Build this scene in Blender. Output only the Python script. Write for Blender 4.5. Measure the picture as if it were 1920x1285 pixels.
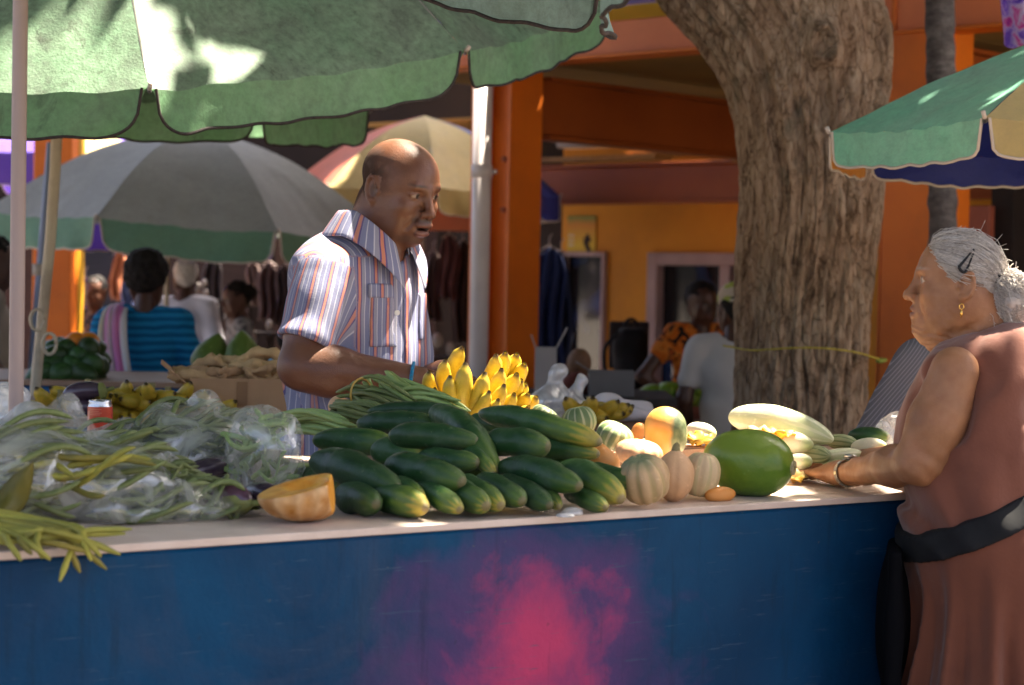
import bpy, math, random, itertools
import numpy as np
from mathutils import Vector, Matrix
random.seed(7); rng = np.random.default_rng(7)
for _o in list(bpy.data.objects): bpy.data.objects.remove(_o)
SC = bpy.context.scene
COL = SC.collection
# ---------------------------------------------------------------- camera
F = 3733.0; CAMZ = 1.40; PITCH = math.radians(1.88); ROLL = math.radians(1.1)
_F = np.array([0, math.cos(PITCH), -math.sin(PITCH)])
_R0 = np.array([1.0, 0, 0]); _U0 = np.array([0, math.sin(PITCH), math.cos(PITCH)])
_R = math.cos(ROLL)*_R0 + math.sin(ROLL)*_U0
_U = -math.sin(ROLL)*_R0 + math.cos(ROLL)*_U0
_C = np.array([0, 0, CAMZ])
cam = bpy.data.cameras.new('camera'); camo = bpy.data.objects.new('camera', cam); COL.objects.link(camo)
cam.sensor_width = 36; cam.lens = 70; cam.clip_end = 300; cam.clip_start = 0.05
camo.matrix_world = Matrix(((_R[0], _U[0], -_F[0], 0), (_R[1], _U[1], -_F[1], 0), (_R[2], _U[2], -_F[2], CAMZ), (0, 0, 0, 1)))
cam.dof.use_dof = True; cam.dof.focus_distance = 4.0; cam.dof.aperture_fstop = 5.0
SC.camera = camo
# ---------------------------------------------------------------- sky and sun
SUN_EL = math.radians(64); _az = math.radians(37)   # from +X towards +Y
SUN = np.array([math.cos(SUN_EL)*math.cos(_az), math.cos(SUN_EL)*math.sin(_az), math.sin(SUN_EL)])
W = bpy.data.worlds.new('World'); SC.world = W; W.use_nodes = True
_n = W.node_tree.nodes; _n.clear()
_sky = _n.new('ShaderNodeTexSky'); _sky.sky_type = 'NISHITA'; _sky.sun_disc = False
_sky.sun_elevation = SUN_EL; _sky.sun_rotation = math.atan2(SUN[0], SUN[1])
_sky.air_density = 0.55; _sky.dust_density = 7.0; _sky.ozone_density = 0.3
_bg = _n.new('ShaderNodeBackground'); _bg.inputs[1].default_value = 0.07
_wo = _n.new('ShaderNodeOutputWorld')
W.node_tree.links.new(_sky.outputs[0], _bg.inputs[0]); W.node_tree.links.new(_bg.outputs[0], _wo.inputs[0])
_sl = bpy.data.lights.new('sun', 'SUN'); _sl.energy = 4.0; _sl.angle = math.radians(0.55); _sl.color = (1.0, 0.90, 0.74)
_so = bpy.data.objects.new('sun', _sl); COL.objects.link(_so)
_so.rotation_euler = Vector(SUN).to_track_quat('Z', 'Y').to_euler(); _so.location = (4, 2, 9)
SC.view_settings.view_transform = 'Standard'; SC.view_settings.look = 'None'
SC.view_settings.exposure = 3.4; SC.view_settings.gamma = 1.0
SC.view_settings.use_curve_mapping = False
SC.cycles.max_bounces = 7; SC.cycles.transparent_max_bounces = 24
SC.cycles.diffuse_bounces = 3

# ---------------------------------------------------------------- helpers
def ray(px, py):
    return _F + _R*((px-960)/F) - _U*((py-642.5)/F)
def at(px, py, Y):
    d = ray(px, py); return _C + d*(Y/d[1])
def on(px, py, z):
    d = ray(px, py); return _C + d*((z-CAMZ)/d[2])
def ppm(Y): return F/Y           # pixels per metre at a depth
def nrm(v): v = np.asarray(v, float); return v/np.linalg.norm(v)
def srgb(r, g, b):
    f = lambda c: (c/255/12.92) if c <= 10 else ((c/255+0.055)/1.055)**2.4
    return (f(r), f(g), f(b))
WL = {}
def tag(o, label=None, cat=None, group=None, kind=None):
    if label: o['label'] = label
    if cat: o['category'] = cat
    if group: o['group'] = group
    if kind: o['kind'] = kind
    return o
def thing(name, label, cat, loc, group=None):
    o = bpy.data.objects.new(name, None); COL.objects.link(o)
    o.location = tuple(loc); o.empty_display_size = 0.05; WL[o.name] = np.array(loc, float)
    return tag(o, label, cat, group)
def mk(name, V, Fc, m, parent=None, smooth=True, col=None, att=None):
    """world-space verts -> one mesh object (verts made local to its parent thing)"""
    V = np.asarray(V, float); off = WL[parent.name] if parent is not None else np.zeros(3)
    if parent is None: off = np.array([V[:, 0].mean(), V[:, 1].mean(), V[:, 2].min()])
    me = bpy.data.meshes.new(name)
    if isinstance(Fc, np.ndarray):
        nv, nf, k = len(V), len(Fc), Fc.shape[1]
        me.vertices.add(nv); me.vertices.foreach_set('co', (V-off).astype(np.float32).ravel())
        me.loops.add(nf*k); me.loops.foreach_set('vertex_index', Fc.astype(np.int32).ravel())
        me.polygons.add(nf); me.polygons.foreach_set('loop_start', np.arange(0, nf*k, k, dtype=np.int32))
        me.update(calc_edges=True)
    else:
        me.from_pydata([tuple(v) for v in (V-off)], [], [tuple(f) for f in Fc]); me.update()
    if smooth: me.polygons.foreach_set('use_smooth', np.ones(len(me.polygons), bool))
    if col is not None:
        a = me.color_attributes.new('Col', 'FLOAT_COLOR', 'POINT')
        c = np.ones((len(V), 4), np.float32); c[:, :3] = col; a.data.foreach_set('color', c.ravel())
    for k_, v_ in (att or {}).items():
        a = me.attributes.new(k_, 'FLOAT', 'POINT'); a.data.foreach_set('value', np.asarray(v_, np.float32))
    me.materials.append(m)
    o = bpy.data.objects.new(name, me); COL.objects.link(o)
    if parent is not None:
        o.parent = parent; WL[o.name] = off
    else:
        o.location = tuple(off); WL[o.name] = off
    return o
def inst(name, src, M, parent=None, mat=None):
    """a new object sharing src's mesh; M = world 4x4 (numpy); parent = a translation-only thing"""
    o = bpy.data.objects.new(name, src.data if hasattr(src, 'data') else src); COL.objects.link(o)
    M = np.array(M, float)
    if parent is not None:
        o.parent = parent; M = M.copy(); M[:3, 3] -= WL[parent.name]
    o.matrix_local = Matrix(M.tolist()); 
    return o
def basis(x, z=(0, 0, 1)):
    x = nrm(x); z = np.asarray(z, float)
    if abs(x@nrm(z)) > 0.97: z = np.array([0, 1.0, 0])
    y = nrm(np.cross(z, x)); return np.stack([x, y, np.cross(x, y)], 1)
def M4(o, B=np.eye(3), s=(1, 1, 1)):
    m = np.eye(4); m[:3, :3] = B*np.array(s)[None, :]; m[:3, 3] = o; return m
def grid_faces(nu, nv, wrap_u=False, base=0):
    i = np.arange(nu if wrap_u else nu-1); j = np.arange(nv-1)
    I, J = np.meshgrid(i, j, indexing='ij'); I2 = (I+1) % nu
    return np.stack([base+I*nv+J, base+I2*nv+J, base+I2*nv+J+1, base+I*nv+J+1], -1).reshape(-1, 4)
class MB:
    """collects pieces of ONE part"""
    def __init__(s): s.V = []; s.F = []; s.n = 0
    def add(s, V, Fc):
        s.V.append(np.asarray(V, float)); s.F += [tuple(int(i)+s.n for i in f) for f in Fc]; s.n += len(V); return s
    def box(s, c, size, B=np.eye(3), ch=0.0):
        h = np.array(size)/2; c = np.asarray(c, float)
        if ch <= 0:
            v = np.array(list(itertools.product((-1, 1), repeat=3)))*h
            f = [(0, 1, 3, 2), (4, 6, 7, 5), (0, 4, 5, 1), (2, 3, 7, 6), (0, 2, 6, 4), (1, 5, 7, 3)]
            return s.add(v@B.T+c, f)
        ch = min(ch, *(h*0.9)); v = []; idx = {}
        for sx, sy, sz in itertools.product((-1, 1), repeat=3):
            for a in range(3):
                p = np.array([sx, sy, sz])*(h-ch); p[a] += (sx, sy, sz)[a]*ch
                idx[(sx, sy, sz, a)] = len(v); v.append(p)
        f = []
        for a in range(3):
            b, d = [(1, 2), (2, 0), (0, 1)][a]
            for sg in (-1, 1):
                q = []
                for s1, s2 in ((-1, -1), (1, -1), (1, 1), (-1, 1)):
                    k = [0, 0, 0]; k[a] = sg; k[b] = s1; k[d] = s2; q.append(idx[(*k, a)])
                f.append(tuple(q if sg > 0 else q[::-1]))
        for a in range(3):
            b, d = [(1, 2), (2, 0), (0, 1)][a]
            for s1, s2 in itertools.product((-1, 1), repeat=2):
                k0 = [0]*3; k0[b] = s1; k0[d] = s2; k0[a] = -1; k1 = list(k0); k1[a] = 1
                q = [idx[(*k0, b)], idx[(*k1, b)], idx[(*k1, d)], idx[(*k0, d)]]
                f.append(tuple(q if s1*s2 < 0 else q[::-1]))
        for k in itertools.product((-1, 1), repeat=3):
            q = [idx[(*k, 0)], idx[(*k, 1)], idx[(*k, 2)]]
            f.append(tuple(q if k[0]*k[1]*k[2] > 0 else q[::-1]))
        return s.add(np.array(v)@B.T+c, f)
    def tube(s, pts, r, n=8, cap=True):
        V, Fq = tube_np(pts, r, n); Fq = [tuple(f) for f in Fq]
        if cap:
            m = len(pts); Fq.append(tuple(i*m for i in range(n))[::-1]); Fq.append(tuple(i*m+m-1 for i in range(n)))
        return s.add(V, Fq)
    def build(s, name, m, parent=None, smooth=False):
        return mk(name, np.concatenate(s.V), s.F, m, parent, smooth)
def tube_np(pts, r, n=8):
    P = np.asarray(pts, float); m = len(P); r = np.broadcast_to(np.asarray(r, float), (m,))
    T = np.gradient(P, axis=0); T /= np.linalg.norm(T, axis=1)[:, None]+1e-12
    up = np.array([0, 0, 1.0]) if abs(T[0, 2]) < 0.9 else np.array([1.0, 0, 0])
    A = np.zeros_like(P); a = nrm(np.cross(up, T[0]))
    for i in range(m):
        a = a - T[i]*(a@T[i]); a = a/np.linalg.norm(a); A[i] = a
    Bn = np.cross(T, A); th = np.arange(n)/n*2*math.pi
    V = P[None]+r[None, :, None]*(np.cos(th)[:, None, None]*A[None]+np.sin(th)[:, None, None]*Bn[None])
    return V.reshape(-1, 3), grid_faces(n, m, True)
def spline(pts, n):
    P = np.asarray(pts, float); P = np.concatenate([[2*P[0]-P[1]], P, [2*P[-1]-P[-2]]]); k = len(P)-3
    t = np.linspace(0, k-1e-6, n); i = t.astype(int); u = (t-i)[:, None]
    a, b, c, d = P[i], P[i+1], P[i+2], P[i+3]
    return 0.5*((2*b)+(-a+c)*u+(2*a-5*b+4*c-d)*u*u+(-a+3*b-3*c+d)*u**3)
_H = rng.random(4096)
def vnoise(x, y, z, seed=0):
    xi, yi, zi = np.floor(x).astype(int), np.floor(y).astype(int), np.floor(z).astype(int)
    fx, fy, fz = x-xi, y-yi, z-zi
    fx, fy, fz = [f*f*(3-2*f) for f in (fx, fy, fz)]
    def h(a, b, c): return _H[(a*73856093 ^ b*19349663 ^ c*83492791 ^ seed*2654435) & 4095]
    r = 0
    for dx, dy, dz in itertools.product((0, 1), repeat=3):
        r = r+h(xi+dx, yi+dy, zi+dz)*(fx if dx else 1-fx)*(fy if dy else 1-fy)*(fz if dz else 1-fz)
    return r*2-1
def fbm(x, y, z, o=3, seed=0):
    r = 0; a = 1
    for i in range(o): r = r+a*vnoise(x*2**i, y*2**i, z*2**i, seed+i); a *= .5
    return r
# ---------------------------------------------------------------- sculpting field
class Prim:
    def __init__(s, f, lo, hi): s.f = f; s.lo = np.array(lo, float); s.hi = np.array(hi, float)
def ell(c, r, B=None):
    c = np.asarray(c, float); r = np.broadcast_to(np.asarray(r, float), (3,)); m = r.max()
    def f(x, y, z):
        x, y, z = x-c[0], y-c[1], z-c[2]
        if B is not None:
            x, y, z = [B[0, i]*x+B[1, i]*y+B[2, i]*z for i in range(3)]
        k0 = np.sqrt((x/r[0])**2+(y/r[1])**2+(z/r[2])**2); k1 = np.sqrt((x/r[0]**2)**2+(y/r[1]**2)**2+(z/r[2]**2)**2)
        return k0*(k0-1)/(k1+1e-9)
    return Prim(f, c-m, c+m)
def rc(a, b, ra, rb=None, flat=None):
    a, b = np.asarray(a, float), np.asarray(b, float); rb = ra if rb is None else rb; ab = b-a; L = ab@ab+1e-12
    def f(x, y, z):
        x, y, z = x-a[0], y-a[1], z-a[2]
        t = np.clip((x*ab[0]+y*ab[1]+z*ab[2])/L, 0, 1)
        return np.sqrt((x-t*ab[0])**2+(y-t*ab[1])**2+(z-t*ab[2])**2)-(ra+(rb-ra)*t)
    m = max(ra, rb); return Prim(f, np.minimum(a, b)-m, np.maximum(a, b)+m)
def halfsp(p, n):
    """solid on the side away from n"""
    p = np.asarray(p, float); n = nrm(n)
    return Prim(lambda x, y, z: (x-p[0])*n[0]+(y-p[1])*n[1]+(z-p[2])*n[2], [-9]*3, [9]*3)
def rbox(c, h, B, r=.01):
    c = np.asarray(c, float); h = np.asarray(h, float)
    def f(x, y, z):
        x, y, z = x-c[0], y-c[1], z-c[2]
        q = [np.abs(B[0, i]*x+B[1, i]*y+B[2, i]*z)-h[i]+r for i in range(3)]
        return np.sqrt(sum(np.maximum(t, 0)**2 for t in q))+np.minimum(np.maximum(np.maximum(q[0], q[1]), q[2]), 0)-r
    m = np.linalg.norm(h); return Prim(f, c-m, c+m)
def xf(p, o, B, s=1.0):
    o = np.asarray(o, float)
    def f(x, y, z):
        x, y, z = x-o[0], y-o[1], z-o[2]
        l = [(B[0, i]*x+B[1, i]*y+B[2, i]*z)/s for i in range(3)]
        return p.f(*l)*s
    cs = np.array([[(p.lo, p.hi)[k[i]][i] for i in range(3)] for k in itertools.product((0, 1), repeat=3)])@B.T*s+o
    return Prim(f, cs.min(0), cs.max(0))
class Field:
    def __init__(s, lo, hi, vox):
        s.lo = np.asarray(lo, float); s.vox = vox; n = np.ceil((np.asarray(hi)-s.lo)/vox).astype(int)+1
        s.ax = [(s.lo[i]+np.arange(n[i])*vox).astype(np.float32) for i in range(3)]
        s.D = np.full(tuple(n), 0.5, np.float32)
    def copy(s):
        g = Field.__new__(Field); g.lo = s.lo; g.vox = s.vox; g.ax = s.ax; g.D = s.D.copy(); return g
    def _sl(s, p, k):
        pad = k+3*s.vox; r = []
        for i in range(3):
            a = int(np.clip(math.floor((p.lo[i]-pad-s.lo[i])/s.vox), 0, s.D.shape[i])); b = int(np.clip(math.ceil((p.hi[i]+pad-s.lo[i])/s.vox)+1, 0, s.D.shape[i]))
            r.append(slice(a, b))
        return tuple(r)
    def _ev(s, p, sl):
        return p.f(s.ax[0][sl[0]][:, None, None], s.ax[1][sl[1]][None, :, None], s.ax[2][sl[2]][None, None, :])
    def add(s, p, k=.01):
        sl = s._sl(p, k)
        if any(q.stop <= q.start for q in sl): return s
        d = s._ev(p, sl); a = s.D[sl]; k = max(k, 1e-5)
        h = np.maximum(k-np.abs(a-d), 0)/k; s.D[sl] = np.minimum(a, d)-h*h*k*.25; return s
    def sub(s, p, k=.005):
        sl = s._sl(p, k)
        if any(q.stop <= q.start for q in sl): return s
        d = -s._ev(p, sl); a = s.D[sl]; k = max(k, 1e-5)
        h = np.maximum(k-np.abs(a-d), 0)/k; s.D[sl] = np.maximum(a, d)+h*h*k*.25; return s
    def inter(s, p, k=.002):
        sl = (slice(None),)*3; d = s._ev(p, sl); a = s.D
        h = np.maximum(k-np.abs(a-d), 0)/k; s.D = (np.maximum(a, d)+h*h*k*.25).astype(np.float32); return s
    def disp(s, fn):
        m = np.abs(s.D) < 6*s.vox+.03; I = np.argwhere(m)
        s.D[m] += fn(s.ax[0][I[:, 0]], s.ax[1][I[:, 1]], s.ax[2][I[:, 2]]).astype(np.float32); return s
    def mesh(s, it=2):
        D = s.D.copy(); D[0] = D[-1] = 1; D[:, 0] = D[:, -1] = 1; D[:, :, 0] = D[:, :, -1] = 1
        S = D < 0; n = D.shape; cs = list(itertools.product((0, 1), repeat=3))
        cnt = sum(S[i:n[0]-1+i, j:n[1]-1+j, k:n[2]-1+k].astype(np.int8) for i, j, k in cs)
        act = (cnt > 0) & (cnt < 8); idx = np.argwhere(act); vid = np.full(act.shape, -1, np.int64); vid[act] = np.arange(len(idx))
        cv = np.stack([D[idx[:, 0]+i, idx[:, 1]+j, idx[:, 2]+k] for i, j, k in cs], 1)
        acc = np.zeros((len(idx), 3)); num = np.zeros(len(idx))
        for a in range(8):
            for b in range(a+1, 8):
                da, db = np.array(cs[a]), np.array(cs[b])
                if np.abs(da-db).sum() != 1: continue
                m = (cv[:, a] < 0) != (cv[:, b] < 0); t = cv[m, a]/(cv[m, a]-cv[m, b])
                acc[m] += da+(db-da)*t[:, None]; num[m] += 1
        V = s.lo+(idx+acc/num[:, None])*s.vox; Fs = []
        for ax in range(3):
            o1, o2 = [(1, 2), (2, 0), (0, 1)][ax]
            A = [slice(None)]*3; Bs = [slice(None)]*3; A[ax] = slice(0, n[ax]-1); Bs[ax] = slice(1, n[ax])
            for o in (o1, o2): A[o] = slice(1, n[o]-1); Bs[o] = slice(1, n[o]-1)
            sa, sb = S[tuple(A)], S[tuple(Bs)]; ch = np.argwhere(sa != sb); inside = sa[tuple(ch.T)]
            off = np.zeros(3, int); off[o1] = 1; off[o2] = 1; c = ch+off
            def cell(d1, d2):
                q = c.copy(); q[:, o1] -= d1; q[:, o2] -= d2; return vid[tuple(q.T)]
            q = np.stack([cell(1, 1), cell(0, 1), cell(0, 0), cell(1, 0)], 1)
            q[~inside] = q[~inside][:, ::-1]; Fs.append(q)
        Fq = np.concatenate(Fs)
        for _ in range(it):
            acc = np.zeros_like(V); num = np.zeros(len(V))
            for a, b in ((0, 1), (1, 2), (2, 3), (3, 0)):
                for p, q in ((a, b), (b, a)):
                    for d in range(3): acc[:, d] += np.bincount(Fq[:, p], V[Fq[:, q], d], len(V))
                    num += np.bincount(Fq[:, p], minlength=len(V))
            V = V*.4+.6*acc/np.maximum(num, 1)[:, None]
        return V, Fq
def joinm(*ms):
    V = []; Fq = []; n = 0
    for v, f in ms: V.append(v); Fq.append(f+n); n += len(v)
    return np.concatenate(V), np.concatenate(Fq)

# ---------------------------------------------------------------- materials
class NT:
    def __init__(s, name):
        s.m = bpy.data.materials.new(name); s.m.use_nodes = True; s.t = s.m.node_tree; s.t.nodes.clear()
        s.out = s.n('ShaderNodeOutputMaterial')
    def n(s, ty, **kw):
        k = s.t.nodes.new(ty)
        for a, b in kw.items(): setattr(k, a, b)
        return k
    def l(s, a, b): s.t.links.new(a, b)
    def tc(s, space='Object', scale=(1, 1, 1), rot=(0, 0, 0)):
        c = s.n('ShaderNodeTexCoord'); m = s.n('ShaderNodeMapping'); m.inputs['Scale'].default_value = scale; m.inputs['Rotation'].default_value = rot
        s.l(c.outputs[space], m.inputs[0]); return m.outputs[0]
    def noise(s, co, scale, detail=4, rough=.55, dist=0):
        k = s.n('ShaderNodeTexNoise'); k.inputs['Scale'].default_value = scale; k.inputs['Detail'].default_value = detail
        k.inputs['Roughness'].default_value = rough; k.inputs['Distortion'].default_value = dist; s.l(co, k.inputs['Vector']); return k.outputs[0]
    def ramp(s, v, stops, interp='LINEAR'):
        k = s.n('ShaderNodeValToRGB'); e = k.color_ramp.elements; k.color_ramp.interpolation = interp
        while len(e) < len(stops): e.new(.5)
        for q, (p, c) in zip(e, stops): q.position = p; q.color = (*c, 1) if len(c) == 3 else c
        s.l(v, k.inputs[0]); return k.outputs[0]
    def mix(s, f, a, b, mode='MIX'):
        k = s.n('ShaderNodeMix'); k.data_type = 'RGBA'; k.blend_type = mode
        for i, v in ((0, f), (6, a), (7, b)):
            if isinstance(v, (int, float)): k.inputs[i].default_value = v
            elif isinstance(v, tuple): k.inputs[i].default_value = (*v, 1)
            else: s.l(v, k.inputs[i])
        return k.outputs[2]
    def math(s, op, a, b=None, c=None):
        k = s.n('ShaderNodeMath'); k.operation = op
        for i, v in enumerate((a, b, c)):
            if v is None: continue
            if isinstance(v, (int, float)): k.inputs[i].default_value = v
            else: s.l(v, k.inputs[i])
        return k.outputs[0]
    def attr(s, name, out=0):
        k = s.n('ShaderNodeAttribute'); k.attribute_name = name; return k.outputs[out]
    def rnd(s): return s.n('ShaderNodeObjectInfo').outputs['Random']
    def bsdf(s, col, rough=.6, spec=.4, bump=None, bstr=.3, bdist=.01, transl=0, sss=0, metal=0, sheen=0, coat=0):
        p = s.n('ShaderNodeBsdfPrincipled')
        def put(i, v):
            if isinstance(v, tuple): p.inputs[i].default_value = (*v, 1)
            elif isinstance(v, (int, float)): p.inputs[i].default_value = v
            else: s.l(v, p.inputs[i])
        put('Base Color', col); put('Roughness', rough); put('Specular IOR Level', spec); put('Metallic', metal)
        if sheen: put('Sheen Weight', sheen)
        if coat: put('Coat Weight', coat); put('Coat Roughness', .25)
        if sss:
            put('Subsurface Weight', sss); p.inputs['Subsurface Radius'].default_value = (.012, .005, .003); put('Subsurface Scale', 1.0)
        nb = None
        if bump is not None:
            b = s.n('ShaderNodeBump'); b.inputs['Strength'].default_value = bstr; b.inputs['Distance'].default_value = bdist
            s.l(bump, b.inputs['Height']); nb = b.outputs[0]; s.l(nb, p.inputs['Normal'])
        sh = p.outputs[0]
        if transl:
            t = s.n('ShaderNodeBsdfTranslucent'); q = s.n('ShaderNodeMixShader'); q.inputs[0].default_value = transl
            if isinstance(col, tuple): t.inputs[0].default_value = (*col, 1)
            else: s.l(col, t.inputs[0])
            if nb is not None: s.l(nb, t.inputs['Normal'])
            s.l(sh, q.inputs[1]); s.l(t.outputs[0], q.inputs[2]); sh = q.outputs[0]
        s.l(sh, s.out.inputs[0]); return s.m
def mat(name, c, c2=None, ns=8, nd=4, lo=.35, hi=.65, rough=.6, bump=0, bs=60, spec=.35, transl=0, sss=0, metal=0, rand=0, st=(1, 1, 1), sheen=0, coat=0, dirt=0, dirtc=(.03, .025, .02), attr=False, bd=.004):
    t = NT(name); co = t.tc('Object', st)
    if attr:
        base = t.attr('Col')
        if c2 is not None: base = t.mix(t.ramp(t.noise(co, ns, nd), [(lo, (0, 0, 0)), (hi, (1, 1, 1))]), base, t.mix(1.0, base, c2, 'MULTIPLY'))
    elif c2 is not None: base = t.mix(t.ramp(t.noise(co, ns, nd), [(lo, (0, 0, 0)), (hi, (1, 1, 1))]), c, c2)
    else: base = c
    if rand:
        h = t.n('ShaderNodeHueSaturation'); r = t.rnd()
        t.l(t.math('MULTIPLY_ADD', r, 2*rand, 1-rand), h.inputs['Value']); t.l(t.math('MULTIPLY_ADD', r, rand*.08, .5-rand*.04), h.inputs['Hue'])
        if isinstance(base, tuple): h.inputs['Color'].default_value = (*base, 1)
        else: t.l(base, h.inputs['Color'])
        base = h.outputs[0]
    if dirt: base = t.mix(t.ramp(t.noise(co, ns*.37+1, 6, .65), [(.5, (0, 0, 0)), (.78, (dirt,)*3)]), base, dirtc)
    bm = t.noise(co, bs, 5) if bump else None
    return t.bsdf(base, rough, spec, bm, bump, bd, transl, sss, metal, sheen, coat)
# ================================================================ SETTING
HT = 1.01                                    # counter height
g = MB(); g.box((0, 30, -.05), (160, 160, .1))
ground = g.build('ground', mat('ground_concrete', (.20, .17, .14), (.12, .105, .09), ns=.6, nd=8, rough=.9, bump=.4, bs=30, dirt=.6), smooth=False)
tag(ground, kind='structure')

# ---------------- near counter
CA = on(0, 1035, HT); CB = on(1705, 925, HT)
CE = nrm((CB-CA)*[1, 1, 0]); CN = np.array([-CE[1], CE[0], 0])       # along, and away from camera
CBS = np.stack([CE, CN, [0, 0, 1]], 1); CD = 1.12
c0 = CA-CE*1.2; c1 = CB+CE*.55; CL = np.linalg.norm(c1-c0); cmid = (c0+c1)/2+CN*CD/2
cloc = np.array([cmid[0], cmid[1], 0])
counter = thing('market_counter', 'long blue painted counter with pale top heaped with vegetables', 'counter', cloc)
def counter_blue():
    t = NT('counter_blue_paint'); co = t.tc('Object')
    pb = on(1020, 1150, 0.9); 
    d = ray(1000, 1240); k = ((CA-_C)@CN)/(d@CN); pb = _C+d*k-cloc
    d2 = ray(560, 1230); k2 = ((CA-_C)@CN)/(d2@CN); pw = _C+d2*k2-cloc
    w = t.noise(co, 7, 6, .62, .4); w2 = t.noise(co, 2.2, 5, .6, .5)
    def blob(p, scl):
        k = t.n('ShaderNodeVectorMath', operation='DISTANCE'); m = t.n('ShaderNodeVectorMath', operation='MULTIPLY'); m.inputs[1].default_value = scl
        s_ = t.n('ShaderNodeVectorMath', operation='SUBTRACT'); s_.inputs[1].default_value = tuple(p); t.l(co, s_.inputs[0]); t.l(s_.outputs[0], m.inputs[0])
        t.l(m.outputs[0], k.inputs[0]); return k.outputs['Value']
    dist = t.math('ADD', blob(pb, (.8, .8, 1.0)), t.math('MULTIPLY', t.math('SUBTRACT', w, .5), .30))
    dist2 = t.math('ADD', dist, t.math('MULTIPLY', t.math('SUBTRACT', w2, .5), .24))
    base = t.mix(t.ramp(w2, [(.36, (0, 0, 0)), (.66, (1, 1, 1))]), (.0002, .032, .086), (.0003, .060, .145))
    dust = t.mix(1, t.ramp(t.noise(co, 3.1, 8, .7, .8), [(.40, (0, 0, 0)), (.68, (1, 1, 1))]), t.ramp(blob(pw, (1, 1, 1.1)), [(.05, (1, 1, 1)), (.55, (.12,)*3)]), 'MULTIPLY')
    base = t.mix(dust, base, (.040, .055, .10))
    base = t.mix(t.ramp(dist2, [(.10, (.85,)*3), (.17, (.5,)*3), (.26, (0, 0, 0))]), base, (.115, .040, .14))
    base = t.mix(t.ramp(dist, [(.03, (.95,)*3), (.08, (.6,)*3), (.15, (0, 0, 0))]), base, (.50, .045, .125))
    chip = t.ramp(t.noise(co, 26, 3, .6), [(.70, (0, 0, 0)), (.73, (1, 1, 1))])
    base = t.mix(t.math('MULTIPLY', chip, .35), base, (.02, .03, .05))
    strk = t.ramp(t.noise(t.tc('Object', (9, 9, .8)), 3.2, 6, .7), [(.55, (0, 0, 0)), (.75, (.5,)*3)])
    base = t.mix(strk, base, (.006, .016, .03))
    sct = t.ramp(t.noise(t.tc('Object', (1.2, 1.2, 16)), 7, 4, .7), [(.62, (0, 0, 0)), (.67, (.45,)*3)])
    base = t.mix(sct, base, (.05, .085, .14))
    chp = t.ramp(t.noise(co, 55, 5, .7), [(.70, (0, 0, 0)), (.715, (.8,)*3)])
    base = t.mix(chp, base, (.10, .10, .10))
    return t.bsdf(base, .55, .15, t.mix(.5, t.noise(co, 24, 7, .65), t.noise(co, 4, 3)), .45, .010)
m_blue = counter_blue()
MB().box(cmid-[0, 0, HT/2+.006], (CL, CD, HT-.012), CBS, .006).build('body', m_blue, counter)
m_top = mat('counter_top_paint', (.74, .60, .50), (.60, .45, .36), ns=5, nd=8, rough=.5, bump=.35, bs=25, dirt=.55, dirtc=(.25, .17, .12), st=(1, 1, 1))
nb = 5; bw = (CD+.006)/nb
for i in range(nb):      # the top is laid in boards running along the counter
    c = cmid+CN*(-CD/2-.003+bw*(i+.5)); MB().box([c[0], c[1], HT-.006+(i % 2)*.0006], (CL+.006, bw-.003, .012), CBS, .0015).build('top_board', m_top, counter)

# ---------------- far counter
fa = on(60, 783, HT); fb = on(1200, 791, HT); FE = nrm((fb-fa)*[1, 1, 0]); FN = np.array([-FE[1], FE[0], 0]); FB = np.stack([FE, FN, [0, 0, 1]], 1)
f0 = fa-FE*1.2; f1 = fb+FE*.03; fl = np.linalg.norm(f1-f0); fm = (f0+f1)/2+FN*.45
fcount = thing('market_counter', 'second blue counter with wooden top behind the vendor, holding bananas and a carton', 'counter', (fm[0], fm[1], 0))
m_blue2 = mat('far_counter_blue', (.008, .10, .26), (.01, .07, .18), ns=4, rough=.5, bump=.2, dirt=.3)
m_topf = mat('far_counter_top', (.36, .22, .14), (.27, .16, .10), ns=6, rough=.6, bump=.2, st=(1, 8, 8))
MB().box([fm[0], fm[1], (HT-.025)/2], (fl, .9, HT-.025), FB, .006).build('body', m_blue2, fcount)
for i in range(3):
    c = fm+FN*(-.3+.3*i); MB().box([c[0], c[1], HT-.0125], (fl+.02, .297, .025), FB, .003).build('top_board', m_topf, fcount)

# ---------------- building (built on its own axes)
BU = np.array([math.cos(math.radians(-42.5)), math.sin(math.radians(-42.5)), 0]); BV = np.array([-BU[1], BU[0], 0])
BO = at(950, 500, 9.5)*[1, 1, 0]; BB = np.stack([BU, BV, [0, 0, 1]], 1)
def bp(u, v, z): return BO+BU*u+BV*v+np.array([0, 0, z])
bld = thing('market_building', 'orange steel framed market hall with ochre walls and open ground floor', 'building', BO)
m_or = mat('orange_steel_paint', (.80, .19, .012), (.72, .155, .010), ns=2.5, rough=.45, bump=.12, bs=40, dirt=.35, dirtc=(.16, .05, .02))
m_sal = mat('salmon_paint', (.84, .25, .095), (.76, .21, .075), ns=2, rough=.5, bump=.1, dirt=.25, dirtc=(.3, .1, .06))
m_ochre = mat('ochre_wall_paint', (.62, .26, .018), (.52, .21, .015), ns=1.5, rough=.7, bump=.2, bs=50, dirt=.4, dirtc=(.2, .09, .02))
m_yel = mat('yellow_wall_paint', (.62, .42, .02), (.55, .36, .02), ns=2, rough=.7, dirt=.3)
m_ceil = mat('ceiling_board', (.34, .20, .045), (.26, .15, .04), ns=1.5, rough=.8, st=(1, 1, 1))
m_brn = mat('brown_beam_paint', (.34, .075, .010), (.27, .055, .008), ns=2, rough=.5, bump=.1, dirt=.3)
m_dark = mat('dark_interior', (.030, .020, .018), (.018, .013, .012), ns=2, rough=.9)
m_pur = mat('purple_rail_paint', (.16, .13, .42), rough=.4)
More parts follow.
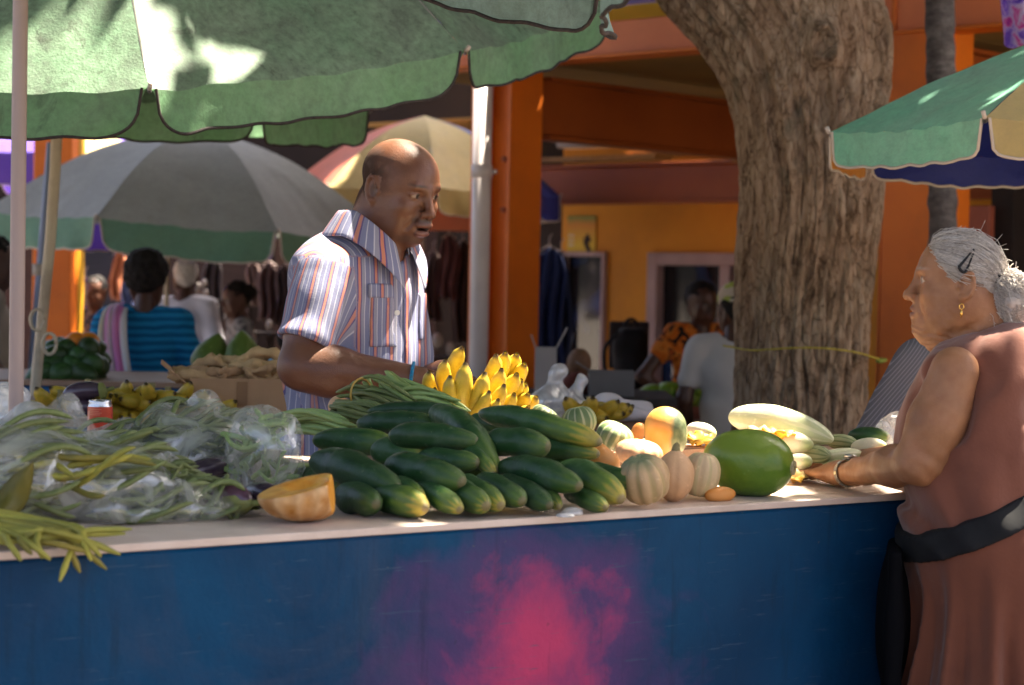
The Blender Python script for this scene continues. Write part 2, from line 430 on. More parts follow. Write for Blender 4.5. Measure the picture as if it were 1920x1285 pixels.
m_frame = mat('mauve_frame', (.40, .29, .30), (.33, .23, .24), ns=4, rough=.5)
def glassy(name, c, refl_col=None):
    t = NT(name); co = t.tc('Object')
    col = c if refl_col is None else t.mix(t.ramp(t.noise(co, 2.6, 2), [(.56, (0, 0, 0)), (.68, (1, 1, 1))]), c, refl_col)  # second colour paints blue reflections into the glass as noise patches
    return t.bsdf(col, .08, .8)
m_glass = glassy('dark_window_glass', (.012, .014, .02), (.02, .05, .16))
def hcol(u, v, w, parent, h0=0, h1=2.55):
    """H-section steel column, flanges facing along u, with bolts"""
    p = MB(); t_ = .022
    p.box(bp(u-w/2+t_/2, v, (h0+h1)/2), (t_, w, h1-h0), BB, .004); p.box(bp(u+w/2-t_/2, v, (h0+h1)/2), (t_, w, h1-h0), BB, .004)
    p.box(bp(u, v, (h0+h1)/2), (w-2*t_-.001, .02, h1-h0-.01), BB, .002)
    o = p.build('column', m_or, parent); 
    for z in (2.13, 2.05, 1.96, 1.72):
        for s_ in (0, ):
            q = MB(); c = bp(u-w*.02+.06*(z > 2 and (z*100 % 2)), v-.022, z); q.tube([c, c-BV*.012], .014, 8); q.build('bolt', m_brn, o)
    return o
col1 = hcol(0, 0, .225, bld)
# boxed side plates of the first column (the two faces that show)
MB().box(bp(-.13, .0, 1.2), (.014, .24, 2.4), BB, .002).build('cover_plate', m_sal, bld)
col2 = hcol(2.28, 0, .24, bld)
MB().box(bp(2.145, -.0, 1.2), (.014, .26, 2.4), BB, .002).build('cover_plate', m_or, bld)
MB().box(bp(2.28, -.135, 1.2), (.24, .014, 2.4), BB, .002).build('cover_plate', m_or, bld)
# fascia, slab, beams
MB().box(bp(3.4, -.06, 2.475), (8.6, .10, .155), BB, .006).build('fascia', m_sal, bld)
MB().box(bp(3.4, -.075, 2.395), (8.6, .15, .016), BB, .003).build('fascia_flange', m_or, bld)
for i in range(8):
    MB().box(bp(-.4+i*1.06, 2.2, 2.43), (1.052, 4.3, .02), BB).build('ceiling_panel', m_ceil, bld)
for i in range(3):
    MB().box(bp(-3.3+i*.8, 3.4, 2.43), (.792, 1.9, .02), BB).build('ceiling_panel', m_ceil, bld)  # panels added at the back to keep light off the rear wall
MB().box(bp(3.4, 2.42, 2.62), (8.6, 4.2, .12), BB).build('floor_slab', m_dark, bld)
def ibeam(u0, v0, u1, v1, z0, z1, m, w=.12, name='beam'):
    a, b = bp(u0, v0, 0), bp(u1, v1, 0); L = np.linalg.norm(b-a); B = np.stack([(b-a)/L, np.cross([0, 0, 1], (b-a)/L), [0, 0, 1]], 1); c = (a+b)/2
    p = MB(); p.box(c+[0, 0, (z0+z1)/2], (L, .02, z1-z0-.02), B); p.box(c+[0, 0, z1-.01], (L, w, .02), B, .003); p.box(c+[0, 0, z0+.01], (L, w, .02), B, .003)
    return p.build(name, m, bld)
ibeam(.06, .16, .06, 4.0, 2.06, 2.36, m_brn); ibeam(2.3, .16, 2.3, 4.0, 2.06, 2.36, m_brn)
ibeam(-3.5, 2.9, 6, 2.9, 1.88, 2.14, m_brn, .1, 'cross_beam')
for i, (u, z) in enumerate(((-1.3, 2.12), (-.6, 2.15), (.1, 2.10))):
    MB().box(bp(u, 2.2+.1*i, z), (1.0, .16, .03), BB).build('wood_plank', mat('raw_plank_%d' % i, (.42, .20, .06), (.34, .15, .04), ns=6, st=(1, 6, 6), rough=.7), bld)
MB().box(bp(-.9, 2.05, 2.2), (1.1, .14, .05), BB, .01).build('light_fitting', mat('pale_fitting', (.42, .30, .24), rough=.5), bld)
# back wall with window openings: wall strips, frames, glass
WVv = 3.6
def u_of(px, v):           # wall coordinate u of a pixel column at depth v
    d = ray(px, 520); d = d/d[1]; a = BO+BV*v
    # solve a + BU*u on ray direction (x = d0*y)
    return (d[0]*a[1]-a[0])/(BU[0]-d[0]*BU[1])
def wall(u0, u1, z0, z1, m=None, name='wall', v=WVv, t_=.1):
    return MB().box(bp((u0+u1)/2, v+t_/2, (z0+z1)/2), (abs(u1-u0), t_, z1-z0), BB).build(name, m or m_ochre, bld)
uA, uB, uC, uD = u_of(1052, WVv), u_of(1138, WVv), u_of(1218, WVv), u_of(1412, WVv); zt = 1.585; zb = .62
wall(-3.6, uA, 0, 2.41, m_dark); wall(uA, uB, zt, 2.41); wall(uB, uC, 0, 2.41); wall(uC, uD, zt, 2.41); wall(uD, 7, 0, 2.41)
wall(uA, uB, 0, zb); wall(uC, uD, 0, zb)
def win(u0, u1, z0, z1, bw, mull=()):
    p = MB(); y = WVv+.02
    o = MB().box(bp((u0+u1)/2, y+.05, (z0+z1)/2), (u1-u0, .012, z1-z0), BB).build('window', m_glass, bld)
    for a, b, c, d in [(u0, u0+bw, z0, z1), (u1-bw, u1, z0, z1), (u0+bw, u1-bw, z1-bw, z1), (u0+bw, u1-bw, z0, z0+bw)]+[(q-bw/2, q+bw/2, z0+bw, z1-bw) for q in mull]:
        MB().box(bp((a+b)/2, y-.01, (c+d)/2), (b-a, .09, d-c), BB, .005).build('frame', m_frame, o)
win(uA, uB, zb, zt, .03); win(uC, uD, zb, zt, .085, ((uC+uD)/2+.22,))
# side interior wall panels far right and left
wall(2.9, 5.5, 0, 2.41, mat('brown_yellow_wall', (.22, .11, .015), (.18, .085, .012), ns=2, rough=.8), 'side_wall', 1.8, .06)
m_panel = mat('brick_red_panel', (.34, .09, .05), (.28, .07, .04), ns=3, rough=.6)
MB().box(bp(u_of(1822, 1.0), 1.0, 1.55), (.19, .05, .42), BB, .006).build('bolted_plate', m_panel, bld)
MB().box(bp(u_of(1868, 1.0), 1.1, 1.2), (.12, .12, 2.4), BB, .006).build('dark_post', m_dark, bld)
# upper storey
MB().box(bp(-.25, .2, 2.95), (1.3, .1, .76), BB).build('upper_wall', m_dark, bld)  # near-black colour stands in for the shade of the recess
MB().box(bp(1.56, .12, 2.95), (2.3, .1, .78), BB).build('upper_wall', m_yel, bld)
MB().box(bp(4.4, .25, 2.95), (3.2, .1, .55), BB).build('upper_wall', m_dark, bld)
rl = MB(); rl.tube([bp(-.8, -.04, 2.64), bp(6, -.04, 2.64)], .014, 8); rl.tube([bp(-.8, -.04, 2.86), bp(6, -.04, 2.86)], .014, 8)
rail = rl.build('railing', m_pur, bld)
for i in range(8): MB().tube([bp(-.75+i*.95, -.04, 2.553), bp(-.75+i*.95, -.04, 2.95)], .012, 8).build('baluster', m_pur, rail)
# rain pipe on first column
pp = thing('rain_pipe', 'white plastic rain pipe running down the orange column', 'pipe', at(904, 900, 9.05)*[1, 1, 0])
m_pipe = mat('white_pvc', (.74, .66, .64), (.66, .58, .57), ns=3, rough=.35, dirt=.25, dirtc=(.4, .3, .25))
pa = at(904, 300, 9.22)
MB().tube([[pa[0], pa[1], 0], [pa[0], pa[1], 2.39]], .044, 20).build('pipe', m_pipe, pp, True)
zc = at(904, 322, 9.22)[2]
MB().tube([[pa[0], pa[1], zc-.03], [pa[0], pa[1], zc+.03]], .049, 20).build('coupling', m_pipe, pp, True)
MB().box([pa[0]+.055, pa[1]-.01, zc], (.03, .02, .02), BB, .003).build('bracket', m_pipe, pp)

# ---------------- rear market wall far behind on the left (shops in shadow)
rw = thing('shop_row', 'dim shop fronts in deep shade behind the left umbrellas', 'building', (-4, 15.5, 0))
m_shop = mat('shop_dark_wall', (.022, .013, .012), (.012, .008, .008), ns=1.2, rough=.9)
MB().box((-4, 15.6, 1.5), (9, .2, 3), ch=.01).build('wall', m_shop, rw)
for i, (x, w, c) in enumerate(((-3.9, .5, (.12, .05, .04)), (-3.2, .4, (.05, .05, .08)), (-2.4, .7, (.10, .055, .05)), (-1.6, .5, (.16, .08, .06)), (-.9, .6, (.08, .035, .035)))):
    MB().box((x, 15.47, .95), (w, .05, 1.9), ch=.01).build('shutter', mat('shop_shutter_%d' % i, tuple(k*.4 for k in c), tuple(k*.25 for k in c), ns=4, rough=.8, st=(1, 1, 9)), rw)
# orange post on the left
pl_ = thing('painted_post', 'thick orange post with yellow edge behind the blue sweater woman', 'post', at(105, 700, 11.6)*[1, 1, 0])
q = at(104, 550, 11.6); MB().box([q[0], q[1], 1.1], (.22, .22, 2.2), ch=.006).build('shaft', m_or, pl_)
q2 = at(144, 550, 11.75); MB().box([q2[0], q2[1], 1.1], (.05, .16, 2.2), ch=.004).build('edge_strip', mat('yellow_edge', (.55, .28, .01), rough=.5), pl_)
# cross beam left behind vendor's head
bb_ = thing('painted_beam', 'rust orange beam crossing behind the vendor at head height', 'beam', at(840, 410, 13.2))
qa, qb = at(780, 408, 13.2), at(900, 410, 12.9); MB().box((qa+qb)/2, (np.linalg.norm(qb-qa)+.3, .12, .17), basis(qb-qa), .005).build('beam', m_brn, bb_)
for qx in (qa, qb): MB().box([qx[0], qx[1]+.05, qx[2]/2-.045], (.1, .1, qx[2]-.09), ch=.004).build('post', m_brn, bb_)

# ---------------- tree
TD = 6.7
tl = [(-260, 1080, 1560), (-130, 1180, 1640), (0, 1288, 1690), (60, 1325, 1694), (110, 1360, 1692), (170, 1388, 1688), (250, 1404, 1676), (330, 1412, 1678), (420, 1407, 1671), (520, 1400, 1660), (650, 1398, 1652), (780, 1394, 1645), (900, 1385, 1650), (1150, 1365, 1665), (1300, 1345, 1685)]
tl = sorted(tl, key=lambda a: -a[0])
tz = np.array([at(a[0] and 1530, a[0], TD)[2] for a in tl]); tx0 = np.array([at(a[1], a[0], TD)[0] for a in tl]); tx1 = np.array([at(a[2], a[0], TD)[0] for a in tl])
zs = np.linspace(0, tz.max(), 420); xl = np.interp(zs, tz, tx0); xr = np.interp(zs, tz, tx1)
ker = np.ones(15)/15; sm = lambda a: np.convolve(np.pad(a, 7, 'edge'), ker, 'valid'); xl, xr = sm(xl), sm(xr)
nth = 300; th = np.arange(nth)/nth*2*math.pi
TH, ZZ = np.meshgrid(th, zs, indexing='ij'); RX = ((xr-xl)/2)[None]; CX = ((xr+xl)/2)[None]
cx_, sy_ = np.cos(TH), np.sin(TH)
lob = .035*np.cos(3*TH+1.2+ZZ*.5)+.02*np.cos(5*TH-ZZ*1.3)
sw = TH*4.2+ZZ*.9
ridge = np.abs(fbm(cx_*7+ZZ*.3, sy_*7, ZZ*1.7, 3, 3)); plates = fbm(cx_*9+.6*fbm(cx_*5, sy_*5, ZZ*2.5, 2, 41), sy_*9, ZZ*3.4, 4, 11); fine = fbm(cx_*40, sy_*40, ZZ*16, 2, 21)
crack = np.minimum(np.abs(vnoise(cx_*11+.8*fbm(cx_*4, sy_*4, ZZ*3, 2, 5), sy_*11, ZZ*3.2, 31)), .25)/.25
rad = 1+lob+.040*ridge+.036*np.tanh(plates*2.6)+.018*fine-.05*(1-crack)
X = CX+RX*cx_*rad; Y = TD+.25+(RX*.25+.16)*sy_*rad*1.12
# knot
kp = at(1540, 85, TD); dk = np.sqrt(((X-kp[0])/.045)**2+((ZZ-kp[2])/.055)**2); front = (sy_ < 0)
Y = Y-front*(.035*np.exp(-((dk-1)/.35)**2)-.015*np.exp(-(dk/.5)**2)+.05*np.exp(-(dk/1.6)**2))
V = np.stack([X, Y, ZZ], -1).reshape(-1, 3)
tree = thing('shade_tree', 'broad rough-barked tree trunk standing behind the counter', 'tree', (float(xl[0]+xr[0])/2, TD+.25, 0))
def bark():
    t = NT('bark'); co = t.tc('Object', (1, 1, .36)); co2 = t.tc('Object', (1, 1, .55))
    n1 = t.noise(co, 19, 9, .74, 1.1); n2 = t.noise(co2, 4, 5, .6)
    vo = t.n('ShaderNodeTexVoronoi', feature='DISTANCE_TO_EDGE'); vo.inputs['Scale'].default_value = 13
    wv = t.n('ShaderNodeVectorMath', operation='ADD'); nz = t.n('ShaderNodeTexNoise'); nz.inputs['Scale'].default_value = 5; nz.inputs['Detail'].default_value = 4; t.l(co, nz.inputs[0])
    sc_ = t.n('ShaderNodeVectorMath', operation='SCALE'); sc_.inputs['Scale'].default_value = .9; t.l(nz.outputs[1], sc_.inputs[0]); t.l(co, wv.inputs[0]); t.l(sc_.outputs[0], wv.inputs[1]); t.l(wv.outputs[0], vo.inputs['Vector'])
    ck = t.ramp(vo.outputs['Distance'], [(.0, (0, 0, 0)), (.035, (.75,)*3), (.10, (1, 1, 1))])
    c = t.ramp(n1, [(.30, (.030, .019, .013)), (.40, (.17, .115, .075)), (.50, (.40, .285, .19)), (.72, (.62, .49, .36))])
    c = t.mix(t.ramp(n2, [(.35, (0, 0, 0)), (.7, (.55,)*3)]), c, (.34, .19, .11))
    c = t.mix(t.ramp(t.noise(co2, 11, 4), [(.58, (0, 0, 0)), (.72, (.6,)*3)]), c, (.16, .15, .11))
    c = t.mix(1, c, t.mix(ck, (.62, .56, .50), (1, 1, 1)), 'MULTIPLY')
    hgt = t.mix(.25, n1, ck)
    return t.bsdf(c, .9, .15, hgt, 1.0, .02)
m_bark = bark()
trunk = mk('trunk', V, grid_faces(nth, len(zs), True), m_bark, tree)
top = np.array([(xl[-1]+xr[-1])/2, TD+.25, zs[-1]])
limbs = [[top+[-.15, 0, -.2], (-.2, 6.4, 3.9), (-1.3, 5.6, 4.8), (-2.6, 4.6, 5.6)], [top+[.2, 0, -.2], (1.4, 6.9, 4.2), (2.2, 6.0, 5.2), (2.6, 4.3, 6.0)], [top+[0, .1, -.2], (.7, 7.6, 4.2), (.5, 8.6, 5.4), (-1.5, 9.5, 6.0)],
         [top+[0, -.1, -.2], (.55, 5.9, 4.4), (.5, 4.4, 5.3), (.0, 2.4, 5.9)], [top+[.1, 0, -.2], (2.0, 7.6, 4.2), (3.5, 7.9, 5.0), (4.6, 7.0, 5.6)]]
lm = MB()
for L in limbs: P_ = spline(L, 24); lm.tube(P_, np.linspace(.27, .05, 24), 12)
lm.build('limbs', m_bark, tree, True)
# crown: leaves through a wide flattened volume; gaps cut along sun rays to light chosen spots
def sunhit(P, zz): return P+SUN*((zz-P[2])/SUN[2])
GAPS = []
# ================================================================ UMBRELLAS
def canopy_mat(name, c, c2, dirt=.5, transl=.3, dc=(.07, .085, .06)):
    t = NT(name); co = t.tc('Object')
    b = t.mix(t.ramp(t.noise(co, 3.2, 6, .65), [(.35, (0, 0, 0)), (.68, (1, 1, 1))]), c, c2)
    b = t.mix(t.ramp(t.noise(co, 42, 8, .75), [(.42, (0, 0, 0)), (.75, (dirt,)*3)]), b, dc)
    b = t.mix(t.ramp(t.noise(co, 6.5, 7, .72, .6), [(.46, (0, 0, 0)), (.70, (dirt*.75,)*3)]), b, tuple(.5*k_+.06 for k_ in dc))
    wv = t.noise(t.tc('Object', (1, 1, .35)), 9, 6, .7, 1.2)
    b = t.mix(t.ramp(wv, [(.60, (0, 0, 0)), (.66, (dirt*.8,)*3), (.72, (0, 0, 0))]), b, dc)
    bm = t.mix(.5, t.noise(co, 14, 5, .6, 1.0), t.noise(co, 160, 2))
    return t.bsdf(b, .62, .3, bm, .5, .006, transl)
m_grA = canopy_mat('faded_green_canvas', (.18, .32, .19), (.27, .39, .26), .8, .30)
m_grV = canopy_mat('green_valance_canvas', (.20, .42, .20), (.27, .45, .26), .45, .40)
m_grC = canopy_mat('grey_green_canvas', (.20, .30, .26), (.25, .36, .30), .5, .18)
m_gry = canopy_mat('weathered_grey_canvas', (.27, .27, .245), (.33, .33, .30), .35, .15, (.16, .16, .15))
m_gryV = canopy_mat('grey_green_valance', (.13, .27, .18), (.17, .32, .22), .25, .25)
m_min = canopy_mat('mint_green_canvas', (.20, .56, .37), (.28, .56, .41), .30, .25)
m_cry = canopy_mat('sun_bleached_yellow_canvas', (.55, .42, .16), (.60, .45, .20), .25, .3, (.35, .27, .14))
m_nvy = canopy_mat('navy_canvas', (.010, .018, .16), (.012, .022, .19), .15, .12, (.02, .02, .06))
m_orc = canopy_mat('orange_canvas', (.60, .22, .03), (.62, .25, .04), .2, .3)
m_slc = canopy_mat('salmon_canvas', (.62, .16, .09), (.66, .20, .12), .2, .35)
m_pur2 = canopy_mat('purple_canvas', (.10, .05, .40), (.13, .07, .45), .15, .3)
m_pip = mat('dark_piping', (.030, .022, .020), (.06, .045, .04), ns=60, rough=.8)
m_pipw = mat('pale_piping', (.55, .46, .38), rough=.7)
m_pole = mat('weathered_pole', (.40, .31, .28), (.34, .25, .22), ns=5, rough=.45, dirt=.4, dirtc=(.2, .1, .07), st=(1, 1, .3))
m_polec = mat('cream_pole', (.56, .47, .33), (.50, .40, .28), ns=9, rough=.5, dirt=.75, dirtc=(.12, .07, .04))
m_poleb = mat('blue_grey_pole', (.26, .30, .42), rough=.5)
m_rib = mat('steel_rib', (.35, .33, .30), rough=.4, metal=.5)
def umbrella(label, hub, rimz, dz, R, n, phi0, mats, vmats, vh, tilt=(0, 0), tipoff={}, pole=None, pr=.016, pmat=None, pip=None, sag=.05, bow=.04, flut=.012, nu=26, seed=0, sc=15, cat='umbrella', group='market umbrellas', base=None):
    base = base if base is not None else np.array([hub[0], hub[1], 0])
    T = thing('market_umbrella', label, cat, base, group)
    hub = np.array([hub[0], hub[1], 0.0]); pip = pip or m_pip
    def lift(p): return tilt[0]*(p[..., 0]-hub[0])+tilt[1]*(p[..., 1]-hub[1])
    tips = []
    for i in range(n):
        a = phi0+i*2*math.pi/n; dr, dzz = tipoff.get(i, (0, 0))
        p = hub+np.array([math.cos(a), math.sin(a), 0])*(R+dr); p[2] = rimz+lift(p)+dzz; tips.append(p)
    apex = hub+np.array([-tilt[0]*dz, -tilt[1]*dz, rimz+dz])
    for i in range(n):
        a, b = tips[i], tips[(i+1) % n]; u = np.linspace(0, 1, nu); v = np.linspace(0, 1, nu)
        U, Vv = np.meshgrid(u, v, indexing='ij')
        rim = a+(b-a)*U[..., None]; P = apex+(rim-apex)*Vv[..., None]
        out = nrm(((a+b)/2-hub)*[1, 1, 0])
        s4 = 4*U*(1-U)
        P = P-out*(s4*Vv**2*sag*.5)[..., None]
        P[..., 2] += bow*np.sin(Vv*math.pi)-sag*s4*Vv**1.5*.35
        wr = fbm(P[..., 0]*6, P[..., 1]*6, P[..., 2]*6, 3, seed+i)*.006*Vv+.004*np.sin(U*40+seed)*Vv**3*s4
        P[..., 2] += wr
        Vt = P.reshape(-1, 3)
        if out[0]*0+1: Fq = grid_faces(nu, nu)
        pn = mk('canopy_panel', Vt, Fq, mats[i % len(mats)], T)
        # valance
        nw = 10; w = np.linspace(0, 1, nw); uu = np.linspace(0, 1, 2*nu); U2, W2 = np.meshgrid(uu, w, indexing='ij')
        rimc = np.stack([np.interp(uu, u, P[:, -1, k]) for k in range(3)], 1)
        e = np.abs(2*U2-1); h = vh*np.clip(1-e**sc, 0, 1)**.5
        x_in = (np.where(U2 > .5, -1, 1)*W2*.018*(e > .2))
        Q = rimc[:, None, :]+np.zeros_like(W2)[..., None]
        Q = Q+(b-a)*(x_in*e**6)[..., None]
        Q[..., 2] -= W2*h
        fl = flut*(np.sin(U2*9+seed*1.7+i*2.1)+.6*np.sin(U2*21+i+seed)+1.0*fbm(U2*5+i*3, W2*1.5, U2*0+seed, 2, 5))*W2*np.clip((1-e)*6, 0, 1)
        Q = Q+out*(fl+.03*vh*W2*8*(1-e**4)*.3)[..., None]
        va = mk('valance', Q.reshape(-1, 3), grid_faces(2*nu, nw), vmats[i % len(vmats)], T)
        edge = Q[:, -1, :]; Vp, Fp = tube_np(edge, .0042, 5); mk('piping', Vp, Fp, pip, va)
        # seam and rib
        rp = apex+(a-apex)*v[:, None]; rp[:, 2] += bow*np.sin(v*math.pi)-.008
        Vr, Fr = tube_np(rp, .005, 6); mk('rib', Vr, Fr, m_rib, T)
        ms = MB(); ms.tube([a+[0, 0, .0], a+nrm(a-hub)*.022-[0, 0, .004]], .006, 6); ms.build('rib_tip', m_pipw, T, True)
    if pole is not None:
        Pp = [np.array(p, float) for p in pole]; MB().tube(spline(Pp, 12), pr, 14).build('pole', pmat or m_polec, T, True)
    return T, tips, apex
GREENS = 'market umbrellas'
# A: main faded green umbrella, tilted towards the camera
T1 = at(283, 170, 4.74); RA = 1.63; hubA = at(130, 300, 6.3)*[1, 1, 0]
phiA = math.atan2(T1[1]-hubA[1], T1[0]-hubA[0]); tA = .27; rimA = T1[2]-tA*(T1[1]-hubA[1])
apA = np.array([hubA[0], hubA[1]-tA*.8, rimA+.8])
q1, q2 = at(106, 262, 6.35), at(66, 735, 6.45); pbA = q2+(q2-q1)*(q2[2]/(q1[2]-q2[2]))
umbA = umbrella('large faded green umbrella with dark piped valance tilted above the vendor', hubA, rimA, .8, RA, 10, phiA, [m_grA], [m_grV], .108, (0.0, tA), {1: (-.085, .0), 2: (.07, .0)}, [apA+[0, 0, .02], q1, q2, pbA], .0175, m_polec, m_pip, .05, .13, .010, 40, 1, base=pbA)
for b_, px_ in ((600, 70), (645, 93)):
    c = at(px_, b_, 6.38); MB().tube([c+np.array([math.cos(t)*.022, 0, math.sin(t)*.034]) for t in np.linspace(0, 2*math.pi, 15)], .006, 6).build('cleat_ring', m_polec, umbA[0], True)
# B: green umbrella further back on the left, leaning pole
hB = at(118, 235, 7.5); rB = at(505, 200, 6.74)[2]+.088; pB = at(62, 735, 7.3); pB2 = on(40, 1400, 0)
pBb = at(28, 1010, 7.2); pBb[2] = 0
umbB = umbrella('bright green umbrella half hidden behind the large tilted one', hB, rB, .36, 1.15, 8, math.radians(-43), [m_grA], [m_grV], .128, (-.03, .08), {}, [[hB[0], hB[1], rB+.36], at(110, 255, 7.5), at(70, 735, 7.55), pBb],   .015, m_polec, m_pip, .02, .05, .010, 26, 2, base=pBb)
# C: near overhead umbrella on the straight left pole
pC = at(33, 500, 3.42); hC = np.array([pC[0]+.03, pC[1], 0]); cC = at(1138, -50, 3.83)
vC = (cC-hC)[:2]; RC = np.linalg.norm(vC); phC = math.atan2(vC[1], vC[0]); slC = -.33; rC = cC[2]-slC*vC[0]
umbC = umbrella('grey green umbrella overhead on a straight pinkish pole at the left edge', hC, rC, .38, RC, 8, phC, [m_grC], [m_grC], .13, (slC, .02), {}, [[pC[0], pC[1], 0], [pC[0], pC[1], 1.5], [pC[0], pC[1], rC+.36]], .0128, m_pole, m_pip, .05, .05, .01, 26, 3)
# D: weathered grey umbrella behind
dD = 10.5; s1, s2 = at(181, 405, 9.45), at(521, 432, 9.55); chD = np.linalg.norm((s2-s1)[:2]); RD = chD/2/math.sin(math.pi/8)
oD = nrm(np.array([(s2-s1)[1], -(s2-s1)[0], 0])); hD = (s1+s2)/2-oD*RD*math.cos(math.pi/8)
slD = (s2[2]-s1[2])/(s2[0]-s1[0]); rD = (s1[2]+s2[2])/2
umbrella('weathered grey umbrella with green valance over the blue sweater woman', hD, rD, .52, RD, 8, math.atan2(s1[1]-hD[1], s1[0]-hD[0]), [m_gry], [m_gryV, m_gryV, m_gryV, m_gryV, m_pur2, m_pur2, m_gryV, m_gryV], .15, (slD, 0), {}, [[hD[0], hD[1], rD+.5], [at(312, 520, hD[1])[0], hD[1], 1.3], [hD[0], hD[1], 0]], .013, m_polec, m_pipw, .05, .10, .012, 22, 4)
# E: yellow / salmon / navy umbrella behind the vendor's head
hE = at(795, 300, 12.4); rE = at(740, 352, 11.7)[2]
umbrella('yellow, salmon and navy umbrella behind the head of the vendor', hE, rE, .48, .86, 8, math.radians(-128), [m_cry, m_cry, m_nvy, m_nvy, m_orc, m_slc, m_slc, m_slc], [m_cry, m_cry, m_nvy, m_nvy, m_orc, m_slc, m_slc, m_slc], .15, (0, 0), {}, [[hE[0], hE[1], rE+.44], [hE[0], hE[1], 0]], .016, m_pole, m_pipw, .05, .08, .01, 20, 5)
# F: mint, yellow, navy, orange umbrella at right
F1, F2 = at(1556, 236, 5.22), at(1846, 238, 4.66)
chF = np.linalg.norm((F2-F1)[:2]); RF = chF/2/math.sin(math.pi/8); oF = nrm(np.array([(F2-F1)[1], -(F2-F1)[0], 0])); hF = (F1+F2)/2-oF*RF*math.cos(math.pi/8); rF = (F1[2]+F2[2])/2
umbrella('mint green, yellow and navy umbrella above the grey haired woman', hF, rF, RF*.42, RF, 8, math.atan2(F1[1]-hF[1], F1[0]-hF[0]), [m_min, m_cry, m_nvy, m_min, m_cry, m_nvy, m_nvy, m_orc], [m_min, m_cry, m_nvy, m_min, m_cry, m_nvy, m_nvy, m_orc], .088, (0, 0), {}, [[hF[0], hF[1], rF+RF*.42], [hF[0], hF[1], 0]], .016, m_polec, m_pipw, .03, .03, .006, 24, 6, 26)
# G: purple and yellow umbrella, far left
hG = at(40, 250, 13.2); umbrella('purple and yellow umbrella far back at the left edge', hG, at(40, 285, 12.4)[2], .4, .95, 8, math.radians(-112), [m_pur2, m_cry], [m_pur2, m_cry, m_pur2, m_pur2], .2, (0, 0), {}, [[hG[0], hG[1], 1.9], [hG[0], hG[1], 0]], .016, m_poleb, m_pipw, .04, .06, .01, 16, 8)
# thin blue-grey pole at left
bpole = thing('pole', 'thin blue grey pole leaning beside the orange post', 'pole', at(45, 900, 8.6)*[1, 1, 0])
e0 = at(58, 700, 8.6); e1 = at(82, 420, 8.6); dd = (e0-e1)/(e1[2]-e0[2]); e2 = e0+dd*e0[2]
MB().tube([e2, e0, e1, e1-dd*.35], .016, 10).build('shaft', m_poleb, bpole, True)
c = at(70, 506, 8.55); MB().tube([c-[0, 0, .025], c+[0, 0, .025]], .021, 10).build('collar', m_pipw, bpole, True)

# ---------------------------------------------------------------- palm trunk at right
pt = thing('palm_trunk', 'slim grey ringed palm trunk behind the right umbrella', 'tree', at(1768, 900, 7.3)*[1, 1, 0])
zz = np.linspace(0, 4.6, 320); pa, pb2 = at(1762, 0, 7.3), at(1768, 400, 7.3)
xx = np.interp(zz, [0, pb2[2], pa[2], 4.6], [pb2[0]+.02, pb2[0], pa[0], pa[0]-.03])
rr = .050+.0035*np.abs(np.sin(zz*34))+.003*vnoise(zz*20, zz*0, zz*0)
Vp, Fp = tube_np(np.stack([xx, zz*0+7.3, zz], 1), rr, 28)
Vp += .002*fbm(Vp[:, 0]*80, Vp[:, 1]*80, Vp[:, 2]*40, 2)[:, None]
mk('trunk', Vp, Fp, mat('palm_bark', (.16, .14, .135), (.09, .078, .075), ns=22, rough=.9, bump=.6, bs=70, st=(1, 1, 2.2), dirt=.6, dirtc=(.42, .40, .37), bd=.01), pt)
fr = MB()
for i in range(14):
    a = i*2.4; o = np.array([math.cos(a), math.sin(a), 0]); b0 = np.array([xx[-1], 7.3, 4.6])
    P_ = spline([b0, b0+o*.5+[0, 0, .55], b0+o*1.2+[0, 0, .55], b0+o*1.8+[0, 0, -.1]], 26); fr.tube(P_, .012, 4)
    sd = np.array([-o[1], o[0], 0])
    for j in range(3, 26):
        for sg in (-1, 1):
            L = .42*math.sin(j/27*math.pi)+.08; p = P_[j]; e_ = p+sd*sg*L+o*.14-[0, 0, .12]
            fr.add([p-o*.018, p+o*.018, e_], [(0, 1, 2)])
fr.build('crown', mat('palm_frond', (.06, .13, .03), rough=.6, transl=.3), pt)
# hanging printed cloth, top right
hc = thing('hanging_cloth', 'pink, purple and blue tie-dyed cloth hanging at the top right corner', 'cloth', at(1905, 90, 6.4))
def tiedye():
    t = NT('tie_dye'); co = t.tc('Object'); n = t.noise(co, 9, 3, .6, 2.0)
    return t.bsdf(t.ramp(n, [(.30, (.02, .02, .30)), (.42, (.25, .12, .55)), (.50, (.55, .42, .62)), (.58, (.62, .05, .28)), (.70, (.10, .05, .35))]), .8, .1)
uu = np.linspace(0, 1, 40); vv = np.linspace(0, 1, 30); U, Vv = np.meshgrid(uu, vv, indexing='ij'); a0 = at(1874, -60, 6.4); a1 = at(1874, 84, 6.4)
Q = np.stack([a0[0]+.02*Vv+U*.32, 6.4+.03*np.sin(U*22)+.01*np.sin(Vv*5), a0[2]+(a1[2]-a0[2])*Vv*(1+.06*np.sin(U*7))], -1)
Q2 = Q+[0, .006, 0]; ng = len(uu)*len(vv)
mk('cloth', np.concatenate([Q.reshape(-1, 3), Q2.reshape(-1, 3)]), np.concatenate([grid_faces(40, 30)[:, ::-1], grid_faces(40, 30, base=ng)]), tiedye(), hc)
MB().tube([Q[0, 0]+[-.05, 0, .005], Q[-1, 0]+[.4, 0, .005]], .006, 6).build('line', m_pipw, hc)
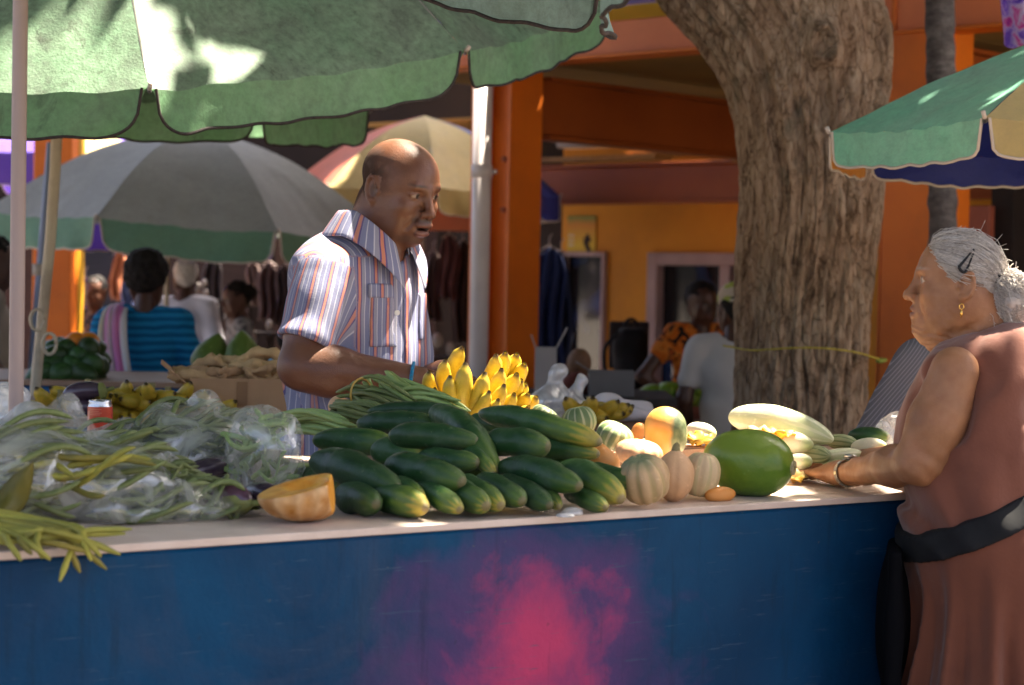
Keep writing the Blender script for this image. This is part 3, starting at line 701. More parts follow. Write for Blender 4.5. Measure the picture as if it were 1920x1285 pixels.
# ================================================================ PEOPLE
def head_ops(old=False):
    """sculpt list in head space: x forward, y to the figure's left, z up, origin between the ears at eye height"""
    o = []
    A = lambda p, k=.012: o.append(('+', p, k)); S = lambda p, k=.006: o.append(('-', p, k))
    A(ell((-.012, 0, .036), (.097, .077, .082)) if not old else ell((0, 0, .034), (.084, .071, .078))); A(ell((.034, 0, .012), (.058, .064, .082)), .03)
    A(ell((.028, 0, -.066), (.056, .057, .054)), .03); A(ell((.066, 0, -.104), (.021, .026, .018)), .022)
    if old: A(ell((.073, 0, -.106), (.018, .022, .016)), .02)
    for s in (-1, 1):
        A(ell((.056, s*.044, -.030), (.026, .021, .022)), .022); A(ell((.030, s*.050, -.075), (.035, .014, .035)), .025)
        A(ell((-.02, s*.056, -.03), (.04, .02, .05)), .03)
    A(rc((.079, -.036, .021), (.086, 0, .017), .010, .009), .014); A(rc((.079, .036, .021), (.086, 0, .017), .010, .009), .014)
    for s in (-1, 1):
        S(ell((.094, s*.033, .001), (.019, .019, .0115)), .012)
    A(rc((.088, 0, .012), (.108, 0, -.032), .0085, .011), .012); A(ell((.109, 0, -.037), (.0135, .0125, .0115)), .008)
    for s in (-1, 1):
        A(ell((.097, s*.0145, -.040), (.012, .009, .0085)), .006); S(ell((.106, s*.0085, -.049), (.006, .0045, .005)), .004)
    A(ell((.074, 0, -.070), (.024, .033, .027)), .02)
    if old:
        A(ell((.095, 0, -.066), (.009, .023, .006)), .006); A(ell((.094, 0, -.080), (.009, .021, .007)), .006)
        S(ell((.105, 0, -.0728), (.014, .022, .0016)), .004)
        A(ell((.03, 0, -.118), (.045, .04, .022)), .03)
        A(rc((.05, 0, -.11), (-.0, 0, -.16), .03, .04), .03)
    else:
        A(ell((.0975, 0, -.0645), (.0105, .027, .0075)), .006); A(ell((.095, 0, -.0848), (.0105, .023, .008)), .006)
        S(ell((.100, 0, -.0745), (.018, .019, .0026)), .004)
        A(ell((.088, 0, -.058), (.012, .03, .008)), .01)
    for s in (-1, 1):                    # nasolabial fold
        S(rc((.094, s*.022, -.040), (.078, s*.038, -.078), .0035), .008)
        # eyeball and lids
        A(ell((.0715, s*.032, .0005), (.0135, .0135, .0125)), .001)
        A(rc((.0835, s*.018, .0075), (.078, s*.047, .004), .0045, .004), .004); A(rc((.0825, s*.020, -.0075), (.077, s*.045, -.006), .0035, .003), .004)
        # ear
        Be = basis((1, -s*.35, .05), (-.15, 0, 1))
        A(ell((-.012, s*.0755, -.004), (.015, .006, .027), Be), .005)
        ring = [(math.cos(q)*.0145-.014-.10*math.sin(q)*.03, math.sin(q)*.0285-.003) for q in np.linspace(.25, 5.2, 12)]
        for (xa, za), (xb, zb) in zip(ring[:-1], ring[1:]): A(rc((xa, s*(.0805-.18*(xa+.012)), za), (xb, s*(.0805-.18*(xb+.012)), zb), .0050), .003)
        A(ell((-.007, s*.0765, -.034), (.0075, .0055, .009)), .005); S(ell((-.007, s*.089, -.006), (.0090, .010, .016)), .003); A(ell((.0045, s*.0765, -.008), (.0045, .0045, .007)), .003)
    return o
def put_head(Fd, ops, o, B, s):
    for op, p, k in ops:
        q = xf(p, o, B, s); (Fd.add if op == '+' else Fd.sub)(q, k*s)
def hand_ops(Fd, o, B, s=1.0, curl=.25, spread=.12, side=1):
    """o wrist, B columns: x to the fingers, y to the thumb side, z back of the hand"""
    L = lambda p: np.asarray(o)+B@(np.asarray(p)*s)
    A = lambda a, b, ra, rb, k: Fd.add(rc(L(a), L(b), ra*s, rb*s), k*s)
    Fd.add(xf(ell((.045, 0, 0), (.050, .038, .0145)), o, B, s), .02*s); A((0, 0, 0), (.03, .004, 0), .024, .022, .02)
    for i, (y, Lg, r) in enumerate(((.027, .074, .0088), (.009, .082, .0090), (-.010, .076, .0086), (-.027, .060, .0076))):
        a = np.array([.078-abs(i-1)*.003, y, .002]); th = y*spread*28; cu = curl
        d = np.array([math.cos(th*.3), math.sin(th*.3), 0]); p = a; zc = 0
        for j, f in enumerate((.45, .30, .25)):
            zc -= cu*(1, .9, .7)[j]; dd = np.array([d[0]*math.cos(zc), d[1]*math.cos(zc), math.sin(zc)]); q = p+dd*Lg*f
            A(p, q, r*(1, .95, .88)[j], r*(.95, .88, .78)[j], .004); p = q
    A((.015, .02, -.004), (.045, .045, -.008), .015, .0115, .012); A((.045, .045, -.008), (.070, .055, -.012), .0112, .010, .004); A((.070, .055, -.012), (.090, .056, -.016), .010, .008, .004)
def skin_mat(name, rough=.40, c2=(.72, .62, .58), ns=16, spec=.45, sss=.08):
    t = NT(name); co = t.tc('Object'); b = t.attr('Col')
    b = t.mix(t.ramp(t.noise(co, ns, 5, .65), [(.38, (0, 0, 0)), (.70, (.75,)*3)]), b, t.mix(1.0, b, c2, 'MULTIPLY'))
    bm = t.mix(.5, t.noise(co, 110, 5, .65), t.noise(co, 420, 4))
    rg = t.math('ADD', t.ramp(t.noise(co, 25, 3), [(.3, (rough-.1,)*3), (.7, (rough+.12,)*3)]), t.math('MULTIPLY', t.attr('matte', 2), .5))
    spv = t.math('MULTIPLY_ADD', t.attr('matte', 2), -spec*.9, spec)
    return t.bsdf(b, rg, spv, bm, .34, .004, sss=sss)
m_skin = skin_mat('dark_skin'); m_skin2 = skin_mat('weathered_brown_skin', .5, (.78, .66, .58), 28)
def capart(pts, radii, k=.02): return [(rc(pts[i], pts[i+1], radii[i], radii[i+1]), k) for i in range(len(pts)-1)]

# ---------------------------------------------------------------- the vendor
MY = 4.60
mf = np.array([math.cos(math.radians(33)), -math.sin(math.radians(33)), 0]); ml = np.array([-mf[1], mf[0], 0]); ml = np.array([math.sin(math.radians(33)), math.cos(math.radians(33)), 0])
MBs = np.stack([mf, ml, [0, 0, 1]], 1)
chest = at(672, 575, MY); belly = at(664, 730, MY); hipc = at(658, 930, MY); foot = np.array([hipc[0], hipc[1], 0])
man = thing('person', 'bald vendor in blue and orange striped short sleeve shirt standing behind the counter', 'person', foot)
rsh = chest-ml*.155+mf*.015+[0, 0, .06]; lsh = chest+ml*.165-mf*.02+[0, 0, .075]
hy = math.radians(-40); hpit = math.radians(13); hf = np.array([math.cos(hy)*math.cos(hpit), math.sin(hy)*math.cos(hpit), -math.sin(hpit)])
HB = basis(hf); hc_ = at(750, 356, MY-.02); HS = .97
neck0 = chest+[0, 0, .165]+mf*.045
Fh = Field(hc_-[.19, .19, .26], hc_+[.19, .19, .15], .0026)
Fh.add(rc(hc_+HB@np.array([-.035, 0, -.05]), neck0+mf*.0-[0, 0, .06], .060, .068), .02); Fh.add(rc(hc_+HB@np.array([-.06, 0, -.03]), neck0-mf*.03-[0, 0, .06], .045, .06), .03)
put_head(Fh, head_ops(), hc_, HB, HS)
hm = Fh.mesh(1)
relb = at(563, 688, MY-.22); rwri = at(795, 716, MY-.22); lelb = chest+ml*.21-mf*.01-[0, 0, .21]; lwri = at(828, 700, MY-.05)
Fa = Field(np.minimum(relb, rwri)-.12, np.maximum(np.maximum(relb, rwri), rsh)+.12, .0042)
for p, k in capart([rsh+[0, 0, -.02], rsh*.45+relb*.55, relb], [.056, .055, .047]) + capart([relb, relb*.72+rwri*.28, rwri], [.047, .050, .0315]): Fa.add(p, k)
Fa.add(ell(relb+(rwri-relb)*.22+[0, 0, -.006], (.075, .046, .048), basis(rwri-relb)), .03)
am = Fa.mesh(2)
hd = nrm(at(905, 742, MY-.20)-rwri); hBm = basis(hd, (0, -.55, .8)); 
Fh2 = Field(rwri-[.06, .1, .14], rwri+[.24, .12, .12], .003); hand_ops(Fh2, rwri+hd*.02, hBm, 1.0, .35); Fh2.add(rc(rwri-hd*.03, rwri+hd*.03, .0305, .026), .015); hm2 = Fh2.mesh(2)
Fl = Field(np.minimum(np.minimum(lelb, lwri), lsh)-[.1, .1, .15], np.maximum(np.maximum(lelb, lwri), lsh)+[.22, .1, .1], .006)
for p, k in capart([lsh+[0, 0, -.02], lelb, lwri], [.056, .047, .031]): Fl.add(p, k)
hdl = nrm(np.array([.8, -.55, -.25])); hand_ops(Fl, lwri+hdl*.015, basis(hdl, (.3, -.3, .8)), 1.0, .3); lmh = Fl.mesh(2)
# torso and legs below the clothes, one continuous lump
Ft = Field(np.minimum(chest, foot)-[.35, .35, .02], chest+[.35, .35, .2], .014)
Ft.add(ell(chest, (.11, .16, .17), MBs)).add(ell(belly, (.125, .15, .2), MBs), .05).add(ell(hipc, (.11, .15, .14), MBs), .05)
for s in (-1, 1):
    h0 = hipc+ml*s*.09; kn = np.array([h0[0], h0[1], .48])+mf*.02; an = np.array([h0[0], h0[1], .09])
    for p, k in capart([h0, kn, an, an+mf*.13-[0, 0, .05]], [.085, .06, .045, .035]): Ft.add(p, k)
tmb = Ft.mesh(1)
Vb, Fb = joinm(hm, am, hm2, lmh, tmb); nh = len(hm[0])
loc = (Vb[:nh]-hc_)@HB/HS
cs = np.tile(np.array([.155, .066, .035]), (len(Vb), 1)); x, y, z = loc.T
nz = fbm(loc[:, 0]*60, loc[:, 1]*60, loc[:, 2]*60, 3)
warm = np.clip((x-.05)/.05, 0, 1)[:, None]; cs[:nh] = cs[:nh]*(1-.0*warm)
hair = np.clip((.104+.022*nz-z-.45*np.maximum(x+.04, 0))/.06, 0, 1)*np.clip((.046+.35*z+.02*nz-x)/.07, 0, 1)*np.clip((z+.02+.01*nz+.75*np.maximum(-x-.02, 0))/.02, 0, 1)
hair *= np.where((np.abs(y) > .0735) & (z < .029) & (x > -.032) & (x < .008), 0, 1)
cs[:nh] = cs[:nh]*(1-hair[:, None]*.85)+np.array([.040, .030, .026])*.85*hair[:, None]*(1+1.2*np.clip(nz, 0, 1)[:, None])
def near(P, c, r): return np.clip(1.4-np.linalg.norm((P-np.array(c))/np.array(r), axis=1)*1.0, 0, .4)/.4
for s in (-1, 1):
    br = np.clip(1-np.abs((z-.026+.12*(np.abs(y)-.03)**2*8)/.0055), 0, 1)*np.clip(1-np.abs((s*y-.032)/.024), 0, 1)**.5*(x > .06); cs[:nh] = cs[:nh]*(1-.9*br[:, None])+np.array([.010, .008, .008])*.9*br[:, None]
    eb = near(loc, (.083, s*.032, .0005), (.008, .0105, .0034)); cs[:nh] = cs[:nh]*(1-eb[:, None])+np.array([.30, .23, .18])*eb[:, None]
    ir = near(loc, (.085, s*.032+.0045, .0012), (.008, .0050, .0056)); cs[:nh] = cs[:nh]*(1-ir[:, None])+np.array([.010, .006, .004])*ir[:, None]
ms_ = np.clip(1.3-np.abs((z+.0545)/.0075), 0, 1)*np.clip(1-np.abs(y/.034), 0, 1)**.4*(x > .07); cs[:nh] = cs[:nh]*(1-.8*ms_[:, None])+np.array([.014, .011, .011])*.8*ms_[:, None]
lip = near(loc, (.101, 0, -.066), (.010, .024, .0075)); cs[:nh] = cs[:nh]*(1-.6*lip[:, None])+np.array([.13, .055, .042])*.6*lip[:, None]
lip = near(loc, (.100, 0, -.0875), (.011, .022, .0085)); cs[:nh] = cs[:nh]*(1-.7*lip[:, None])+np.array([.19, .075, .058])*.7*lip[:, None]
mo = near(loc, (.094, 0, -.0745), (.010, .018, .0032)); cs[:nh] = cs[:nh]*(1-mo[:, None])+np.array([.025, .008, .007])*mo[:, None]
go = np.clip((-.088-z+.006*nz)/.012, 0, 1)*np.clip((x-.045)/.02, 0, 1)*np.clip((z+.118)/.01, 0, 1)*.45; cs[:nh] = cs[:nh]*(1-go[:, None])+np.array([.05, .04, .036])*go[:, None]
for s in (-1, 1):
    ec = near(loc, (-.006, s*.083, -.006), (.009, .008, .015))*.6; cs[:nh] = cs[:nh]*(1-ec[:, None])+np.array([.035, .012, .007])*ec[:, None]  # shade of the ear hollow painted into the skin colour
mt_ = np.zeros(len(Vb)); mt_[:nh] = hair
mk('body', Vb, Fb, m_skin, man, col=cs, att={'matte': mt_})
# shirt
hem = at(650, 1010, MY)[2]
Fs = Field(chest-[.34, .34, .62], chest+[.34, .34, .26], .0048)
Fs.add(ell(chest, (.142, .185, .19), MBs)).add(ell(belly+[0, 0, .02], (.152, .178, .20), MBs), .06).add(ell(hipc+[0, 0, .05], (.150, .178, .17), MBs), .06)
Fs.add(rc(rsh+ml*.05+[0, 0, -.005], neck0-ml*.03-[0, 0, .068], .072, .058), .04).add(rc(lsh-ml*.05, neck0+ml*.03-[0, 0, .068], .072, .058), .04)
Fs.add(ell(chest-mf*.05+[0, 0, .085], (.08, .14, .07), MBs), .05)
sl_end = rsh*.30+relb*.70+[0, 0, .0]
Fs.add(rc(rsh+ml*.005, sl_end, .066, .069), .03); lsl = lsh*.35+lelb*.65; Fs.add(rc(lsh-ml*.01, lsl, .07, .078), .03)
ax_r = nrm(relb-rsh)
def folds(x, y, z):
    P = np.stack([x-chest[0], y-chest[1], z-chest[2]], 1); u, v = P@mf, P@ml
    f = .0050*fbm(u*7+z*1.5, v*7, z*2.2, 2, 4)+.0035*np.sin((u*22-z*30)+3*fbm(u*5, v*5, z*3, 2, 9))*np.clip((chest[2]+.02-z)/.15, 0, 1)
    dx = np.stack([x, y, z], 1)-(rsh+[0, 0, -.06])[None]; d = np.linalg.norm(dx, axis=1)
    f += .004*np.sin(d*75)*np.exp(-((d-.09)/.06)**2)
    return f+.0018*fbm(u*26, v*26, z*14, 2, 2)
Fs.disp(folds)
Fs.sub(rc(hc_+HB@np.array([-.04, 0, -.05]), neck0-mf*.005-[0, 0, .035], .070, .074), .006)
Fs.sub(rc(neck0+mf*.06+[0, 0, -.03], neck0+mf*.15-[0, 0, .09], .03, .008), .008)
base_shirt = Fs.copy()
cut_r = sl_end+ax_r*.012
Fs.sub(rbox(cut_r+ax_r*.10, (.10, .14, .14), basis(ax_r-mf*.16), .005), .002)
# hollow the sleeve round the arm so that its opening is dark
Fs.sub(rc(rsh*.30+relb*.70, relb, .052, .062), .004)
# put the torso back where the sleeve hollow cut into it
body_only = Field.copy(base_shirt); body_only.D[:] = .5
body_only.add(ell(chest, (.140, .170, .19), MBs)).add(ell(belly+[0, 0, .02], (.151, .176, .20), MBs), .06).add(ell(hipc+[0, 0, .05], (.149, .177, .17), MBs), .06).disp(folds)
Fs.D = np.minimum(Fs.D, np.maximum(body_only.D, -(halfsp(neck0-[0, 0, .10], (0, 0, -1)).f(Fs.ax[0][:, None, None], Fs.ax[1][None, :, None], Fs.ax[2][None, None, :]))))
Fs.inter(halfsp([0, 0, hem], (0, 0, -1)))
Vs, Fq = Fs.mesh(2)
dP = Vs-rsh; t_ = dP@ax_r; rad_ = dP-t_[:, None]*ax_r; dr_ = np.linalg.norm(rad_, axis=1)
sleeve = (dr_ < .115) & (t_ > -.03) & (((Vs-chest)@ml) < -.135-.10*np.clip(t_, 0, .2)*0)
angt = np.arctan2((Vs-chest)@ml, (Vs-chest)@mf)
B2 = basis(ax_r); angs = np.arctan2(rad_@B2[:, 1], rad_@B2[:, 2])
sc_ = np.where(sleeve, angs*.082, np.where(Vs[:, 2] > chest[2]+.115, (Vs-chest)@ml*1.0+.02, .84*((Vs-chest)@mf+(Vs-chest)@ml)))
def shirt_mat():
    t = NT('striped_shirt'); s = t.attr('stripe', 2); co = t.tc('Object')
    s = t.math('ADD', s, t.math('MULTIPLY', t.math('SUBTRACT', t.noise(co, 11, 2), .5), .006))
    f = t.math('FRACT', t.math('MULTIPLY', s, 1/.046))
    B_ = (.19, .20, .31); O_ = (.55, .21, .13); Pp = (.09, .06, .19); W_ = (.52, .50, .56); G_ = (.27, .265, .33)
    c = t.ramp(f, [(0, B_), (.10, B_), (.115, W_), (.145, W_), (.16, B_), (.34, G_), (.355, Pp), (.41, Pp), (.425, O_), (.56, O_), (.575, Pp), (.62, Pp), (.635, G_), (.80, G_), (.815, W_), (.845, W_), (.86, B_)], 'CONSTANT')
    c = t.mix(t.ramp(t.noise(co, 6, 3), [(.35, (0, 0, 0)), (.7, (.40,)*3)]), c, (.25, .25, .32))
    return t.bsdf(c, .75, .2, t.mix(.5, t.noise(co, 260, 2), t.noise(co, 30, 4)), .25, .003, transl=.06)
m_shirt = shirt_mat()
shirt = mk('shirt', Vs, Fq, m_shirt, man, att={'stripe': sc_})
# collar, pocket with flap, placket, button
def shell(off, boxes, name, shift=.0, nosub=True):
    G = base_shirt.copy(); G.D = G.D-off; first = None
    M_ = Field.copy(base_shirt); M_.D[:] = .5
    for b in boxes: M_.add(b, .001)
    G.D = np.maximum(G.D, M_.D); G.D = np.maximum(G.D, -(base_shirt.D+.004))
    v, f = G.mesh(1); return mk(name, v, f, m_shirt, shirt, att={'stripe': ((v-chest)@mf+(v-chest)@ml)*.84+shift})
pk = at(737, 590, MY-.2); pn = nrm((mf*.55-ml*.85)); PB = np.stack([nrm(np.cross([0, 0, 1], pn)), pn, [0, 0, 1]], 1)
shell(.0028, [rbox(pk+[0, 0, -.015], (.055, .09, .060), PB, .004)], 'pocket', .012)
shell(.0055, [rbox(pk+[0, 0, .052], (.060, .09, .017), PB, .004)], 'pocket_flap', .03)
pk2 = chest+mf*.145+ml*.10+[0, 0, .0]; PB2 = basis(mf); shell(.0045, [rbox(pk2+[0, 0, -.02], (.05, .05, .055), PB2, .004)], 'pocket', .02)
shell(.003, [rbox(chest+mf*.14+[0, 0, -.2], (.06, .017, .34), MBs, .004)], 'placket', .0)
def collar():
    n = 60; a = np.linspace(-2.85, 2.85, n); cb = neck0+[0, 0, -.005]-mf*.004
    rows = []
    for j, (dz, rr) in enumerate(((.035, .080), (.058, .076), (.068, .077), (.064, .084), (.044, .097), (.020, .113), (.006, .122))):
        fr = np.clip((np.abs(a)-1.6)/1.25, 0, 1)                       # towards the front opening
        ang = math.pi-a                                                 # a=0 is the nape
        p = cb+np.outer(np.cos(ang)*rr*(1+.06*fr), mf)+np.outer(np.sin(ang)*rr*1.04, ml)
        p[:, 2] += dz-.075*fr**1.3-(.050*fr**2 if j >= 4 else 0)*(j-3)/3-.006
        rows.append(p)
    G = np.stack(rows, 1); Vc = G.reshape(-1, 3); i = np.repeat(a, len(rows))
    o = mk('collar', Vc, grid_faces(n, len(rows)), m_shirt, shirt, att={'stripe': i*.09+.01}); md = o.modifiers.new('thick', 'SOLIDIFY'); md.thickness = .0035; md2 = o.modifiers.new('sub', 'SUBSURF'); md2.levels = 1; md2.render_levels = 1
collar()
bt = at(745, 587, MY-.205); G = MB(); G.tube([bt-pn*.0+[0, 0, 0], bt+pn*.006], .006, 12); G.build('button', mat('pearl_button', (.75, .72, .66), rough=.3), shirt)
# trousers
Fp_ = Field(np.minimum(hipc, foot)-[.35, .35, .03], hipc+[.35, .35, .2], .012); Fp_.add(ell(hipc, (.13, .17, .15), MBs))
for s in (-1, 1):
    h0 = hipc+ml*s*.09; kn = np.array([h0[0], h0[1], .48])+mf*.02; an = np.array([h0[0], h0[1], .06])
    for p, k in capart([h0, kn, an], [.105, .085, .075]): Fp_.add(p, k)
mk('trousers', *Fp_.mesh(1), mat('dark_trousers', (.03, .035, .05), rough=.8), man)
wb = rwri+(relb-rwri)*.10; bx = basis(rwri-relb)
wt = thing('wristband', 'turquoise rubber wristband on the forearm of the vendor', 'wristband', wb)
ringp = [wb+bx@np.array([0, math.cos(t)*.0355, math.sin(t)*.0365]) for t in np.linspace(0, 2*math.pi, 37)]
MB().tube(ringp, .0042, 8, False).build('band', mat('turquoise_rubber', (.01, .16, .30), rough=.35), wt, True)
q_ = MB()
for t in np.linspace(0, 2*math.pi, 30)[:-1]: q_.tube([wb+bx@np.array([-.003, math.cos(t)*.039, math.sin(t)*.040]), wb+bx@np.array([.003, math.cos(t)*.039, math.sin(t)*.040])], .0022, 6)
q_.build('beads', mat('blue_bead', (.02, .22, .42), rough=.2), wt, True)
# ---------------------------------------------------------------- the grey haired woman
WY = 3.62
wf = nrm([-.985, .17, 0]); wl = np.array([-wf[1], wf[0], 0]); WB = np.stack([wf, wl, [0, 0, 1]], 1)
wch = at(1842, 765, WY); wbe = at(1832, 885, WY); whi = at(1850, 1010, WY); wfoot = np.array([whi[0], whi[1], 0])
woman = thing('person', 'grey haired woman with a ponytail bun in a sleeveless brown top leaning on the counter', 'person', wfoot)
WS = .80; whc = at(1798, 532, WY); hp = math.radians(-4); WH = basis([wf[0]*math.cos(hp), wf[1]*math.cos(hp), -math.sin(hp)])
wnk = at(1838, 664, WY)
Fw = Field(whc-[.17, .15, .22], whc+[.17, .15, .13], .0023)
Fw.add(rc(whc+WH@np.array([-.035, 0, -.05]), wnk-[0, 0, .03], .047, .058), .02); Fw.add(rc(whc+WH@np.array([-.06, 0, -.03])*WS, wnk-wf*.03-[0, 0, .03], .035, .05), .03)
put_head(Fw, head_ops(True), whc, WH, WS)
def wrink(x, y, z):
    P = (np.stack([x, y, z], 1)-whc)@WH/WS
    return .0010*np.sin(P[:, 2]*420+6*fbm(P[:, 0]*25, P[:, 1]*25, P[:, 2]*25, 2))*np.clip((-.085-P[:, 2])/.03, 0, 1)+.0007*fbm(P[:, 0]*60, P[:, 1]*60, P[:, 2]*60, 3)+.0012*np.sin(P[:, 0]*160+P[:, 2]*60)*np.clip((.03-np.abs(P[:, 2]+.10))/.03, 0, 1)
Fw.disp(wrink); whm = Fw.mesh(1)
sL = at(1790, 696, 3.50); eL = at(1716, 868, 3.50); wL = on(1584, 917, HT)+[0, 0, .030]; hL = on(1496, 902, HT)+[0, 0, .016]
sR = wch-wl*.150+[0, 0, .048]; eR = at(1745, 862, 3.80); wR = on(1612, 893, HT)+[0, 0, .030]; hR = on(1508, 880, HT)+[0, 0, .018]
Fa1 = Field(np.minimum(np.minimum(sL, eL), wL)-.11, np.maximum(np.maximum(sL, eL), wL)+.11, .0040)
for p, k in capart([sL, sL*.45+eL*.55+[0, -.004, 0], eL], [.043, .041, .032]) + capart([eL, eL*.7+wL*.3, wL], [.033, .0345, .022]): Fa1.add(p, k)
Fa1.add(ell(sL*.5+eL*.5+wf*-.008+[0, 0, -.02], (.10, .039, .042), basis(eL-sL)), .03)
Fa1.disp(lambda x, y, z: .0016*fbm(x*28, y*28, z*28, 3)+.0010*np.sin(z*190+x*120)*np.clip((eL[2]+.06-z)/.05, 0, 1))
aw1 = Fa1.mesh(2)
def whand(w, h, side, curl):
    d = nrm(h-w); B = basis(d, (0, 0, 1)); B[:, 1] *= side; F_ = Field(w-[.2, .13, .06], w+[.08, .2, .09], .0026)
    hand_ops(F_, w+d*.012, B, .92, curl, .16); F_.add(rc(w-d*.035, w+d*.02, .0245, .022), .012)
    F_.disp(lambda x, y, z: .0006*fbm(x*140, y*140, z*140, 2)); return F_.mesh(2)
hw1 = whand(wL, hL, -1, .10); hw2 = whand(wR, hR, 1, .13)
Fa2 = Field(np.minimum(np.minimum(sR, eR), wR)-.1, np.maximum(np.maximum(sR, eR), wR)+.1, .006)
for p, k in capart([sR, eR, wR], [.054, .040, .0245]): Fa2.add(p, k)
aw2 = Fa2.mesh(2)
Fwt = Field(np.minimum(wch, wfoot)-[.3, .3, .02], wch+[.3, .3, .15], .013); Fwt.add(ell(wch, (.09, .14, .13), WB)).add(ell(wbe, (.11, .14, .14), WB), .05).add(ell(whi, (.11, .16, .12), WB), .05)
for s in (-1, 1):
    h0 = whi+wl*s*.09; an = np.array([h0[0], h0[1], .06])
    for p, k in capart([h0, h0*[1, 1, .5]+wf*.02, an, an+wf*.12-[0, 0, .03]], [.09, .062, .04, .033]): Fwt.add(p, k)
Vb, Fb = joinm(whm, aw1, hw1, hw2, aw2, Fwt.mesh(1)); nh = len(whm[0]); loc = (Vb[:nh]-whc)@WH/WS; x, y, z = loc.T
cs = np.tile(np.array([.345, .158, .072]), (len(Vb), 1)); nz = fbm(loc[:, 0]*50, loc[:, 1]*50, loc[:, 2]*50, 3)
cs *= (1+.16*fbm(Vb[:, 0]*30, Vb[:, 1]*30, Vb[:, 2]*30, 3))[:, None]
lip = near(loc, (.098, 0, -.072), (.012, .024, .012))*.6; cs[:nh] = cs[:nh]*(1-lip[:, None])+np.array([.26, .10, .07])*lip[:, None]
for s in (-1, 1):
    br = np.clip(1-np.abs((z-.027)/.005), 0, 1)*np.clip(1-np.abs((s*y-.032)/.024), 0, 1)**.5*(x > .06)*.5; cs[:nh] = cs[:nh]*(1-br[:, None])+np.array([.45, .40, .35])*br[:, None]
    eb = near(loc, (.083, s*.032, .0005), (.010, .013, .0058)); cs[:nh] = cs[:nh]*(1-eb[:, None])+np.array([.62, .55, .48])*eb[:, None]
    ir = near(loc, (.085, s*.031, .001), (.010, .0060, .0062)); cs[:nh] = cs[:nh]*(1-ir[:, None])+np.array([.02, .012, .008])*ir[:, None]
    dk = near(loc, (-.001, s*.086, -.004), (.007, .010, .014))*.5; cs[:nh] = cs[:nh]*(1-dk[:, None])+np.array([.10, .035, .015])*dk[:, None]  # last mix paints shade inside the ear into the skin
mk('body', Vb, Fb, m_skin2, woman, col=cs)
# hair: cap, bun, strands
Lh = lambda p: whc+WH@(np.asarray(p, float)*WS)
Fc = Field(whc-[.17, .14, .16], whc+[.15, .14, .14], .0032)
Fc.add(xf(ell((-.003, 0, .036), (.0895, .0770, .0830)), whc, WH, WS)); Fc.add(xf(ell((-.042, 0, -.030), (.048, .060, .060)), whc, WH, WS), .03)
def hl(x, y, z):
    P = (np.stack([x, y, z], -1)-whc)@WH/WS; n_ = .008*fbm(P[..., 1]*40, P[..., 2]*40, P[..., 0]*40, 2)
    a = (.070*(P[..., 0]-.036)-.045*(P[..., 2]+.0))/.0832; b = (.11*(P[..., 0]-.026)-.08*(P[..., 2]+.004))/.136
    return np.maximum(a, b)+n_
I = np.meshgrid(*Fc.ax, indexing='ij'); Fc.D = np.maximum(Fc.D, hl(*I)*WS).astype(np.float32)
for s in (-1, 1): Fc.sub(xf(ell((-.007, s*.092, -.010), (.0205, .026, .036)), whc, WH, WS), .006)
def grey_hair():
    t = NT('grey_hair'); co = t.tc('Object', (1, 1, 1)); n = t.noise(co, 55, 4, .6); r_ = t.attr('tone', 2)
    c = t.ramp(t.math('ADD', t.math('MULTIPLY', n, .5), t.math('MULTIPLY', r_, .5)), [(.2, (.22, .18, .15)), (.45, (.50, .44, .39)), (.75, (.76, .70, .64))])
    return t.bsdf(c, .42, .5, n, .5, .004, transl=.12)
m_ghair = grey_hair()
vh_, fh_ = Fc.mesh(2); hair = mk('hair', vh_, fh_, m_ghair, woman, att={'tone': .35+.3*fbm(vh_[:, 0]*50, vh_[:, 1]*120, vh_[:, 2]*120, 2)})
bun_c = at(1893, 558, WY-.03); tie = at(1866, 530, WY-.015)
Fbn = Field(bun_c-.09, bun_c+.09, .0035); Fbn.add(ell(bun_c, (.036, .042, .050))); Fbn.add(rc(tie, bun_c, .022, .03), .02); Fbn.disp(lambda x, y, z: .004*fbm(x*35, y*35, z*35, 3))
vb_, fb_ = Fbn.mesh(2); mk('bun', vb_, fb_, m_ghair, hair, att={'tone': .4+.3*fbm(vb_[:, 0]*60, vb_[:, 1]*60, vb_[:, 2]*60, 2)})
SV, SF, ST, n0 = [], [], [], 0
def strand(P, r, tone):
    global n0
    v, f = tube_np(P, r, 3); SV.append(v); SF.append(f+n0); ST.append(np.full(len(v), tone)); n0 += len(v)
tl_ = (tie-whc)@WH/WS
ctr = np.array([-.003, 0, .036]); er = np.array([.0905, .0780, .0840])
def eproj(q): d = (q-ctr)/er; return ctr+er*d/np.linalg.norm(d)
rs = np.random.default_rng(3)
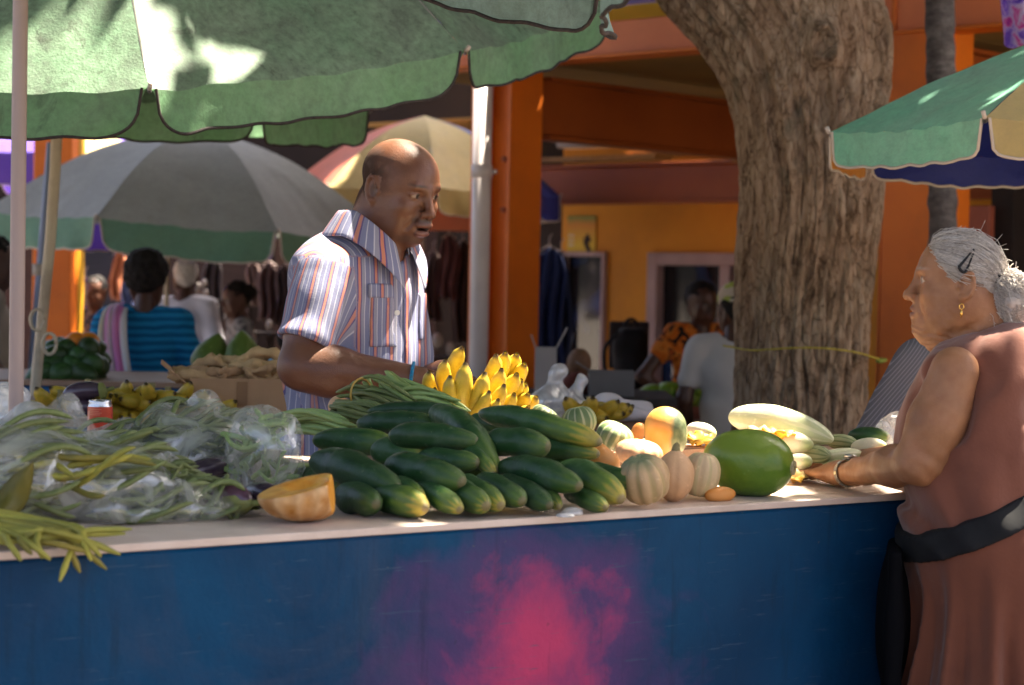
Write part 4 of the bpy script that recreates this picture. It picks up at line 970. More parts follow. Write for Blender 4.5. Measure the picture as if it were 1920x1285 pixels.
for i in range(2300):
    th_ = rs.uniform(-1.35, 1.35); zz0 = .092-.058*abs(th_)/1.0+rs.normal()*.004    # along the hairline from the top to each temple
    st = eproj(ctr+er*np.array([math.cos(th_)*.62+.14*rs.random(), math.sin(th_), (zz0-.037)/.083])) if rs.random() < .62 else eproj(ctr+er*np.array([rs.uniform(-.4, .5), rs.choice([-1, 1])*rs.uniform(.1, 1), rs.uniform(-.3, 1)]))
    if hl(*(Lh(st))) > .004 or (abs(st[1]) > .06 and abs(st[0]+.007) < .022 and abs(st[2]+.01) < .037): continue
    t = np.linspace(0, 1, 9)[:, None]; end = tl_+rs.normal(size=3)*[.004, .012, .012]
    Q = st*(1-t)+end*t; lift = .0015+.003*rs.random()+(.010*rs.random() if rs.random() < .10 else 0)
    Qp = np.array([eproj(q) for q in Q]); wgt = np.clip((1-t)*3, 0, 1)**.6; Q = Qp*wgt+Q*(1-wgt)
    d = (Q-ctr)/er; Q = Q+d*lift*np.sin(t*math.pi*.9+.25)+rs.normal(size=(9, 3))*.0011
    strand(np.array([Lh(q) for q in Q]), .00042+.0003*rs.random(), np.clip(rs.normal(.55, .25), 0, 1))
for i in range(1500):
    d = nrm(rs.normal(size=3)); d2 = nrm(rs.normal(size=3)+[.8, 0, -.4]); t = np.linspace(0, 1, 8)[:, None]
    a = tie+rs.normal(size=3)*.012; b = bun_c+np.array([.036, .041, .050])*d*1.03; c = bun_c+np.array([.036, .041, .050])*nrm(d+d2*.9)*(1.03+(.25*rs.random() if rs.random() < .12 else .04*rs.random()))
    P = (1-t)**2*a+2*t*(1-t)*b*1.0+t**2*c; dd = (P-bun_c)/np.array([.037, .042, .051]); ln = np.linalg.norm(dd, axis=1)[:, None]; P = np.where((ln < 1) & (t > .3), bun_c+dd/ln*np.array([.037, .042, .051])*1.01, P)+rs.normal(size=(8, 3))*.0011
    strand(P, .00042+.0003*rs.random(), np.clip(rs.normal(.55, .25), 0, 1))
for i in range(45):       # loose hairs standing off the head
    d = nrm([rs.uniform(-1, .6), rs.normal()*.5, rs.uniform(.1, 1)]); a = ctr+er*d*1.0; t = np.linspace(0, 1, 6)[:, None]
    P = a+d*t*(.003+.007*rs.random())+np.array([-1, 0, 0])*t**1.5*.02*rs.random()+rs.normal(size=3)*t**2*.010
    strand(np.array([Lh(q) for q in P]), .00035, .8)
for i in range(160):
    q0 = Lh((-.055-.02*rs.random(), rs.normal()*.03, -.06)); t = np.linspace(0, 1, 6)[:, None]; strand(q0+t*np.array([.012, 0, -.035])*(.5+rs.random())+rs.normal(size=3)*t**2*.010+np.sin(t*6+i)*.002, .0004, .7)
st_ = mk('strands', np.concatenate(SV), np.concatenate(SF), m_ghair, hair, att={'tone': np.concatenate(ST)}); tag(st_, kind='stuff')
ax = nrm(bun_c-tie); Bt = basis(ax); m_blk = mat('black_elastic', (.012, .012, .014), rough=.7, bump=.5, bs=200)
MB().tube([tie+ax*.006+Bt@np.array([.003*math.sin(9*t), math.cos(t)*.024, math.sin(t)*.027]) for t in np.linspace(0, 2*math.pi, 40)], .0085, 8, False).build('hair_tie', m_blk, hair, True)
cl0, cl1 = at(1804, 505, WY-.068), at(1826, 468, WY-.057)
dv = cl1-cl0; sd = nrm(np.cross(dv, [0, 1, 0]))*.0072
loop = spline([cl0+sd, cl0-dv*.08, cl0-sd, cl0*.5+cl1*.5-sd*.6-[0, .004, 0], cl1, cl0*.5+cl1*.5+sd*.6-[0, .004, 0], cl0+sd], 40)
MB().tube(loop, np.interp(np.linspace(0, 1, 40), [0, .2, .5, .8, 1], [.0032, .0032, .0018, .0020, .0032]), 6, False).build('hair_clip', m_blk, hair, True)
ear0 = Lh((-.006, .084, -.046)); m_gold = mat('gold', (.75, .42, .10), rough=.25, metal=1)
q_ = MB(); q_.tube([ear0+np.array([math.cos(t)*.004, 0, -.004+math.sin(t)*.005]) for t in np.linspace(0, 6.28, 14)], .0011, 6, False); q_.tube(spline([ear0-[0, 0, .009], ear0-[0, 0, .016], ear0-[0, 0, .024]], 8), np.array([.0008, .0016, .0022, .0026, .0026, .0022, .0014, .0004]), 8)
q_.build('earring', m_gold, woman, True)
# top
Ft_ = Field(wch-[.26, .28, .40], wch+[.26, .28, .19], .0046)
Ft_.add(ell(wch, (.120, .172, .155), WB)).add(ell(wch+wf*.045+[0, 0, -.035], (.095, .14, .085), WB), .04).add(ell(wbe, (.142, .180, .15), WB), .06).add(ell(whi, (.14, .19, .12), WB), .05)
Ft_.add(rc(sL-wl*.035+[0, 0, -.008], wnk+wl*.02-[0, 0, .05], .050, .05), .035).add(rc(sR+wl*.035+[0, 0, -.008], wnk-wl*.02-[0, 0, .05], .050, .05), .035)
Ft_.add(ell(wch-wf*.055+[0, 0, .07], (.075, .13, .085), WB), .05)
def wfold(x, y, z):
    P = np.stack([x, y, z], 1)-wch; u, v, h = P@wf, P@wl, P[:, 2]
    f = .0105*np.sin(h*62-u*60+3.2*fbm(u*6, v*6, h*5, 2, 3))*np.clip((-.05-h)/.12, 0, 1)*np.clip((u+.12)/.2, .2, 1)
    f += .0075*np.sin(u*70+h*28+3*fbm(u*8, v*8, h*8, 2, 8))*np.exp(-((h-.04)/.08)**2)
    return f+.005*fbm(u*16, v*16, h*9, 3, 6)
Ft_.disp(wfold)
Ft_.sub(rc(whc+WH@np.array([-.03, 0, -.06]), wnk+[0, 0, -.015], .058, .063), .006)
bn = nrm([-.092, 0, .197]); bpnt = at(1822, 962, WY)
base_top = Ft_.copy()
Ft_.inter(halfsp(bpnt-bn*.02, -bn))
# armhole
Ft_.sub(rc(sL+wl*.045+[0, 0, .0], sL+wl*.04+[0, 0, -.09]+wf*.015, .054, .046), .006)
m_topw = mat('mauve_brown_jersey', (.205, .075, .046), (.165, .058, .036), ns=7, rough=.85, bump=.35, bs=130, spec=.15, sheen=.25, bd=.002)
top_ = mk('top', *Ft_.mesh(2), m_topw, woman)
Gb = base_top.copy(); Gb.add(ell(whi, (.160, .202, .127), WB), .03); bt2 = Gb.D.copy(); Gb.D -= .005; slab = np.abs((Gb.ax[0][:, None, None]-bpnt[0])*bn[0]+(Gb.ax[2][None, None, :]-bpnt[2])*bn[2]+0*Gb.ax[1][None, :, None])-.024
Gb.D = np.maximum(np.maximum(Gb.D, slab), -(bt2+.02)); mk('belt', *Gb.mesh(1), mat('black_cloth', (.005, .005, .006), (.009, .009, .010), ns=30, rough=.85), woman)
Fsk = Field(np.minimum(whi, wfoot)-[.36, .34, .02], whi+[.36, .34, .16], .008)
Fsk.add(ell(whi+[0, 0, .0], (.158, .200, .125), WB)).add(ell(whi-wf*.05-[0, 0, .05], (.135, .19, .14), WB), .05)
for zz_, r_ in ((.62, (.165, .215)), (.38, (.185, .24)), (.16, (.20, .26))):
    c = np.array([whi[0], whi[1], zz_])-wf*.01; Fsk.add(ell(c, (r_[0], r_[1], .26), WB), .12)
def skf(x, y, z):
    P = np.stack([x, y, z], 1)-whi; a = np.arctan2(P@wl, P@wf); k = np.clip(-P[:, 2]/.25, 0, 1)
    return k*(.015*np.sin(a*15+1.5*np.sin(z*4))+.008*np.sin(a*29+z*3))+.002*fbm(x*15, y*15, z*6, 2)
Fsk.disp(skf); Fsk.inter(halfsp([0, 0, .12], (0, 0, -1))); Fsk.inter(halfsp(bpnt-bn*.008, bn))
mk('skirt', *Fsk.mesh(2), mat('brown_skirt_cotton', (.20, .070, .040), (.155, .053, .031), ns=5, rough=.9, bump=.3, bs=120, spec=.12, sheen=.2, bd=.002), woman)
ap0 = whi+wf*.165+[0, 0, -.05]
Fap = Field(ap0-[.12, .2, .75], ap0+[.12, .2, .12], .007); Fap.add(rbox(ap0-[0, 0, .32], (.012, .15, .36), WB, .010)); Fap.add(ell(ap0-[0, 0, .10], (.03, .13, .10), WB), .03); Fap.disp(lambda x, y, z: .006*np.sin(y*60+z*3)*np.clip((ap0[2]-z)*4, 0, 1))
mk('apron', *Fap.mesh(1), mat('black_apron', (.003, .003, .004), rough=.95, spec=.1), woman)
# wrist watch
dwr = nrm(wL-eL); Bw = basis(dwr); wq = wL-dwr*.012
wa = thing('wristwatch', 'steel wristwatch on the left wrist of the grey haired woman', 'watch', wq); m_st = mat('watch_steel', (.42, .40, .37), rough=.28, metal=.9)
for t in np.linspace(0, 2*math.pi, 23)[:-1]:
    r0 = np.array([math.cos(t)*.0262, math.sin(t)*.0258]); c = wq+Bw@np.array([0, *r0]); n_ = nrm(Bw@np.array([0, math.cos(t), math.sin(t)]))
    MB().box(c, (.011, .0068, .0026), np.stack([dwr, np.cross(n_, dwr), n_], 1), .0006).build('band_link', m_st, wa)
cf = wq+Bw@np.array([0, -.006, .0275]); q_ = MB(); q_.tube([cf, cf+Bw@np.array([0, -.001, .006])], .0115, 20); q_.build('case', m_st, wa, True)

# ---------------------------------------------------------------- people further back
def figure(label, foot, face, H, skin, hairc, topm, botm, arms=None, hairstyle='short', headturn=0, lean=0, vox=.0105, group=None, cap=None, skirt=False):
    s = H/1.7; a = math.radians(face); f = np.array([math.cos(a), math.sin(a), 0]); l = np.array([-f[1], f[0], 0]); B = np.stack([f, l, [0, 0, 1]], 1); foot = np.array([foot[0], foot[1], 0.0])
    L = lambda p: foot+B@(np.asarray(p, float)*s)
    T = thing('person', label, 'person', foot, group)
    hc0 = L((.03+lean, 0, 1.585)); ah = a+math.radians(headturn); hB = basis((math.cos(ah), math.sin(ah), -.12))
    arms = arms or [((-.02, .24, 1.12), (.16, .22, .93)), ((-.02, -.24, 1.12), (.16, -.22, .93))]
    Fd = Field(foot-[.6*s, .6*s, .02], foot+[.6*s, .6*s, 1.75*s], vox)
    for p, k in (((.0+lean*.6, 0, 1.27), .0), ((0, 0, 1.05), .05), ((0, 0, .93), .05)): Fd.add(ell(L(p), np.array((.095, .15, .15))*s, B), .05)
    Fd.add(rc(L((-.01+lean*.8, 0, 1.42)), hc0-np.array([0, 0, .04]), .05*s, .05*s), .03)
    for sg, (e, w) in zip((1, -1), arms):
        sh = L((lean*.8, sg*.175, 1.385)); e, w = L(e), L(w)
        for p, k in capart([sh, e, w], [.05*s, .042*s, .028*s]): Fd.add(p, k)
        d = nrm(w-e); hB2 = basis(d, (f[0]*.3, f[1]*.3, 1)); Fd.add(xf(ell((.05, 0, 0), (.05, .036, .014)), w, hB2, s), .02)
        for y in (-.027, -.009, .009, .027): Fd.add(rc(w+hB2@np.array([.08, y, 0])*s, w+hB2@np.array([.155-abs(y)*.6, y*1.1, -.025])*s, .009*s, .0075*s), .004)
        Fd.add(rc(w+hB2@np.array([.02, .02, 0])*s, w+hB2@np.array([.085, .052, -.01])*s, .013*s, .009*s), .006)
        hipp = L((0, sg*.09, .92)); kn = L((.02, sg*.095, .49)); an = L((-.01, sg*.10, .075)); to = L((.15, sg*.11, .035))
        for p, k in capart([hipp, kn, an, to], [.082*s, .055*s, .04*s, .033*s]): Fd.add(p, k)
    bm = Fd.mesh(1)
    Fh_ = Field(hc0-.2*s, hc0+.2*s, .0062); Fh_.add(rc(hc0-[0, 0, .04], hc0-[0, 0, .17*s], .05*s, .05*s), .02); put_head(Fh_, [q for q in head_ops()], hc0, hB, s); h_ = Fh_.mesh(1)
    V_, F_q = joinm(bm, h_); c_ = np.tile(np.array(skin), (len(V_), 1)); lo_ = (V_-hc0)@hB/s
    for sg in (-1, 1):
        e_ = near(lo_, (.084, sg*.032, 0), (.010, .013, .008)); c_ = c_*(1-e_[:, None])+np.array([.02, .015, .012])*e_[:, None]
    e_ = near(lo_, (.1, 0, -.075), (.012, .024, .012))*.6; c_ = c_*(1-e_[:, None])+np.array([.10, .03, .025])*e_[:, None]
    mk('body', V_, F_q, m_skin, T, col=c_)
    # hair
    if hairstyle:
        Fh2_ = Field(hc0-.22*s, hc0+.22*s, .006)
        big = {'short': (.100, .080, .087), 'afro': (.118, .102, .105), 'pulled': (.101, .081, .088)}[hairstyle]
        Fh2_.add(xf(ell((-.016, 0, .042), big), hc0, hB, s)); Fh2_.add(xf(ell((-.05, 0, -.01), (.058, big[1]*.86, .06)), hc0, hB, s), .03)
        if hairstyle == 'pulled': Fh2_.add(xf(ell((-.12, 0, .03), (.045, .045, .045)), hc0, hB, s), .02)
        Fh2_.sub(xf(rbox((.155, 0, -.06), (.10, .15, .145), basis((1, 0, -.25)), .01), hc0, hB, s), .01)
        for sg in (-1, 1): Fh2_.sub(xf(ell((-.01, sg*.095, -.012), (.02, .025, .036)), hc0, hB, s), .008)
        Fh2_.disp(lambda x, y, z: .006*fbm(x*60, y*60, z*60, 3)); mk('hair', *Fh2_.mesh(0), hairc, T)
    if cap:
        Fk = Field(hc0-.25*s, hc0+.25*s, .006); Fk.add(xf(ell((-.012, 0, .05), (.108, .088, .085)), hc0, hB, s)); Fk.sub(xf(rbox((0, 0, -.08), (.2, .2, .09), np.eye(3), .005), hc0, hB, s)); Fk.add(xf(rbox((cap[1]*.14, 0, .022), (.07, .07, .006), basis((1, 0, -.12*cap[1])), .005), hc0, hB, s), .01)
        mk('cap', *Fk.mesh(1), cap[0], T)
    # clothes
    Fs_ = Field(foot+[-.6*s, -.6*s, .7*s], foot+[.6*s, .6*s, 1.6*s], .0095)
    for p, r in (((lean*.6, 0, 1.27), (.118, .175, .165)), ((0, 0, 1.07), (.125, .168, .17)), ((0, 0, .94), (.125, .172, .13))): Fs_.add(ell(L(p), np.array(r)*s, B), .05)
    for sg, (e, w) in zip((1, -1), arms):
        sh = L((lean*.8, sg*.17, 1.385)); e, w = L(e), L(w); k_ = topm[1]
        Fs_.add(rc(sh, L((lean*.8, sg*.03, 1.42)), .062*s, .055*s), .03)
        if k_ > 0:
            q = e if k_ >= 1 else sh+(e-sh)*k_; Fs_.add(rc(sh, q, .064*s, .062*s), .03)
            if k_ > 1: Fs_.add(rc(e, e+(w-e)*.92, .058*s, .042*s), .02)
    Fs_.disp(lambda x, y, z: .006*fbm(x*9, y*9, z*6, 3)+.003*np.sin(z*40+x*25))
    Fs_.sub(rc(hc0-[0, 0, .02], L((.01+lean*.8, 0, 1.45)), .062*s, .066*s), .006); Fs_.inter(halfsp(L((0, 0, .84)), (0, 0, -1)))
    mk('shirt' if not skirt else 'dress', *Fs_.mesh(1), topm[0], T)
    Fb_ = Field(foot-[.5*s, .5*s, 0], foot+[.5*s, .5*s, 1.05*s], .012); Fb_.add(ell(L((0, 0, .93)), np.array((.115, .165, .12))*s, B))
    for sg in (1, -1):
        if skirt: Fb_.add(rc(L((0, sg*.05, .9)), L((0, sg*.09, .45)), .12*s, .15*s), .06)
        else:
            Fb_.add(rc(L((0, sg*.085, .9)), L((.02, sg*.095, .49)), .10*s, .08*s), .03); Fb_.add(rc(L((.02, sg*.095, .49)), L((0, sg*.10, .08)), .08*s, .07*s), .02)
    mk('skirt' if skirt else 'trousers', *Fb_.mesh(1), botm, T)
    return T
m_bhair = mat('black_hair', (.010, .008, .008), (.022, .018, .016), ns=40, rough=.8, bump=.8, bs=120, spec=.15)
m_ghair2 = mat('white_knit_cap', (.62, .58, .54), (.50, .46, .42), ns=60, rough=.9, bump=.6, bs=90)
m_wht = (mat('white_shirt_cotton', (.66, .64, .70), (.58, .56, .62), ns=5, rough=.85), 2)
m_gts = (mat('grey_tshirt', (.55, .51, .49), (.48, .45, .43), ns=5, rough=.9), .6)
m_lbl = (mat('light_blue_shirt', (.18, .38, .55), (.14, .32, .48), ns=5, rough=.85), .7)
m_jns = mat('dark_denim', (.03, .04, .07), rough=.9); m_drk = mat('dark_cloth', (.03, .025, .025), (.06, .045, .04), ns=8, rough=.9)
def knit():
    t = NT('blue_rib_knit'); co = t.tc('Object'); sx = t.n('ShaderNodeSeparateXYZ'); t.l(co, sx.inputs[0])
    w = t.math('ADD', sx.outputs[2], t.math('MULTIPLY', t.noise(co, 6, 2), .03)); sn = t.math('SINE', t.math('MULTIPLY', w, 200.0)); v = t.math('MULTIPLY_ADD', sn, .5, .5)
    return t.bsdf(t.mix(v, (.004, .085, .20), (.012, .20, .40)), .85, .15, v, .8, .006)
def prt(name, cols, sc=14, d=1.5):
    t = NT(name); n = t.noise(t.tc('Object'), sc, 2, .5, d); return t.bsdf(t.ramp(n, [(.30+.4*i/(len(cols)-1), c) for i, c in enumerate(cols)], 'CONSTANT'), .85, .15)
m_knit = (knit(), 2); m_org = (prt('orange_print', [(.02, .015, .012), (.55, .13, .015), (.62, .20, .03), (.06, .03, .02), (.45, .09, .02)], 11), .45)
m_grp = (prt('grey_print', [(.10, .09, .09), (.30, .27, .26), (.38, .35, .33), (.20, .18, .17)], 20), .7)
m_dkp = (prt('dark_floral', [(.02, .02, .02), (.04, .03, .03), (.25, .12, .08), (.03, .02, .03)], 22), .5)
DS = (.085, .036, .022)
def foot_at(px, Y): return at(px, 520, Y)[:2]
def Hof(px, py, Y): return at(px, py, Y)[2]/1.585*1.7
figure('woman in blue ribbed sweater seen from behind with a towel on her shoulder', foot_at(272, 8.0), 86, Hof(275, 523, 8.0), DS, m_bhair, m_knit, m_jns, [((-.02, .25, 1.12), (.12, .17, .98)), ((.0, -.27, 1.10), (.20, -.28, .98))], 'afro', vox=.0105)
figure('man in white shirt and white cap seen from behind', foot_at(345, 11.5), 80, Hof(334, 520, 11.5), DS, m_ghair2, m_wht, m_drk, None, 'short', 20)
figure('dark haired woman in grey print blouse looking left', foot_at(452, 11.2), 195, Hof(437, 560, 11.2), (.11, .046, .028), m_bhair, m_grp, m_drk, None, 'pulled', 10)
figure('woman in dark floral top beside the orange post', foot_at(182, 12.2), -110, Hof(188, 548, 12.2), (.13, .055, .032), m_bhair, m_dkp, m_drk, None, 'pulled', 0)
figure('woman in orange and black print dress with hand on hip', foot_at(1312, 9.7), -62, Hof(1312, 566, 9.7), DS, m_bhair, m_org, m_drk, [((-.02, .25, 1.12), (.10, .22, .93)), ((-.04, -.36, 1.14), (.05, -.17, .98))], 'pulled', 0, skirt=True)
figure('man in grey t-shirt and patterned cap half hidden by the tree trunk', foot_at(1378, 8.1), 80, Hof(1376, 578, 8.1), DS, m_bhair, m_gts, mat('grey_trousers', (.30, .28, .28), rough=.9), None, 'short', 25, cap=(prt('patterned_cap', [(.55, .42, .30), (.50, .40, .30), (.35, .38, .08), (.04, .04, .03)], 12), -1))
figure('person in beige clothes at the left edge behind the poles', foot_at(-22, 8.6), 20, Hof(-10, 490, 8.6), DS, m_bhair, (mat('beige_cloth', (.36, .31, .25), (.28, .24, .2), ns=4, rough=.9), .8), m_drk, None, 'short')
figure('person in light blue shirt bending down behind the vendor', foot_at(520, 9.4), 40, Hof(560, 640, 9.4), DS, m_bhair, m_lbl, m_jns, None, 'short', 0, .10)
# towel on the blue sweater's shoulder
tw = thing('towel', 'pink and white striped towel draped over the shoulder of the blue sweater', 'towel', at(220, 640, 7.85))
def towelm():
    t = NT('striped_towel'); f = t.attr('u', 2)
    return t.bsdf(t.ramp(f, [(0, (.60, .56, .36)), (.16, (.62, .50, .50)), (.26, (.66, .20, .42)), (.42, (.66, .60, .60)), (.6, (.62, .22, .44)), (.78, (.66, .18, .40)), (.9, (.66, .62, .62))]), .95, .1, t.noise(t.tc('Object'), 150, 2), .6, .004)
sp = [at(236, 575, 8.20), at(222, 573, 8.02), at(213, 590, 7.895), at(211, 640, 7.85), at(217, 700, 7.80)]
cen = spline(sp, 40); wdt = np.interp(np.linspace(0, 1, 40), [0, .3, .6, 1], [.075, .085, .10, .115]); uu = np.linspace(-.5, .5, 24)
V = np.stack([cen+np.stack([w_*wdt, np.cos(w_*22+cen[:, 2]*6)*.010*np.linspace(.2, 1, 40), wdt*0-np.abs(w_)*.02+.004*np.sin(w_*30)], 1) for w_ in uu], 0)
o = mk('cloth', V.reshape(-1, 3), grid_faces(24, 40), towelm(), tw, att={'u': np.repeat(uu+.5, 40)}); md = o.modifiers.new('t', 'SOLIDIFY'); md.thickness = .008
# ---------------------------------------------------------------- seated person in pinstripe trousers behind the woman
SY = 4.75; kn1 = at(1738, 702, SY-.03); hp1 = at(1905, 770, SY+.25); an1 = at(1618, 905, SY-.05); kn2 = at(1760, 700, SY+.22); an2 = at(1655, 905, SY+.25); ch1 = at(1985, 640, SY+.35); hd1 = at(2010, 430, SY+.35)
seat = np.array([hp1[0], hp1[1], 0])
per = thing('person', 'seated person in grey pinstriped trousers with knee raised behind the grey haired woman', 'person', seat)
Fz = Field(np.array([an1[0]-.25, SY-.35, an1[2]-.15]), np.array([hd1[0]+.3, SY+.75, hd1[2]+.2]), .011)
for p, k in capart([hp1, kn1, an1, an1+[-.10, 0, -.02]], [.09, .06, .042, .035])+capart([hp1+[0, .15, 0], kn2, an2], [.09, .06, .042])+capart([ch1, hd1-[0, 0, .1]], [.13, .05], .05): Fz.add(p, k)
Fz.add(ell(ch1*.5+hp1*.5, (.13, .17, .2)), .06); put_head(Fz, head_ops(), hd1, basis((-1, .1, -.1)), 1.0); 
for sg in (-1, 1):
    for p, k in capart([ch1+[0, sg*.17, .08], ch1+[-.05, sg*.22, -.16], ch1+[-.22, sg*.15, -.15], ch1+[-.36, sg*.13, -.17]], [.05, .042, .03, .02]): Fz.add(p, k)
vz, fz = Fz.mesh(1); mk('body', vz, fz, m_skin, per, col=np.tile(np.array(DS), (len(vz), 1)))
Fz = Field(np.array([an1[0]-.2, SY-.35, an1[2]-.1]), np.array([hp1[0]+.35, SY+.75, kn1[2]+.2]), .008)
for p, k in capart([hp1, kn1, an1], [.115, .088, .082])+capart([hp1+[0, .16, 0], kn2, an2], [.11, .085, .075]): Fz.add(p, k)
Fz.disp(lambda x, y, z: .008*fbm(x*8, y*8, z*8, 2)+.004*np.sin(x*60-z*45)*.8)
def pins():
    t = NT('pinstripe_grey'); co = t.tc('Object', (1, 1, 1), (0, math.radians(-38), 0)); sx = t.n('ShaderNodeSeparateXYZ'); t.l(co, sx.inputs[0]); f = t.math('FRACT', t.math('MULTIPLY', sx.outputs[0], 150.0))
    return t.bsdf(t.ramp(f, [(.0, (.14, .13, .14)), (.6, (.14, .13, .14)), (.75, (.30, .28, .30)), (.95, (.14, .13, .14))]), .9, .15)
mk('trousers', *Fz.mesh(1), pins(), per)
Fz = Field(ch1-[.35, .35, .45], ch1+[.35, .35, .3], .009); Fz.add(ell(ch1, (.15, .2, .2))).add(ell(ch1*.5+hp1*.5, (.16, .2, .2)), .05)
for sg in (-1, 1): Fz.add(rc(ch1+[0, sg*.16, .09], ch1+[-.04, sg*.22, -.12], .07, .065), .03)
Fz.disp(lambda x, y, z: .005*fbm(x*10, y*10, z*10, 2)); mk('shirt', *Fz.mesh(1), mat('maroon_shirt', (.12, .035, .04), rough=.9), per)
lg = thing('concrete_ledge', 'low grey ledge under the seated person', 'ledge', (hp1[0]+.1, SY+.33, 0))
MB().box([hp1[0]+.15, SY+.33, (hp1[2]-.1)/2], (.7, .6, hp1[2]-.1), ch=.01).build('block', mat('grey_concrete', (.3, .28, .26), rough=.9), lg)
TARGETS = [(628, 432, 4.45, .060), (585, 450, 4.45, .045), (790, 478, 4.58, .022), (735, 262, 4.6, .04), (955, 730, 4.05, .07), (985, 765, 4.05, .06), (1310, 820, 4.05, .07), (1400, 800, 4.1, .09), (1480, 830, 4.0, .12), (1530, 900, 3.85, .13), (1640, 925, 3.8, .12), (1420, 920, 3.7, .06),
           (1922, 600, 3.6, .035), (1925, 720, 3.65, .04), (1905, 935, 3.62, .045), (1815, 440, 3.62, .035), (1925, 560, 3.6, .045), (740, 985, 3.1, -.01), (1180, 800, 3.75, .05), (1250, 790, 3.75, .05),
           (10, 135, 4.85, .035), (95, 138, 4.8, .03), (180, 140, 4.8, .03), (270, 138, 4.8, .02), (325, 130, 4.8, .0), (255, 70, 4.95, .005), (440, 75, 5.0, .0), (545, 62, 5.1, -.01), (960, 40, 5.5, .04), (880, 20, 5.5, .01), (610, 265, 6.75, .03), (140, 215, 4.75, .0), (60, 215, 4.75, .0),
           (600, 340, 11.8, .12), (1160, 90, 9.3, .4), (1000, 110, 9.4, .3), (1715, 500, 8, .15), (1715, 200, 8, .2), (930, 450, 9.3, .10)]
# ================================================================ PRODUCE AND PROPS
def bent(p0, p1, prof, bend=0.0, bdir=(0, 0, 1), nu=24, nv=30, ribs=0, rd=0, noise=0, seed=0, power=2.0, nf=22):
    """solid of revolution from p0 to p1 with a bent spine; returns V, F, t, angle"""
    p0, p1 = np.asarray(p0, float), np.asarray(p1, float); t = .5-.5*np.cos(np.linspace(0, math.pi, nv)); L = np.linalg.norm(p1-p0); ax = (p1-p0)/L
    bd = np.asarray(bdir, float); bd = nrm(bd-ax*(bd@ax)); sp = p0+(p1-p0)*t[:, None]+bd*(bend*4*t*(1-t))[:, None]
    T = np.gradient(sp, axis=0); T /= np.linalg.norm(T, axis=1)[:, None]+1e-12
    side = nrm(np.cross(ax, bd)); th = np.arange(nu)/nu*2*math.pi; r = prof(t)
    N_ = np.cross(side, T); N_ /= np.linalg.norm(N_, axis=1)[:, None]
    TH, RR = np.meshgrid(th, r, indexing='ij'); k = 1.0
    if ribs: k = 1-rd*(1-np.abs(np.cos(TH*ribs/2))**.7)
    V = sp[None]+(RR*k)[..., None]*(np.cos(TH)[..., None]*N_[None]+np.sin(TH)[..., None]*side)
    V = V.reshape(-1, 3)
    if noise: V = V+(V-np.repeat(sp[None], nu, 0).reshape(-1, 3))*(noise*fbm(V[:, 0]*nf, V[:, 1]*nf, V[:, 2]*nf, 2, seed))[:, None]
    return V, grid_faces(nu, nv, True)[:, ::-1], np.tile(t, nu), np.repeat(th, nv)
def sup(R, p=2.4, q=.5, a=0.0, lo=.004): return lambda t: R*np.clip(1-np.abs(2*t-1)**p, 0, 1)**q*(1+a*(2*t-1))+lo*0
def veg(name, label, p0, p1, prof, m, cat, group=None, **kw):
    V, Fq, t, a = bent(p0, p1, prof, **kw); o = mk(name, V, Fq, m, None, att={'t': t, 'a': a}); return tag(o, label, cat, group)
# ---------------- cucumbers
def cuke_mat():
    t = NT('cucumber_skin'); co = t.tc('Object'); tt = t.attr('t', 2); a = t.attr('a', 2); r = t.rnd()
    base = t.mix(t.ramp(t.noise(co, 9, 4), [(.35, (0, 0, 0)), (.7, (1, 1, 1))]), (.010, .040, .010), (.022, .075, .016))
    base = t.mix(t.ramp(t.noise(co, 30, 4, .7), [(.45, (0, 0, 0)), (.75, (.45,)*3)]), base, (.05, .09, .045))
    st = t.math('MULTIPLY_ADD', t.math('SINE', t.math('MULTIPLY', a, 9.0)), .05, t.math('MULTIPLY', t.math('SUBTRACT', t.noise(co, 40, 2), .5), .10))
    g = t.math('ADD', t.math('ADD', tt, st), t.math('MULTIPLY', t.math('SUBTRACT', r, .62), .30))
    base = t.mix(t.ramp(g, [(.62, (0, 0, 0)), (.92, (.8,)*3), (1.0, (1, 1, 1))]), base, (.11, .17, .020))
    base = t.mix(t.ramp(g, [(.90, (0, 0, 0)), (1.05, (.75,)*3)]), base, (.36, .28, .04))
    base = t.mix(t.ramp(tt, [(.965, (0, 0, 0)), (.985, (.8,)*3)]), base, (.16, .12, .06)); base = t.mix(t.ramp(tt, [(.02, (.7,)*3), (.05, (0, 0, 0))]), base, (.22, .22, .10))
    hv = t.n('ShaderNodeHueSaturation'); t.l(t.math('MULTIPLY_ADD', r, .8, .75), hv.inputs['Value']); t.l(t.math('MULTIPLY_ADD', r, -.03, .515), hv.inputs['Hue']); t.l(base, hv.inputs['Color']); base = hv.outputs[0]
    base = t.mix(t.ramp(t.noise(co, 13, 6, .7), [(.52, (0, 0, 0)), (.74, (.55,)*3)]), base, (.075, .105, .07))
    base = t.mix(t.ramp(t.noise(co, 120, 2), [(.70, (0, 0, 0)), (.74, (.6,)*3)]), base, (.16, .19, .09))
    return t.bsdf(base, t.ramp(t.noise(co, 18, 3), [(.3, (.36,)*3), (.7, (.62,)*3)]), .38, t.noise(co, 70, 5), .35, .005)
m_cuk = cuke_mat()
